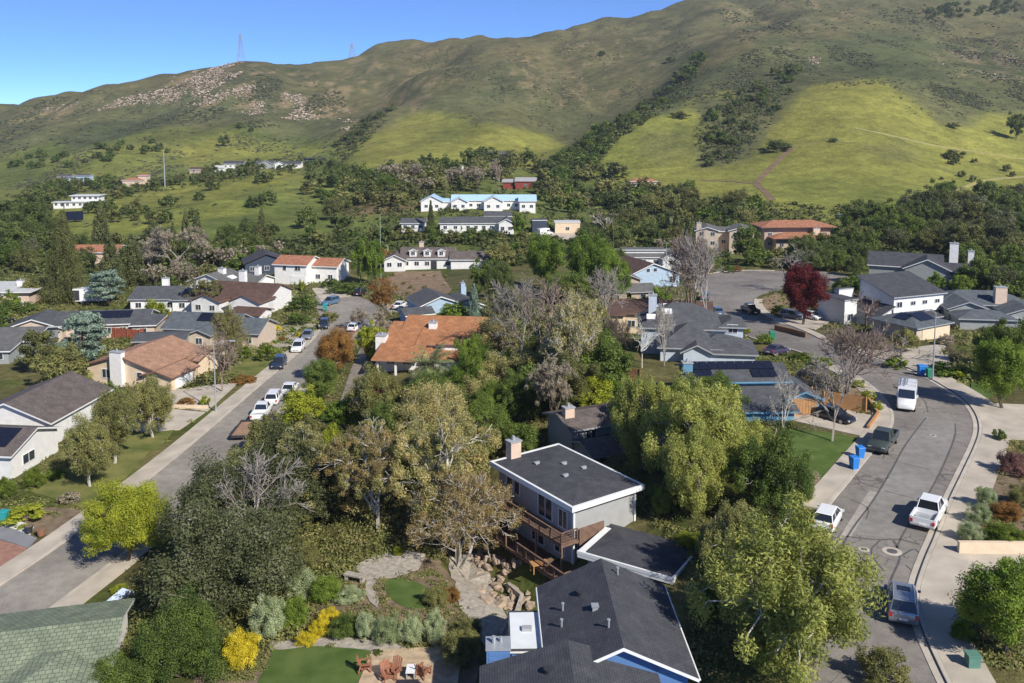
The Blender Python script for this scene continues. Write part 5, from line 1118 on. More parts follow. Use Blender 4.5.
# utility box, manholes
x, y = G(972,668); t = thing('utility_box', 'squat green utility box beside the sidewalk at bottom right', 'utility box', (x, y, H(x, y))); mb = MB(); mb.box(-.35,.35,-.3,.3,0,.85); mb.build('cabinet', mat('green_metal', (.10,.22,.17), .5), t); mb = MB(); mb.box(-.4,.4,-.35,.35,.85,.95); mb.build('lid', mat('green_metal', (.1,.2,.17)), t)
for px, py, r, lb in ((892,552,.72,'round manhole cover in a pale concrete ring, the larger one'),(864,550,.42,'small round manhole cover left of the larger one'),(933,436,.35,'round manhole cover in the street near the van')):
    x, y = G(px, py); t = thing('manhole_cover', lb, 'manhole', (x, y, H(x, y)+.055)); mb = MB(); mb.cyl(0,0,0,.012,r,24); mb.build('concrete_ring', M_conc, t); mb = MB(); mb.cyl(0,0,.012,.018,r*.55,20); mb.build('cover', M_tar, t)
# fences and walls
def fence(pts, h, label, m, name='fence', post=2.4, world=False, thick=.05, cat='fence', zb=0.):
    P = pts if world else [G(*p) for p in pts]; x0, y0 = P[0]; t = thing(name, label, cat, (x0, y0, H(x0, y0)))
    z00 = H(x0, y0); pb = MB()
    for (ax, ay), (bx, by) in zip(P, P[1:]):
        n = max(1, int(math.hypot(bx-ax, by-ay)/.2)); L_ = math.hypot(bx-ax, by-ay)
        for i in range(n):
            u0, u1 = i/n, (i+.93)/n
            p = (ax+(bx-ax)*u0-x0, ay+(by-ay)*u0-y0); q = (ax+(bx-ax)*u1-x0, ay+(by-ay)*u1-y0); zc = H(p[0]+x0, p[1]+y0)-z00+zb; hh = h+random.uniform(-.03,.03)
            nx, ny = -(by-ay)/L_*thick/2, (bx-ax)/L_*thick/2
            pb.add([(p[0]-nx,p[1]-ny,zc),(q[0]-nx,q[1]-ny,zc),(q[0]+nx,q[1]+ny,zc),(p[0]+nx,p[1]+ny,zc),(p[0]-nx,p[1]-ny,zc+hh),(q[0]-nx,q[1]-ny,zc+hh),(q[0]+nx,q[1]+ny,zc+hh),(p[0]+nx,p[1]+ny,zc+hh)], [(0,3,2,1),(4,5,6,7),(0,1,5,4),(1,2,6,5),(2,3,7,6),(3,0,4,7)])
        k = max(1, int(L_/post))
        for i in range(k+1):
            px_, py_ = ax+(bx-ax)*i/k-x0, ay+(by-ay)*i/k-y0; zc = H(px_+x0, py_+y0)-z00+zb; o_ = MB(); o_.box(-.06,.06,-.06,.06,zc,zc+h+.1); o_.build('post', m, t, (px_+(.09*(by-ay)/L_), py_-(.09*(bx-ax)/L_), 0))
    pb.build('boards', m, t); return t
def wall(pts, h, w_, label, m, name='retaining_wall', off=0, cat='wall'):
    P = [G(*p) for p in pts]; mb = MB(); z0 = H(*P[0])
    L_ = []
    for (ax, ay), (bx, by) in zip(P, P[1:]):
        n = max(1, int(math.hypot(bx-ax, by-ay)/2)); L_ += [(ax+(bx-ax)*i/n, ay+(by-ay)*i/n) for i in range(n)]
    L_.append(P[-1]); A = offset_line(L_, w_/2); B = offset_line(L_, -w_/2); b = 0
    for p, q in zip(A, B):
        z = H((p[0]+q[0])/2, (p[1]+q[1])/2)+off; mb.v += [(p[0],p[1],z-.6),(q[0],q[1],z-.6),(q[0],q[1],z+h),(p[0],p[1],z+h)]
    for i in range(len(A)-1):
        for j in range(4): mb.f.append((i*4+j, i*4+(j+1) % 4, i*4+4+(j+1) % 4, i*4+4+j)); mb.m.append(0)
    mb.f += [(3,2,1,0), tuple(len(A)*4-4+j for j in range(4))]; mb.m += [0, 0]
    return tag(mb.build(name, m), label, cat)
fence([(812,403),(824,407),(866,414)], 1.9, 'golden brown board fence behind the plum sedan', M_golden)
fence([(104,337),(140,340),(166,326),(170,322)], 1.9, 'rust red board fence behind the cream house', mat('red_fence_wood', (.30,.09,.05), .85, .2, 2))
fence([(578,384),(604,386),(640,384)], 1.9, 'dark brown board fence behind the bright citrus shrubs', M_wood)
wall([(775,330),(792,334),(806,338)], .9, .3, 'low brown timber planter wall beneath the red tree', M_wood)
wall([(958,554),(1060,555)], 1.0, .35, 'cream retaining wall along the top of the right driveway', W_cream)
wall([(868,430),(878,416),(866,398)], .5, .25, 'low timber edging below the bare slope of the blue house', M_golden)
wall([(232,352),(206,360)], .5, .3, 'low stone edging along the left front yard', M_conc)
wall([(500,640),(522,600),(508,588)], .5, .3, 'rustic stone edge along the creek bank', M_gravel)
wall([(160,408),(208,409)], .5, .3, 'low cream wall beside the left driveway', W_cream)
# gabled patio with the terrace behind the mission house; wooden arbor
x, y = G(812,405); 
# adirondack chairs on the patio
def adirondack(px, py, rz, label, first=[None]):
    x, y = G(px, py); z = H(x, y)+.14
    if first[0] is None:
        t = thing('garden_chair', label, 'chair', (x, y, z), R(rz), 'wooden garden chairs on the flagstone patio'); m = mat('rust_red_wood', (.30,.125,.07), .7, .15, 3)
        mb = MB(); 
        for k in range(5): mb.beam((-.3,-.3+k*.13,.36-.04*k),(.3,-.3+k*.13,.36-.04*k),.11,.03)
        mb.build('seat', m, t); mb = MB()
        for k in range(5): mb.beam((-.24+k*.12,.3,.2),(-.3+k*.15,.62,1.0+.05*(2-abs(k-2))),.11,.03)
        mb.build('backrest', m, t)
        for s in (-1, 1):
            mb = MB(); mb.box(s*.36-.07,s*.36+.07,-.4,.4,.56,.59); mb.build('armrest', m, t)
            mb = MB(); mb.box(s*.34-.03,s*.34+.03,-.36,-.26,0,.56); mb.build('leg', m, t)
            mb = MB(); mb.beam((s*.34,.35,.56),(s*.34,.5,0),.06,.09); mb.build('leg', m, t)
        first[0] = t
    else: t = copy_thing(first[0], (x, y, z), R(rz), label)
    t.scale = (1.0,)*3
adirondack(366,672, 100, 'rust red wooden garden chair at the left edge of the flagstone patio'); adirondack(394,678, -20, 'rust red wooden garden chair in the middle of the patio, facing the camera'); adirondack(388,682, 30, 'rust red wooden garden chair low in front of the middle one'); adirondack(424,677, 150, 'rust red wooden garden chair at the right side of the patio')
x, y = G(411,678); t = thing('side_table', 'small white side table between the patio chairs', 'table', (x, y, H(x, y)+.14)); mb = MB(); mb.box(-.3,.3,-.5,.5,.5,.54); mb.build('top', M_white, t); mb = MB()
for s in (-1,1): mb.box(s*.25-.03,s*.25+.03,-.4,.4,0,.5)
mb.build('legs', M_trimg, t)
x, y = G(355,582); t = thing('garden_bench', 'dark stone garden bench beside the gravel circle', 'bench', (x, y, H(x, y)+.12), R(-20)); mb = MB(); mb.box(-.9,.9,-.3,.3,.42,.54); mb.build('seat', M_gravel, t)
for s in (-1,1): mb = MB(); mb.box(s*.7-.12,s*.7+.12,-.25,.25,0,.42); mb.build('leg', M_gravel, t)
x, y = G(123,598); t = thing('tarpaulin', 'pale blue tarpaulin heaped beside the green shake roof', 'tarpaulin', (x, y, H(x, y))); mb = MB(); mb.slab([(0,1,2),(0,2,3),(0,3,4),(0,4,1)], [(0,0,.9),(-1.1,-.6,.1),(1.0,-.7,.15),(1.2,.6,.05),(-.8,.8,.1)], .08, 0, 0); mb.build('sheet', mat('tarp_fabric', (.50,.58,.70), .6), t)
# boulders lining the creek
def boulder(seed, m):
    rng = np.random.default_rng(seed); import bmesh
    bm = bmesh.new(); bmesh.ops.create_icosphere(bm, subdivisions=2, radius=.5)
    for v in bm.verts:
        n = v.co.normalized(); k = 1+.35*math.sin(3*n.x+seed)*math.cos(4*n.y+seed*2)+.15*rng.uniform(-1,1); v.co *= k; v.co.z *= .7
    me = bpy.data.meshes.new('boulder'); bm.to_mesh(me); bm.free(); me.materials.append(m); return me
M_bould = mat('creek_boulder', (.42,.31,.21), .9, .3, 1.3, .5, col2=(.25,.20,.16)); BM = [boulder(s, M_bould) for s in range(4)]
rb_ = np.random.default_rng(5); CW = smooth_open([G(*p) for p in ((462,535),(478,553),(494,572),(506,592),(515,612),(527,630))], 1)
for i in range(110):
    k = rb_.integers(0, len(CW)-1); f_ = rb_.random(); bx = CW[k][0]*(1-f_)+CW[k+1][0]*f_+rb_.normal(0,.75); by = CW[k][1]*(1-f_)+CW[k+1][1]*f_+rb_.normal(0,.8); s = rb_.uniform(.3,1.0)**1.2
    o = part('boulder', BM[i % 4], None, (bx, by, H(bx, by)+.1*s), (0,0,rb_.uniform(0,6)), (s*1.2, s, s)); tag(o, 'rounded tan boulder in the dry creek channel left of the lower deck', 'boulder', 'boulders lining the dry creek')
# solar panel standing in the meadow, roadside blocks
x, y = G(74,222); t = thing('ground_solar_array', 'dark tilted solar array standing alone in the left meadow', 'solar array', (x, y, H(x, y)), R(25)); mb = MB(); mb.slab([(0,1,2,3)], [(-3.4,-1.8,1),(3.4,-1.8,1),(3.4,2.2,4),(-3.4,2.2,4)], .2, 0, 0); mb.build('panel', M_solar, t)
for s in (-1,1): mb = MB(); mb.bar((s*2.6,1.5,-.5),(s*2.6,1.5,3.3),.12); mb.build('leg', M_pole, t)
# ------------------------------------------------------------------ vegetation
def quads(P, A, B):
    n = len(P); V = np.stack([P-A-B*.2, P+B-A*.1, P+A-B*.2, P-B-A*.1][0:4], 1)
    V = np.stack([P-A, P-B*.55+A*.1, P+A, P+B*.55+A*.1], 1)
    return V.reshape(-1, 3), np.arange(n*4).reshape(-1, 4)
def nrm(v): return v/np.maximum(np.linalg.norm(v, axis=-1, keepdims=True), 1e-9)
def leaves(rng, cen, rad, n, size, droop=0., flat=1., hang=1., outw=.7):
    k = len(cen); idx = rng.integers(0, k, n) if k else []
    d = nrm(rng.normal(size=(n, 3))); r = rng.random(n)**.45
    off = d*r[:, None]*rad[idx][:, None]; off[:, 2] *= hang
    P = cen[idx]+off; P[:, 2] = np.maximum(P[:, 2], .005)
    nn = nrm(d*outw+rng.normal(size=(n, 3))*.55+np.array([0, 0, .25])*flat)
    t = nrm(np.cross(nn, rng.normal(size=(n, 3))))
    if droop: t = nrm(t*(1-droop)+np.array([0, 0, -1.])*droop); nn = nrm(nn-t*np.sum(nn*t, 1, keepdims=True))
    b = np.cross(nn, t); s = size*rng.uniform(.6, 1.35, n)[:, None]
    ct = rng.random(k)
    return P, t*s, b*s*(.55 if droop else .8), np.clip(.62*ct[idx]+.36*rng.random(n)+.10*rng.normal(size=n), 0, 1)
def tubes(segs, sides=4):
    """segs: (a, b, ra, rb)"""
    A = np.array([s[0] for s in segs], float); B = np.array([s[1] for s in segs], float); ra = np.array([s[2] for s in segs]); rb = np.array([s[3] for s in segs])
    d = nrm(B-A); ref = np.where(np.abs(d[:, 2:3]) < .9, np.array([[0, 0, 1.]]), np.array([[1., 0, 0]])); u = nrm(np.cross(d, ref)); w_ = np.cross(d, u)
    th = np.arange(sides)*2*math.pi/sides; ring = u[:, None]*np.cos(th)[None, :, None]+w_[:, None]*np.sin(th)[None, :, None]
    V = np.concatenate([A[:, None]+ring*ra[:, None, None], B[:, None]+ring*rb[:, None, None]], 1); n = len(segs)
    f = np.array([(i, (i+1) % sides, sides+(i+1) % sides, sides+i) for i in range(sides)])
    return V.reshape(-1, 3), (f[None]+np.arange(n)[:, None, None]*2*sides).reshape(-1, 4)
def curve_to(rng, a, b, ra, rb, n=3, wob=.03, sag=0.):
    a = np.array(a, float); b = np.array(b, float); pts = [a]
    for i in range(1, n): q = a+(b-a)*i/n+rng.normal(size=3)*wob; q[2] += sag*math.sin(math.pi*i/n); pts.append(q)
    pts.append(b); return [(pts[i], pts[i+1], ra+(rb-ra)*i/n, ra+(rb-ra)*(i+1)/n) for i in range(n)]
def crown_shape(shape, rng, k):
    d = nrm(rng.normal(size=(k, 3))); ph = rng.uniform(0, 6.28, 6)
    def lob(d): return 1+.16*np.sin(2.3*d[:, 0]*2+ph[0])*np.cos(2.9*d[:, 1]*1.6+ph[1])+.13*np.sin(5*d[:, 1]+ph[2]+3*d[:, 2])+.10*np.sin(6*d[:, 0]+ph[3]-4*d[:, 2])
    if shape == 'round':
        d[:, 2] = d[:, 2]*.95+.12; d = nrm(d); r = rng.uniform(.35, 1, k)**.6*lob(d)
        c = np.stack([d[:, 0]*r*.39, d[:, 1]*r*.39, .57+d[:, 2]*r*.37], 1); rad = rng.uniform(.055, .115, k)
    elif shape == 'bush':
        d[:, 2] = np.abs(d[:, 2])*1.3-.32; d = nrm(d); r = rng.uniform(.35, 1, k)**.6*lob(d)
        c = np.stack([d[:, 0]*r*.40, d[:, 1]*r*.40, .36+d[:, 2]*r*.50], 1); rad = rng.uniform(.07, .14, k)
    elif shape == 'weep':
        d[:, 2] = d[:, 2]*1.1-.02; d = nrm(d); r = rng.uniform(.1, 1, k)**.55*lob(d)
        c = np.stack([d[:, 0]*r*.40, d[:, 1]*r*.40, .53+d[:, 2]*r*.41], 1); rad = rng.uniform(.05, .085, k)
    elif shape == 'sparse':
        r = rng.uniform(.25, 1, k); d[:, 2] = d[:, 2]*.9+.15; d = nrm(d)
        c = np.stack([d[:, 0]*r*.42, d[:, 1]*r*.42, .58+d[:, 2]*r*.38], 1); rad = rng.uniform(.06, .11, k)
    elif shape == 'cone':
        t = rng.random(k)**1.3*.9+.06; a = rng.random(k)*6.283; r = (1-t)**.85*.44*rng.uniform(.25, 1, k)**.6
        c = np.stack([np.cos(a)*r, np.sin(a)*r, t], 1); rad = .05+.07*(1-t)
    elif shape == 'column':
        t = rng.random(k)*.82+.1; a = rng.random(k)*6.283; r = .3*np.sin(np.pi*np.clip(t*.92+.1, 0, 1))**.5*rng.uniform(.4, 1, k)
        c = np.stack([np.cos(a)*r*1.1, np.sin(a)*r*1.1, t], 1); rad = rng.uniform(.09, .14, k)
    elif shape == 'layer':
        a = rng.random(k)*6.283; t = rng.choice([.35, .5, .65, .8, .93], k)+rng.uniform(-.04, .04, k); r = .42*np.sqrt(rng.random(k))*(1.15-t*.6)
        c = np.stack([np.cos(a)*r, np.sin(a)*r, t], 1); rad = rng.uniform(.07, .12, k)
    return c, rad
LOD = {'fine': (210, 112000, .0078), 'near': (150, 46000, .0115), 'mid': (80, 10000, .022), 'far': (30, 1500, .05)}
PROTO = {}
def proto(shape, lod, var):
    key = (shape, lod, var)
    if key in PROTO: return PROTO[key]
    rng = np.random.default_rng(abs(hash((shape, lod, var))) % 99991 if False else sum(ord(c) for c in shape)*31+len(lod)*7+var*101)
    k, n, sz = LOD[lod]; segs = []
    if shape in ('bare', 'baresparse'):
        cr = None; depth = {'fine': 5, 'near': 5, 'mid': 4, 'far': 3}[lod]; tips = []
        def grow(a, d, L_, r, lv):
            b = a+d*L_; mid = (a+b)/2+rng.normal(size=3)*L_*.06
            segs.append((a, mid, r, r*.85)); segs.append((mid, b, r*.85, r*.7))
            if lv == 0: tips.append(b); return
            for q in range(rng.integers(3, 5)):
                st = a+(b-a)*rng.uniform(.45, 1.0) if q else b
                nd = nrm(d*1.0+rng.normal(size=3)*.52+np.array([0, 0, .16])); grow(st, nd, L_*rng.uniform(.6, .78), r*.58, lv-1)
        stems = 3 if var % 2 else 1
        for q in range(stems):
            grow(np.array([0, 0, 0.]), nrm(np.array([0, 0, 1.])+rng.normal(size=3)*(.22 if stems > 1 else .05)), .30, .016 if stems > 1 else .022, depth)
        S = np.array([s[1] for s in segs]); mz_ = S[:, 2].max(); mx_ = np.percentile(np.abs(S[:, :2]), 99)*2
        f = np.array([1/mx_, 1/mx_, 1/mz_]); segs = [(s[0]*f, s[1]*f, s[2], s[3]) for s in segs]
        tips = np.array(tips)*f
        if shape == 'baresparse':
            cen = tips[rng.random(len(tips)) < .6]; P, A, B, T = leaves(rng, cen, rng.uniform(.02, .055, len(cen)), int(n*(.34 if lod not in ('near', 'fine') else .42)), sz*.95); V, Fq = quads(P, A, B); cr = (V, Fq, T)
        minr = .0022 if lod in ('near', 'fine') else .0035 if lod == 'mid' else .006
        segs = [(a, b, max(ra, minr), max(rb, minr)) for a, b, ra, rb in segs]
        PROTO[key] = (cr, tubes(segs, 3)); return PROTO[key]
    if shape == 'palm':
        P = []; V = []; Fq = []; T = []
        for i in range(46):
            az = i*2.4+rng.uniform(-.2, .2); el = rng.uniform(-.5, 1.35); L_ = rng.uniform(.38, .5); prev = np.array([0, 0, .52]); d = np.array([math.cos(az)*math.cos(el), math.sin(az)*math.cos(el), math.sin(el)])
            for s in range(10):
                q = prev+d*L_/10; d = nrm(d+np.array([0, 0, -.13])); side = nrm(np.cross(d, [0, 0, 1.])); wd = .10*math.sin(math.pi*(s+.8)/11)
                for sg in (-1, 1):
                    for h_ in (0, .5):
                        c0 = prev+(q-prev)*h_; c1 = prev+(q-prev)*(h_+.3); tip = c1+side*sg*wd+d*wd*.8+np.array([0, 0, -wd*.4]); b0 = len(V); V += [c0, c1, tip, tip]; V[-1] = tip-d*.006; Fq.append((b0, b0+1, b0+2, b0+3)); T.append(rng.random())
                prev = q
        V = np.array(V); cr = (V, np.array(Fq), np.array(T)); segs = [((0,0,0),(0,0,.3),.05,.045),((0,0,.3),(0,0,.54),.045,.06)]
        PROTO[key] = (cr, tubes(segs, 8)); return PROTO[key]
    if shape == 'fanpalm':
        cen = np.array([(0,0,.93)]); P, A, B, T = leaves(rng, cen, np.array([.05]), 250, .035); P = cen+(P-cen)*np.array([3.2, 3.2, 1]); V, Fq = quads(P, A, B); PROTO[key] = ((V, Fq, T), tubes([((0,0,0),(.01,0,.5),.012,.01),((.01,0,.5),(0,0,.94),.01,.009)], 6)); return PROTO[key]
    if shape in ('cone', 'column'): k = int(k*2.2); n = int(n*1.3)
    if shape in ('weep',): k = int(k*1.35); n = int(n*1.35)
    if shape == 'sparse': n = int(n*.5); k = int(k*1.0)
    if shape == 'bush' and lod in ('near', 'fine'): n = int(n*.55); k = int(k*.7); sz *= 1.25
    cen, rad = crown_shape(shape, rng, k)
    if lod == 'far': rad = rad*1.25
    hang = 1.45 if shape == 'weep' else .6 if shape == 'layer' else 1.
    P, A, B, T = leaves(rng, cen, rad, n, sz*(1.1 if shape == 'weep' else 1), droop=.35 if shape == 'weep' else 0, hang=hang, outw=.9)
    V, Fq = quads(P, A, B)
    lean = rng.normal(size=2)*.03
    if shape in ('cone', 'column'): segs = [((0,0,0),(0,0,.5),.018,.012),((0,0,.5),(0,0,.95),.012,.003)]
    elif shape == 'bush':
        for c in cen[rng.permutation(k)[:10]]: segs += curve_to(rng, (0,0,0), c, .01, .003, 3, .015)
    else:
        fork = np.array([lean[0], lean[1], .26 if shape != 'sparse' else .2]); segs += curve_to(rng, (0,0,0), fork, .026, .019, 3, .006)
        mains = []
        for q in range(5):
            a_ = q*1.256+rng.uniform(-.4, .4); m_ = np.array([math.cos(a_)*.17, math.sin(a_)*.17, rng.uniform(.45, .62)]); mains.append(m_); segs += curve_to(rng, fork, m_, .014, .009, 3, .015)
        cnt = {'near': k, 'fine': k, 'mid': 24, 'far': 8}[lod]
        for c in cen[:cnt]:
            m_ = mains[int(np.argmin([np.linalg.norm(c-q) for q in mains]))]; segs += curve_to(rng, m_, c, .006, .002, 3, .018)
    PROTO[key] = ((V, Fq, T), tubes(segs, 5 if lod in ('near', 'fine') else 3)); return PROTO[key]
def leafmat2(name, dark, light, trans=.38, rough=.6, third=None, g=1.4):
    f = lambda c: tuple(min(.8, v*g) for v in c)
    return leafmat(name, f(dark), f(light), trans, rough, f(third) if third else None)
L = {
 'oak': leafmat2('oak_leaves', (.038,.055,.017), (.15,.18,.052)),
 'oak2': leafmat2('olive_oak_leaves', (.055,.063,.02), (.17,.175,.06)),
 'grey': leafmat2('grey_green_leaves', (.042,.052,.02), (.135,.145,.062), third=(.20,.19,.14)),
 'green': leafmat2('fresh_green_leaves', (.06,.105,.015), (.20,.27,.04)),
 'mid': leafmat2('mid_green_leaves', (.045,.075,.016), (.15,.195,.04)),
 'olive': leafmat2('olive_leaves', (.09,.095,.03), (.25,.245,.085)),
 'willow': leafmat2('willow_leaves', (.13,.15,.035), (.36,.37,.10), .4),
 'syc': leafmat2('sycamore_leaves', (.14,.14,.05), (.36,.33,.13), third=(.46,.33,.15)),
 'tan': leafmat2('tan_autumn_leaves', (.14,.115,.045), (.32,.25,.10), third=(.36,.23,.08)),
 'lime': leafmat2('lime_leaves', (.10,.135,.012), (.32,.34,.035), .35),
 'yellow': leafmat2('yellow_blossom_leaves', (.30,.26,.012), (.58,.47,.03), .3, third=(.6,.5,.06)),
 'pale': leafmat2('variegated_leaves', (.15,.19,.08), (.38,.42,.25)),
 'red': leafmat2('dark_red_leaves', (.04,.006,.008), (.15,.022,.022)),
 'rust': leafmat2('rust_leaves', (.13,.07,.02), (.30,.17,.045)),
 'cone': leafmat2('conifer_needles', (.04,.052,.018), (.13,.135,.048), .2),
 'blue': leafmat2('blue_green_needles', (.08,.115,.085), (.20,.26,.19), .15),
 'pink': leafmat2('magenta_leaves', (.30,.02,.04), (.55,.05,.09)),
 'plum': leafmat2('plum_hedge_leaves', (.08,.04,.035), (.22,.12,.10)),
 'hedge': leafmat2('clipped_hedge_leaves', (.06,.09,.012), (.17,.22,.03)),
 'palm': leafmat2('palm_fronds', (.08,.10,.04), (.24,.26,.12), .2),
 'brown': leafmat2('dead_brown_leaves', (.20,.17,.12), (.38,.33,.24)),
}
MESH = {}
CATS = {'bush': ('shrub', 'shrub'), 'palm': ('palm_tree', 'palm tree'), 'fanpalm': ('palm_tree', 'palm tree'), 'cone': ('conifer_tree', 'conifer'), 'bare': ('bare_tree', 'tree'), 'baresparse': ('bare_tree', 'tree'), 'weep': ('drooping_tree', 'tree')}
vcount = [0]
QUEUE = []
def plant(shape, leaf, px, py, hp, wp, label, group=None, bark=None, lod=None, wy=None, world=None, hm=None, wm=None, dz=0., rz=None, name=None):
    if world: x, y = world
    else: x, y = G(px, py)
    z = H(x, y); s = scale_at(y, z)
    h = hm or hp/s/.97; w_ = wm or wp/s
    pxh = h*s; lod = lod or ('near' if pxh > 62 else 'mid' if pxh > 24 else 'far')
    vcount[0] += 1; var = vcount[0] % 3
    cr, tk = proto(shape, lod, var)
    bark = bark or M_bark
    nm, cat = CATS.get(shape, ('tree', 'tree'))
    if shape == 'bush' and (' tree' in label or ' oak' in label) and not name: nm, cat = 'tree', 'tree'
    if name: nm = name; cat = name.replace('_', ' ')
    kc = (shape, lod, var, leaf); kt = (shape, lod, var, bark.name)
    if cr is not None and kc not in MESH: MESH[kc] = np_mesh('crown', cr[0], cr[1], L[leaf], cr[2])
    if kt not in MESH: MESH[kt] = np_mesh('trunk', tk[0], tk[1], bark)
    rot = random.uniform(0, 6.28) if rz is None else rz
    t = thing(nm, label, cat, (x, y, z-.1+dz), rot, group)
    t.scale = (w_*random.uniform(.96, 1.04), (wy or w_)*random.uniform(.96, 1.04), h)
    if cr is not None: part('foliage' if shape == 'bush' else 'crown', MESH[kc], t)
    part('stem' if shape == 'bush' else 'trunk', MESH[kt], t)
    return t
T = plant
# --- nearest trees
T('weep','willow', 692,548,0,0,'big yellow green willow like tree behind the two storey grey house, right crown', hm=10.6, wm=10.2, world=(16.3,77), bark=M_barkgrey)
T('weep','mid', 0,0,0,0,'darker leafy tree between the two drooping giants', hm=8.2, wm=8.5, world=(21.0,70.5), bark=M_barkgrey)
T('weep','willow', 0,0,0,0,'drooping tree overhanging the right end of the low wing', hm=8.2, wm=6.5, world=(15.0,71.5), bark=M_barkgrey)
T('weep','willow', 640,500,0,0,'narrower drooping tree touching the flat grey roof, left of the big willow', hm=9.8, wm=7.5, world=(12.3,83), bark=M_barkgrey)
T('weep','willow', 745,500,0,0,'drooping tree between the big willow and the green corner lawn', hm=6.0, wm=6.5, world=(21.6,78.5), bark=M_barkgrey)
T('weep','willow', 790,690,0,0,'large pale green drooping tree with white trunk beside the silver suv', hm=10.2, wm=11.8, world=(16.2,50.6), bark=M_barkpale)
T('weep','olive', 745,600,0,0,'drooping olive tree beside the nearest dark roof', hm=6.5, wm=5.5, world=(15.8,60.5), bark=M_barkpale)
T('bush','olive', 888,690,0,0,'small olive shrub at the bottom edge below the silver suv', hm=2.6, wm=3.2, world=(21.6,49.4))
T('baresparse','syc', 465,590,0,0,'tall olive tan sycamore with white limbs left of the balcony', hm=12.8, wm=12.5, world=(-5.6,79), lod='fine', bark=M_barkpale)
T('baresparse','tan', 470,570,0,0,'tan leaved sycamore reaching over the dry creek', hm=9.0, wm=9.0, world=(-4.6,73.5), lod='fine', bark=M_barkpale)
T('baresparse','tan', 400,560,0,0,'tan brown sycamore over the gravel circle', hm=9.5, wm=9.5, world=(-12.0,77.5), lod='fine', bark=M_barkpale)
T('baresparse','syc', 340,540,0,0,'leaning sycamore with yellowing leaves left of the gravel circle', hm=10.0, wm=10.5, world=(-16.5,81), lod='fine', bark=M_barkpale)
T('sparse','syc', 420,500,0,0,'pale sycamore standing behind the tallest one', hm=10.0, wm=11.0, world=(-8.5,92), lod='fine', bark=M_barkpale)
T('bush','grey', 225,660,0,0,'huge grey green live oak spreading beside the left street, nearer half', hm=9.8, wm=12.5, world=(-21.8,67), lod='fine', bark=M_barkgrey)
T('bush','grey', 200,600,0,0,'huge grey green live oak with dead grey twigs, left half', hm=9.5, wm=11.0, world=(-25.5,76), lod='fine', bark=M_barkgrey)
T('bush','grey', 280,560,0,0,'grey green live oak right of the huge one above the yellow shrubs', hm=10.5, wm=10.5, world=(-20.5,80), lod='fine', bark=M_barkgrey)
T('bare','grey', 235,560,0,0,'dead grey twiggy tree poking through the live oaks', hm=10.2, wm=9, world=(-22.0,72.5), bark=M_barkgrey)
T('bush','mid', 160,690,0,0,'glossy dark green tree right of the sage green roof', hm=6.2, wm=7.0, world=(-22.8,58.5), lod='fine')
T('bush','mid', 110,683,0,0,'low dark green shrub against the sage green roof', hm=3.4, wm=4.5, world=(-26.2,56.5), lod='near')
T('round','lime', 105,590,0,0,'bright yellow green street tree leaning over the left street', hm=7.6, wm=9.2, world=(-34.6,77.5), lod='fine')
for a in ((90,487,72,60,'olive green street tree with pale trunk, nearest of the three on the front lawns',M_barkpale),(115,464,76,56,'olive green street tree, middle of the three on the front lawns',M_barkpale),(153,438,64,56,'olive green street tree, farthest of the three on the front lawns',M_barkpale)): T('round','olive', *a[:5], bark=a[5], lod='near')
T('round','green', 985,690,0,0,'dense yellow green tree at the bottom right corner', hm=6.5, wm=6.8, world=(30.2,52.0))
T('round','green', 1000,428,0,0,'leafy green tree at the right edge beyond the second driveway', hm=8.6, wm=7.5, world=(55.5,99))
T('round','mid', 1010,400,0,0,'darker green tree behind the leafy one at the right edge', hm=8.5, wm=8.5, world=(63,110))
T('bare','grey', 832,442,90,62,'tall bare tree on the green lawn beside the driveway', bark=M_barkgrey, lod='near')
T('bare','grey', 846,400,82,84,'large spreading bare tree on the planted slope above the golden fence', bark=M_barkwarm, lod='near')
T('bare','grey', 900,368,34,60,'low arching bare shrub by the corner garage drive', bark=M_barkgrey, name='bare_shrub')
T('bare','grey', 782,448,78,34,'leaning white barked birch in front of the blue house', bark=M_barkpale, lod='near')
T('bare','grey', 664,366,66,26,'white birch between the brown roof and the powder grey house, left one', bark=M_barkpale); T('bare','grey', 642,368,56,30,'white birch in front of the tan wall, leftmost one', bark=M_barkpale)
T('bare','grey', 956,366,26,34,'small dark bare tree beside the lamp and bins', bark=M_bark)
T('bare','brown', 690,332,104,56,'tall pale bare tree in front of the cul de sac, left one', bark=M_barkwarm, lod='near'); T('bare','brown', 706,338,110,58,'tall pale bare tree in front of the cul de sac, right one', bark=M_barkgrey, lod='near')
T('bare','grey', 784,291,50,52,'silvery bare tree just left of the dark red tree', bark=M_barkgrey); T('round','red', 803,325,62,58,'dark red leaved plum tree at the inner street bend', lod='near')
T('bare','grey', 866,330,40,50,'bare purple grey tree before the tall white house', bark=M_barkwarm)
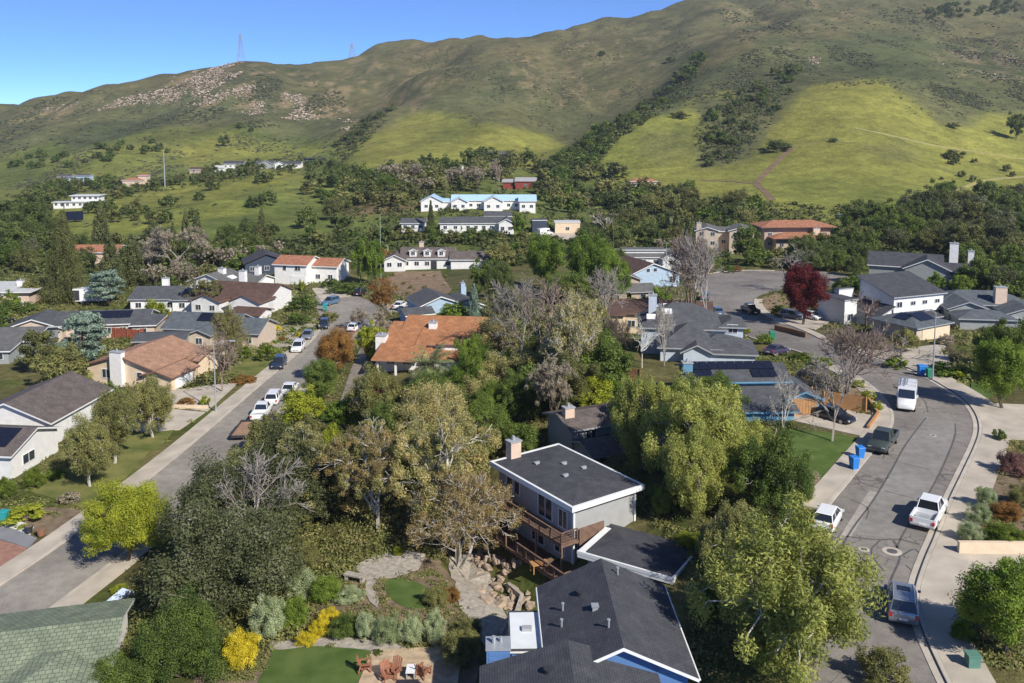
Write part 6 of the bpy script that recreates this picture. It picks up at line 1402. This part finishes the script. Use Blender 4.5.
# central band, near to far
cb = [('bush','green',395,470,48,55,'mid green thicket right of the mulch strip'),('round','mid',392,470,72,58,'dense green tree below the gravel drive'),('round','olive',330,505,66,64,'olive green tree beside the lower left street kerb'),('round','olive',285,500,50,56,'olive tree overhanging the sidewalk below the trailer'),
 ('round','mid',430,445,78,62,'deep green tree below the mission house porch'),('round','green',470,415,62,58,'bright green tree beside the palm'),('round','green',490,440,60,50,'bright green tree behind the tall sycamore'),('sparse','syc',350,520,60,72,'thin yellowish tree in the middle of the garden band'),
 ('round','oak2',450,470,64,56,'dark olive tree deep in the creek band'),('round','mid',515,430,60,50,'green tree left of the shaded grey house chimney'),('bush','mid',520,455,36,44,'dark shrub beside the satellite dish corner'),('round','olive',310,455,40,46,'olive tree by the old mulch path'),
 ('round','rust',335,378,50,46,'round rust and green tree at the right kerb of the left street'),('round','mid',322,404,48,46,'dark green tree just below the rust green one'),('bush','lime',303,424,40,52,'bright lime shrub hiding the parked cars'),('bush','olive',266,452,44,46,'olive shrub beside the trailer'),('bush','green',345,430,36,40,'green shrub left of the gravel drive foot'),
 ('bush','olive',250,478,40,50,'olive shrub at the kerb below the trailer'),('bush','lime',330,452,32,30,'lime shrub beside the silver grass bank'),('round','green',340,430,30,40,'small green garden tree near the mulch strip'),('bush','mid',331,446,24,28,'small dark green shrub at the head of the mulch strip')]
for a in cb: T(*a, lod='near' if a[4] > 45 else None)
T('bare','grey',322,448,26,40,'small silver dead shrub on the bank', bark=M_barkgrey, name='dead_shrub'); T('bush','pale',288,443,18,34,'silvery green grass mound on the bank')
bb = [('bare','brown',540,395,116,84,'big pinkish bare tree in the centre of the valley', M_barkwarm),('bare','x',520,380,106,66,'bare tree with pale twigs left of the pinkish one', M_barkgrey),('baresparse','syc',575,400,110,68,'bare creek tree with a pale twisted trunk', M_barkpale),('baresparse','brown',556,440,80,60,'brown leafed thicket tree behind the citrus shrubs', M_bark),
 ('bare','x',600,350,86,52,'tall bare tree left of the brown roofed house', M_barkgrey),('bare','x',618,372,60,40,'dark bare tree against the tan wall', M_bark),('baresparse','rust',385,328,52,42,'rust leaved tree at the end of the left street', M_barkwarm),('baresparse','brown',372,345,40,40,'bare brown tree below the rust leaved one', M_barkwarm),
 ('baresparse','olive',230,372,66,44,'thin olive tree in front of the slate grey house', M_barkwarm),('bare','x',222,392,60,50,'pinkish bare tree beside the left street lamp', M_barkwarm),('baresparse','olive',205,312,34,40,'bare brown tree above the dark blue roof', M_barkwarm)]
for a in bb: T(a[0], a[1] if a[1] != 'x' else 'brown', *a[2:7], bark=a[7] if len(a) > 7 else a[6], lod='near') if False else T(a[0], a[1] if a[1] != 'x' else 'brown', a[2], a[3], a[4], a[5], a[6], bark=a[7] if len(a) > 7 else M_barkgrey, lod='near')
cc = [('round','green',545,290,58,54,'bright green maple, leftmost of the maples in the valley centre'),('round','green',588,300,68,60,'bright green maple in the middle of the valley'),('round','green',612,308,58,46,'bright green maple beside the utility pole'),('round','mid',570,330,60,60,'shaded green tree below the maples'),('round','mid',486,300,42,40,'dark glossy tree beside the dormer house garage'),
 ('round','olive',500,270,30,36,'olive tree left of the maples'),('round','oak',500,320,60,34,'tall dark tree right of the blue grey gables'),('round','olive',590,350,60,50,'olive green tree left of the brown roof'),('round','mid',600,385,54,54,'green tree above the board fence'),('bush','lime',592,408,36,54,'bright citrus shrub in front of the board fence, left'),('bush','green',614,398,26,40,'bright green shrub in front of the board fence, right'),
 ('cone','blue',474,325,42,20,'small blue green conifer right of the blue grey gables'),('bush','green',452,322,22,40,'green shrub hugging the blue grey gabled house'),('round','green',475,385,52,44,'vivid green tree right of the mission house'),('round','lime',370,362,40,34,'yellow green tree above the gravel drive'),('bush','olive',395,350,22,30,'olive shrub left of the mission house'),
 ('round','green',361,285,46,26,'round green tree beside the flagpole, left one'),('round','green',374,286,50,26,'round green tree beside the flagpole, right one'),('bush','mid',350,292,10,44,'low hedge on the bank above the left cul de sac'),('bush','olive',330,322,14,24,'olive shrub beside the left cul de sac'),('bush','mid',300,311,18,34,'green shrub bed before the two gabled house'),('bush','pale',285,300,12,26,'silvery shrubs beside the driveway of the two gabled house'),
 ('bush','mid',298,325,16,28,'round tree shrub at the edge of the gravel garden'),('bush','hedge',266,360,18,26,'clipped green hedge shrub in the gravel garden'),('bush','hedge',244,358,14,16,'round clipped shrub left of the gravel garden hedge'),('bush','lime',302,291,14,9,'column of bright green shrub beside the balcony garage')]
for a in cc: T(*a, lod='near' if a[4] > 50 else None)
T('palm','palm',431,392,0,0,'feathery palm in front of the mission house porch', hm=7.4, wm=8.4, bark=M_bark); T('fanpalm','palm',670,268,50,12,'slender fan palm behind the bare cul de sac trees'); T('bush','pink',374,397,26,26,'magenta flowering shrub beside the mission house porch'); T('bush','rust',355,415,14,18,'rust green shrub on the mulch strip'); T('bush','lime',366,400,14,18,'lime shrub by the mission house steps')
# left neighbourhood
ln_ = [('layer','blue',86,370,56,60,'pale blue green cedar behind the cream house'),('round','olive',62,392,50,58,'round olive brown tree left of the cream house'),('round','oak2',40,372,44,50,'round dark olive tree behind the grey porch roof'),('cone','oak2',66,302,90,50,'tall dark redwood left of the white camper'),('layer','blue',108,305,34,46,'pale grey green pine beside the distant street lamp'),
 ('cone','cone',112,290,56,34,'dark conifer right of the tall redwood'),('cone','cone',134,285,50,34,'dark conifer above the blue roofs'),('bush','olive',36,300,26,40,'olive hedge shrub before the flat roofed house'),('bush','mid',22,313,12,30,'green hedge above the far left driveway'),('bush','lime',155,325,28,34,'yellow green shrub above the rust red fence'),('bush','green',188,302,10,36,'green hedge below the dark blue roof'),
 ('bush','lime',88,402,30,24,'lime shrub between the shake roof and cream house'),('bush','green',107,406,26,30,'green shrub at the base of the cream wall'),('bush','mid',212,268,30,26,'green shrub tree beneath the dark gabled cabin'),('round','mid',232,262,26,24,'green tree right of the dark gabled cabin'),('bush','hedge',34,488,24,24,'round clipped shrub by the white gable wall, right one'),('bush','hedge',5,500,28,26,'round clipped shrub at the left edge'),
 ('bush','lime',28,520,14,54,'low lime ground hedge at the left edge'),('bush','hedge',56,478,12,22,'low hedge beneath the white gable window'),('bush','rust',185,405,8,24,'rusty low shrub beside the cream driveway'),('bush','lime',206,406,12,14,'small yellow green shrub near the lamp base'),('bush','rust',243,381,6,34,'low rust green border along the sidewalk'),('bush','brown',70,502,14,22,'small brown leafless shrub in the mulch bed'),('round','green',12,310,20,22,'green tree at the left edge above the dark car')]
for a in ln_: T(*a)
# gravel garden cushions
gi = ['lime','yellow','green','rust','mid']
for i in range(34):
    a = random.uniform(248, 316); b = random.uniform(324, 352)
    if not inside([(238,345),(255,330),(318,320),(314,332),(290,345),(266,356)], np.array([a]), np.array([b]))[0]: continue
    T('bush', gi[i % 5], a, b, random.uniform(4, 8), random.uniform(6, 12), 'small coloured cushion plant in the pale gravel garden by the white suv', 'cushion plants in the gravel garden', lod='far')
# right neighbourhood
rn = [('bush','plum',1012,474,26,34,'plum brown rounded hedge by the right driveway'),('bush','hedge',1005,545,26,48,'dark clipped hedge above the cream retaining wall'),('bush','rust',1008,520,20,36,'rusty green shrub behind the dark clipped hedge'),('bush','olive',1022,506,26,30,'olive shrub at the right edge above the rusty one'),
 ('bush','green',962,640,26,26,'green shrub at the corner of the lower right driveway'),('bush','pale',985,508,26,24,'silvery variegated shrub along the sidewalk, farthest'),('bush','pale',978,524,26,26,'silvery variegated shrub along the sidewalk, middle'),('bush','pale',970,542,26,28,'silvery variegated shrub along the sidewalk, nearest the wall'),('bush','green',948,375,14,44,'low green shrub bed beside the right lamp'),('bush','lime',962,378,12,28,'bright lime shrub beside the right lamp'),
 ('bush','olive',905,352,28,34,'olive brown shrub left of the garage drive'),('bush','green',898,368,14,30,'green low shrub at the corner of the garage drive'),('bush','brown',946,345,14,22,'reddish brown shrub beside the cream garage door'),('round','mid',940,330,10,12,'small dark tree behind the garage'),('round','mid',745,265,40,40,'dome shaped green tree below the beige house'),('bush','oak',720,265,18,26,'dark shrub left of the dome tree'),('bush','rust',738,272,8,10,'small rust shrub by the cul de sac kerb'),('bush','mid',730,273,9,12,'small blue green shrub by the cul de sac kerb'),
 ('bush','green',660,302,18,26,'green shrub beside the pale blue gable'),('bush','mid',778,316,14,18,'green shrub under the bare silvery tree'),('bush','hedge',764,344,12,20,'round clipped hedge above the purple sedan'),('bush','lime',745,334,10,14,'yellow green shrub beside the powder grey house'),('bush','hedge',800,360,9,30,'clipped hedge behind the black solar roof, left part'),('bush','hedge',824,366,9,30,'clipped hedge behind the black solar roof, right part'),
 ('bush','lime',858,388,12,16,'bright lime hedge along the bend, uppermost'),('bush','lime',868,400,12,16,'bright lime hedge along the bend, middle'),('bush','lime',876,411,12,14,'bright lime hedge along the bend, lowest'),('bush','brown',830,392,20,40,'brown dry shrub on the bare slope behind the golden fence, right'),('bush','brown',806,385,20,34,'brown dry shrub on the bare slope behind the golden fence, left'),
 ('round','green',960,300,26,30,'bright green tree behind the grey house at right'),('round','green',935,296,24,24,'bright green tree right of the stucco chimney'),('bush','mid',1000,440,14,16,'small shrub at the corner of the upper right drive'),('round','mid',990,365,40,40,'dark tree behind the green corner lawn at right'),('bush','olive',800,500,24,30,'olive shrub at the lower corner of the green lawn'),('bush','brown',815,478,8,16,'dry brown groundcover beside the lawn')]
for a in rn: T(*a, lod='near' if a[3] > 480 else None)
# garden in front of the creek
gd = [('bush','yellow',243,668,44,40,'large bright yellow flowering shrub left of the lawn'),('bush','yellow',330,622,16,26,'low bright yellow flowering strip in the garden, uppermost'),('bush','yellow',319,634,17,28,'low bright yellow flowering strip in the garden, middle'),('bush','yellow',308,644,16,24,'low bright yellow flowering strip in the garden, lowest'),('bush','pale',268,640,52,42,'tall variegated shrub left of the yellow middle shrubs'),('bush','pale',300,598,36,40,'variegated shrub above the green garden shrubs'),
 ('bush','green',296,628,36,34,'deep green shrub between the variegated and yellow ones'),('bush','mid',345,636,26,36,'deep green shrub right of the yellow ones'),('bush','pale',368,640,34,26,'variegated clipped shrub, first of four above the lawn path'),('bush','pale',390,644,36,28,'variegated clipped shrub, second of four above the lawn path'),('bush','pale',412,644,38,28,'variegated clipped shrub, third of four above the lawn path'),('bush','pale',436,642,38,28,'variegated clipped shrub, last of four above the lawn path'),
 ('bush','olive',460,665,40,48,'olive brown shrub beside the blue chimney chase'),('bush','pale',350,600,14,32,'grey blue succulent mound below the bench'),('bush','green',325,600,30,40,'green shrub left of the succulents'),('bush','olive',435,605,20,30,'grey green shrub right of the oval lawn'),('bush','rust',452,600,16,20,'tan grass tuft beside the creek gravel'),('bush','lime',398,555,12,14,'small lime shrub by the gravel circle'),('bush','olive',470,640,26,30,'olive shrub on the creek bank'),
 ('bush','mid',378,655,8,12,'small round clipped shrub at the lawn corner'),('bush','mid',200,672,30,40,'dark green shrub left of the yellow flowering shrub'),('bush','olive',300,570,34,44,'olive understorey shrub beneath the live oaks'),('bush','mid',260,600,30,40,'dark understorey shrub beneath the live oaks'),('bush','olive',530,560,14,16,'green tuft among the creek boulders'),('bush','lime',690,545,16,26,'yellow green shrub behind the low wing'),('bush','mid',665,515,40,34,'dark green shrub behind the two storey grey house'),
 ('bush','mid',706,620,44,34,'dark green shrub against the right wall of the nearest house'),('bush','olive',715,560,44,40,'olive thicket right of the low wing'),('bush','mid',680,500,40,40,'dark thicket under the big willow'),('bush','mid',750,560,46,44,'shaded thicket beneath the pale drooping tree'),('bush','lime',120,592,8,20,'low lime groundcover at the end of the sage green roof')]
for a in gd: T(*a, lod='near')
# ---- middle distance and far trees: many copies, each its own object
def inzone(P):
    P = np.array(P); 
    while True:
        a = random.uniform(P[:, 0].min(), P[:, 0].max()); b = random.uniform(P[:, 1].min(), P[:, 1].max())
        if inside(P, np.array([a]), np.array([b]))[0]: return a, b
def blocked(x, y, r):
    if any(math.hypot(x-hx, y-hy) < hr+r for hx, hy, hr in FOOT): return True
    xa, ya = np.array([x]), np.array([y])
    return any(bx0 < x < bx1 and by0 < y < by1 and inside(P_, xa, ya)[0] for P_, bx0, bx1, by0, by1 in HARD)
def belt(n, zone, kinds, hr, label, group, wr=(.95, 1.4), minsep=.30, avoid=()):
    got = []; tries = 0; n = int(n*1.35)
    while len(got) < n and tries < n*40:
        tries += 1; a, b = inzone(zone); h = random.uniform(*hr)
        if any(abs(a-q[0]) < h*minsep*1.3 and abs(b-q[1]) < h*minsep*.6 for q in got): continue
        if any(x0 < a < x1 and y0 < b < y1 for x0, x1, y0, y1 in avoid): continue
        x, y = G(a, b)
        if blocked(x, y, .5 if y < 330 else 0): continue
        got.append((a, b)); sh, lf = random.choice(kinds)
        if sh == 'round' and h < 34: sh = 'bush'
        hh = h*(1.5 if sh == 'cone' else .92 if sh == 'bush' else 1); ww = h*random.uniform(*wr)*(.6 if sh == 'cone' else 1)
        QUEUE.append((hh*ww, (sh, lf, a, b, hh, ww, label, group)))
OK_ = [('round','oak'),('round','oak'),('round','oak2'),('round','mid'),('round','olive')]
belt(30, [(548,172),(575,150),(600,132),(612,128),(604,150),(590,170),(560,185)], [('bush','oak'),('bush','mid')], (11,16), 'dark oak crowding the mouth of the wooded ravine on the slope', 'oaks in the lower ravine')
belt(22, [(604,132),(640,106),(665,92),(700,58),(706,64),(680,92),(650,114),(622,132)], [('bush','oak'),('bush','mid')], (8,13), 'dark oak in the upper wooded ravine climbing the slope', 'oaks in the upper ravine')
belt(12, [(330,152),(350,132),(392,106),(396,112),(360,136),(340,158)], [('bush','oak')], (6,9), 'small dark oak in the left ravine between the two hill spurs', 'oaks in the left ravine')
belt(34, [(700,120),(725,98),(760,80),(795,66),(800,88),(775,112),(745,150),(712,168),(694,150)], [('bush','oak'),('bush','oak2'),('bush','mid')], (7,13), 'dark shrubby oak scattered in the fold left of the yellow knoll', 'oaks in the fold beside the yellow knoll')
T('bush','oak',778,151,14,34,'wide dark oak clump at the top of the dirt track'); T('round','oak',1016,140,28,24,'lone spreading oak on the yellow slope at the right edge'); T('bush','oak2',955,159,10,28,'oval olive shrub on the yellow slope, middle right'); T('bush','oak2',953,128,7,14,'small shrub above the oval olive one')
T('bush','oak',833,142,5,9,'tiny dark shrub on the yellow knoll track'); T('bush','oak2',678,118,7,22,'dark low bush patch on the green spur'); T('bush','oak',602,56,7,9,'single dark bush high on the middle hill'); T('bush','oak',670,62,6,12,'dark bush patch near the upper ravine'); T('bush','oak',252,132,7,7,'single dark bush on the left hill slope'); T('bush','oak',224,146,14,14,'darker round bush on the left green slope'); T('bush','oak',240,128,7,9,'small dark bush high on the left hill')
belt(26, [(925,8),(1024,2),(1024,16),(930,20)], [('bush','oak')], (5,9), 'dark scrub oak along the top right skyline', 'scrub oaks at the top right')
belt(14, [(820,150),(1024,160),(1024,215),(900,214)], [('bush','oak2'),('bush','oak')], (5,9), 'small bush at the foot of the yellow hillside', 'bushes at the foot of the yellow hillside', avoid=((820,940,150,200),))
AV = ((425,540,186,236),(540,604,214,240),(484,514,146,161),(505,542,172,190),(395,520,212,235))
belt(62, [(340,186),(420,166),(540,160),(620,176),(700,196),(700,214),(545,206),(500,190),(430,192),(345,214)], OK_+[('round','olive')], (14,22), 'dark oak in the belt at the foot of the hills above the estate', 'oaks in the belt above the estate', avoid=AV+((596,690,180,190),))
belt(46, [(546,206),(700,204),(760,212),(764,236),(700,246),(620,262),(590,250),(560,214)], OK_, (18,28), 'dark oak in the belt between the estate and the cul de sac', 'oaks between the estate and the cul de sac', avoid=AV+((630,666,222,238),(548,604,214,240)))
belt(24, [(340,236),(520,240),(540,262),(500,270),(480,246),(385,243),(340,250)], OK_+[('round','olive')], (13,20), 'green garden tree in the row behind the long dormer house', 'trees behind the long dormer house', avoid=AV)
belt(20, [(385,182),(480,178),(480,190),(420,198),(388,208)], [('baresparse','brown'),('round','olive'),('round','oak2')], (16,24), 'brownish thin tree left of and above the blue roofed estate', 'thin trees around the estate')
T('cone','cone',431,234,34,11,'tall slender conifer between the white cottage and bungalow'); T('baresparse','brown',478,192,26,22,'pinkish bare tree just above the blue roofs', bark=M_barkwarm); T('baresparse','brown',499,192,32,18,'tall pinkish bare tree left of the red barn', bark=M_barkwarm); T('round','oak',452,180,20,22,'dark oak beside the tiny white cottage')
T('round','green',519,238,24,20,'bright green tree right of the grey roofed bungalow'); T('bare','x' if False else 'brown',604,236,26,22,'white twigged bare tree beside the tan workshop', bark=M_barkpale); T('cone','cone',688,262,44,22,'dark tall conifer behind the bare cul de sac trees'); T('cone','cone',676,250,40,20,'dark conifer behind the slender palm')
belt(52, [(842,240),(870,228),(930,214),(1030,208),(1030,300),(960,292),(962,268),(880,250),(850,268)], [('round','oak'),('round','oak2'),('round','mid'),('round','grey')], (28,42), 'dark tree in the dense wood behind the white and charcoal houses', 'trees in the dense wood at right', minsep=.28, avoid=((880,962,252,285),))
belt(16, [(838,224),(1030,214),(1030,222),(850,236)], [('bush','oak'),('bush','oak2')], (10,18), 'dark bush along the upper edge of the dense wood', 'bushes along the edge of the dense wood')
belt(14, [(800,252),(868,262),(864,276),(806,284)], [('round','oak'),('round','mid')], (26,36), 'large dark tree right of the silvery bare tree', 'dark trees above the tall white house')
belt(10, [(836,292),(850,300),(1024,300),(1024,290)], [('round','mid')], (18,24), 'garden tree behind the right hand roofs', 'garden trees behind the right hand roofs', avoid=((880,1000,280,310),))
belt(21, [(0,246),(60,244),(110,250),(150,250),(200,244),(262,246),(262,256),(200,268),(140,272),(0,272)], [('round','oak'),('round','oak2'),('round','mid'),('cone','cone'),('round','grey')], (20,34), 'dark tree in the belt behind the left hand houses', 'trees behind the left hand houses')
belt(12, [(-10,220),(34,222),(50,240),(-10,262)], [('round','oak')], (26,40), 'large dark oak at the left edge of the valley', 'oaks at the left edge')
T('baresparse','brown',178,276,50,56,'broad grey brown bare tree in the left valley', bark=M_barkgrey, lod='near'); T('baresparse','brown',152,274,36,34,'thin grey tree left of the broad bare one', bark=M_barkgrey); T('cone','cone',262,240,34,14,'slim dark conifer among the round valley oaks')
belt(17, [(262,228),(300,196),(345,176),(420,182),(410,200),(345,212),(348,250),(270,252),(225,262),(215,248)], OK_, (17,28), 'dark rounded oak among the rolling green mounds left of centre', 'oaks on the rolling mounds', avoid=((345,425,206,216),))
belt(30, [(10,206),(50,186),(130,182),(160,188),(120,202),(70,196),(40,212)], OK_, (10,16), 'dark tree around the hillside houses at far left', 'trees around the far left hillside houses', avoid=((72,100,190,208),(122,148,176,190)))
belt(26, [(150,188),(230,166),(330,160),(335,168),(250,176),(200,186)], [('bush','oak'),('bush','oak2')], (7,12), 'small dark tree around the row of houses on the far bench', 'trees on the far bench')
belt(9, [(180,178),(330,172),(335,200),(200,214)], [('round','oak')], (12,18), 'round dark oak standing alone on the light green mounds', 'lone oaks on the light green mounds')
belt(22, [(0,165),(50,150),(150,140),(180,152),(60,170),(0,176)], [('bush','oak'),('bush','mid')], (6,11), 'dark shrub in the green gullies of the left hill', 'shrubs in the left hill gullies')
belt(14, [(0,212),(180,206),(230,226),(100,226),(0,220)], [('round','oak2'),('round','oak')], (10,18), 'small tree dotted over the left yellow meadow', 'trees on the left yellow meadow')
belt(16, [(150,280),(205,270),(262,258),(280,262),(205,282),(150,290)], [('round','mid'),('baresparse','brown'),('bush','olive')], (16,26), 'garden tree between the brown and the blue roofs', 'garden trees between left roofs')
belt(14, [(600,262),(700,258),(705,272),(675,262),(610,270)], [('round','mid'),('baresparse','brown')], (20,30), 'thin tree behind the pale blue gabled house', 'trees behind the pale blue gable')
belt(12, [(748,262),(800,258),(812,270),(756,268)], [('round','mid'),('bush','olive')], (14,24), 'green tree on the bank between beige house and street', 'trees below the red tile roof')
belt(14, [(392,276),(445,274),(452,292),(410,302),(388,286)], [('bush','brown'),('bush','olive')], (3,6), 'low dry plant on the bare dug slope', 'plants on the bare dug slope')
belt(8, [(-30,312),(0,318),(0,350),(-30,350)], [('round','mid')], (20,30), 'tree just outside the left edge', 'trees at the far left edge')
T('bush','mid',330,288,12,20,'dark green bank shrub above the white driveway'); T('bush','rust',385,262,14,16,'orange tinted shrub left of the dormer house')
# rows filling the creek corridor between the two streets
belt(12, [(480,345),(600,330),(612,420),(560,430),(500,420)], [('round','mid'),('sparse','syc'),('round','oak2')], (44,66), 'tree tangled in the creek corridor behind the citrus shrubs', 'trees in the creek corridor', minsep=.3)
belt(9, [(360,430),(500,430),(505,520),(400,520)], [('round','olive'),('round','mid'),('sparse','syc')], (50,70), 'tree in the thicket between the mulch strip and the sycamores', 'trees in the central thicket', minsep=.3)
belt(8, [(240,500),(330,480),(345,540),(270,540)], [('round','oak2'),('round','olive'),('round','grey')], (44,60), 'tree in the thicket above the live oaks', 'trees above the live oaks', minsep=.3)
belt(7, [(632,430),(700,420),(740,440),(700,480),(640,470)], [('weep','willow'),('round','mid')], (50,64), 'tree crowding behind the big willow', 'trees behind the big willow', minsep=.25)

# the largest of these stand as trees of their own, the smallest far ones read as one mass
QUEUE.sort(key=lambda q: -q[0])
have = sum(1 for o in COL.objects if o.get('category') == 'tree')
solo = max(0, 292-have); nt_ = 0; rest = []
for ar, q in QUEUE:
    if q[0] in ('round', 'bush', 'sparse'):
        if nt_ < solo: nt_ += 1; T(*q, name='tree')
        else: rest.append(q)
    else: T(*q)
def thin(sh, var):
    (V, Fq, Tn), tk = proto(sh, 'far', var); k = np.random.default_rng(var).permutation(len(Fq))[:800]
    Vq = V[Fq[k]]; c = Vq.mean(1, keepdims=True); Vq = c+(Vq-c)*1.35; return Vq, Tn[k]
TH = {(sh, v): thin(sh, v) for sh in ('round', 'bush', 'sparse') for v in range(3)}
if rest:
    lf_names = sorted({q[1] for q in rest}); VV = []; TT = []; MI = []
    for i, q in enumerate(rest):
        sh, lf, a, b, hp, wp = q[:6]; x, y = G(a, b); z = H(x, y); s_ = scale_at(y, z); Vq, Tn = TH[(sh, i % 3)]; an = random.uniform(0, 6.28); c_, n_ = math.cos(an), math.sin(an)
        w_ = wp/s_; h_ = hp/s_; X = (Vq[..., 0]*c_-Vq[..., 1]*n_)*w_+x; Y = (Vq[..., 0]*n_+Vq[..., 1]*c_)*w_+y; Z = Vq[..., 2]*h_+z-.1
        VV.append(np.stack([X, Y, Z], -1)); TT.append(np.clip(Tn+random.uniform(-.12, .12), 0, 1)); MI.append(np.full(len(Tn), lf_names.index(lf)))
    V = np.concatenate(VV); n_ = len(V); me = np_mesh('distant_trees', V.reshape(-1, 3), np.arange(n_*4).reshape(-1, 4), [L[k] for k in lf_names], np.concatenate(TT))
    me.polygons.foreach_set('material_index', np.concatenate(MI).astype(np.int32))
    o = bpy.data.objects.new('distant_trees', me); COL.objects.link(o); tag(o, 'small dark oaks and bushes massed over the far slopes and valley', 'trees', kind='stuff')
# low undergrowth filling yards, banks and wood floors
WV2 = np.maximum(PY[:-1]-PY[1:], 0)*(YY[:-1] > 44)*(YY[:-1] < 1000)
def under(n, zone, r0, r1, nq, qs, seed, hgt=.7):
    rng = np.random.default_rng(seed); wgt = WV2*inside(zone, PX[:-1], PY[:-1]); ii = rng.choice(wgt.size, n, p=(wgt/wgt.sum()).ravel()); r, c = np.divmod(ii, wgt.shape[1])
    fr = rng.random(n); yy = YY[r, c]*(1-fr)+YY[r+1, c]*fr; xx = (ts[c]+rng.uniform(-.00225, .00225, n))*np.maximum(yy, 60)
    ok = np.ones(n, bool)
    for P_, bx0, bx1, by0, by1 in HARD+SOFT: ok &= ~inside(P_, xx, yy)
    for hx, hy, hr in FOOT: ok &= np.hypot(xx-hx, yy-hy) > hr*.9
    xx, yy = xx[ok], yy[ok]; zz_ = Hn(xx, yy); m = len(xx); rad = rng.uniform(r0, r1, m)
    cen = np.stack([xx, yy, np.zeros(m)], 1); idx = np.repeat(np.arange(m), nq); N_ = len(idx)
    d = nrm(rng.normal(size=(N_, 3))); d[:, 2] = np.abs(d[:, 2]); off = d*(rng.random(N_)**.4*rad[idx])[:, None]; off[:, 2] *= hgt*rng.uniform(.6, 1.3, m)[idx]
    P = cen[idx]+off; P[:, 2] += zz_[idx]; nn = nrm(d*.9+rng.normal(size=(N_, 3))*.5+np.array([0, 0, .3])); t_ = nrm(np.cross(nn, rng.normal(size=(N_, 3)))); b_ = np.cross(nn, t_); s_ = qs*rng.uniform(.6, 1.4, N_)[:, None]
    V, Fq = quads(P, t_*s_, b_*s_*.8); return V, Fq, np.clip(.7*rng.random(m)[idx]+.3*rng.random(N_), 0, 1)
def under_obj(name, zs, mat_, label):
    V = []; Fq = []; Tn = []; b = 0
    for z_ in zs:
        v, f, t_ = under(*z_); V.append(v); Fq.append(f+b); Tn.append(t_); b += len(v)
    o = bpy.data.objects.new(name, np_mesh(name, np.concatenate(V), np.concatenate(Fq), mat_, np.concatenate(Tn))); COL.objects.link(o); tag(o, label, 'undergrowth', kind='stuff')
CEN = [(232,480),(262,455),(330,360),(345,360),(350,330),(392,330),(400,400),(480,380),(500,330),(600,300),(625,372),(650,430),(560,450),(490,470),(460,520),(440,560),(330,580),(300,640),(190,683),(120,683),(125,600),(170,540)]
under_obj('undergrowth', [(2300, CEN, .5, 1.5, 46, .14, 1), (500, [(560,450),(740,420),(760,480),(800,520),(800,683),(690,683),(690,560),(640,520)], .4, 1.2, 46, .12, 2), (260, [(958,683),(950,610),(1060,610),(1060,683)], .4, 1.0, 46, .12, 3), (1700, [(200,640),(300,570),(360,560),(440,575),(480,640),(470,683),(190,683)], .2, .6, 34, .09, 5), (200, [(985,550),(960,540),(1000,440),(1060,440),(1060,550)], .3, .9, 40, .12, 6)],
   leafmat('mixed_undergrowth', (.08,.10,.028), (.27,.27,.085), third=(.38,.29,.15)), 'tangled low undergrowth on the creek banks and yard edges')
under_obj('ground_cover', [(2600, [(-10,272),(360,272),(420,300),(360,340),(200,400),(110,420),(60,380),(-10,350)], .5, 1.6, 22, .28, 7), (1400, [(600,262),(1030,262),(1030,345),(960,400),(900,350),(800,330),(760,340),(700,350),(640,340),(600,300)], .5, 1.5, 22, .28, 8), (500, [(-10,400),(120,400),(230,370),(200,420),(60,520),(-10,520)], .3, .8, 24, .16, 9), (350, [(760,345),(850,380),(880,410),(870,430),(800,400),(780,470),(750,440)], .4, 1.0, 24, .18, 10)],
   leafmat('yard_plants', (.07,.09,.025), (.26,.27,.085), third=(.36,.27,.15)), 'low mixed plants and weeds filling the yards between the houses')
under_obj('wood_floor_brush', [(1700, [(340,190),(430,165),(560,150),(620,180),(700,200),(1030,215),(1030,300),(960,290),(850,255),(700,255),(620,262),(540,262),(340,262)], 1.4, 3.6, 16, .8, 11), (650, [(-10,246),(60,240),(200,246),(300,240),(345,240),(345,256),(262,264),(200,274),(-10,274)], 1.4, 3.4, 16, .8, 12), (700, [(548,172),(600,130),(665,92),(706,56),(690,96),(620,140),(575,190)], 1.6, 3.6, 14, .9, 13), (350, [(700,120),(760,84),(795,68),(775,112),(730,165),(694,150)], 1.4, 3.2, 14, .8, 14), (260, [(0,200),(40,182),(160,180),(240,168),(335,162),(330,170),(160,192),(60,206)], 1., 2.4, 14, .7, 15), (260, [(330,155),(352,130),(395,102),(392,116),(345,165)], 1.4, 3, 14, .9, 16)],
   leafmat('wood_brush', (.045,.06,.02), (.17,.19,.06)), 'dark brush carpeting the ground beneath the valley oaks')
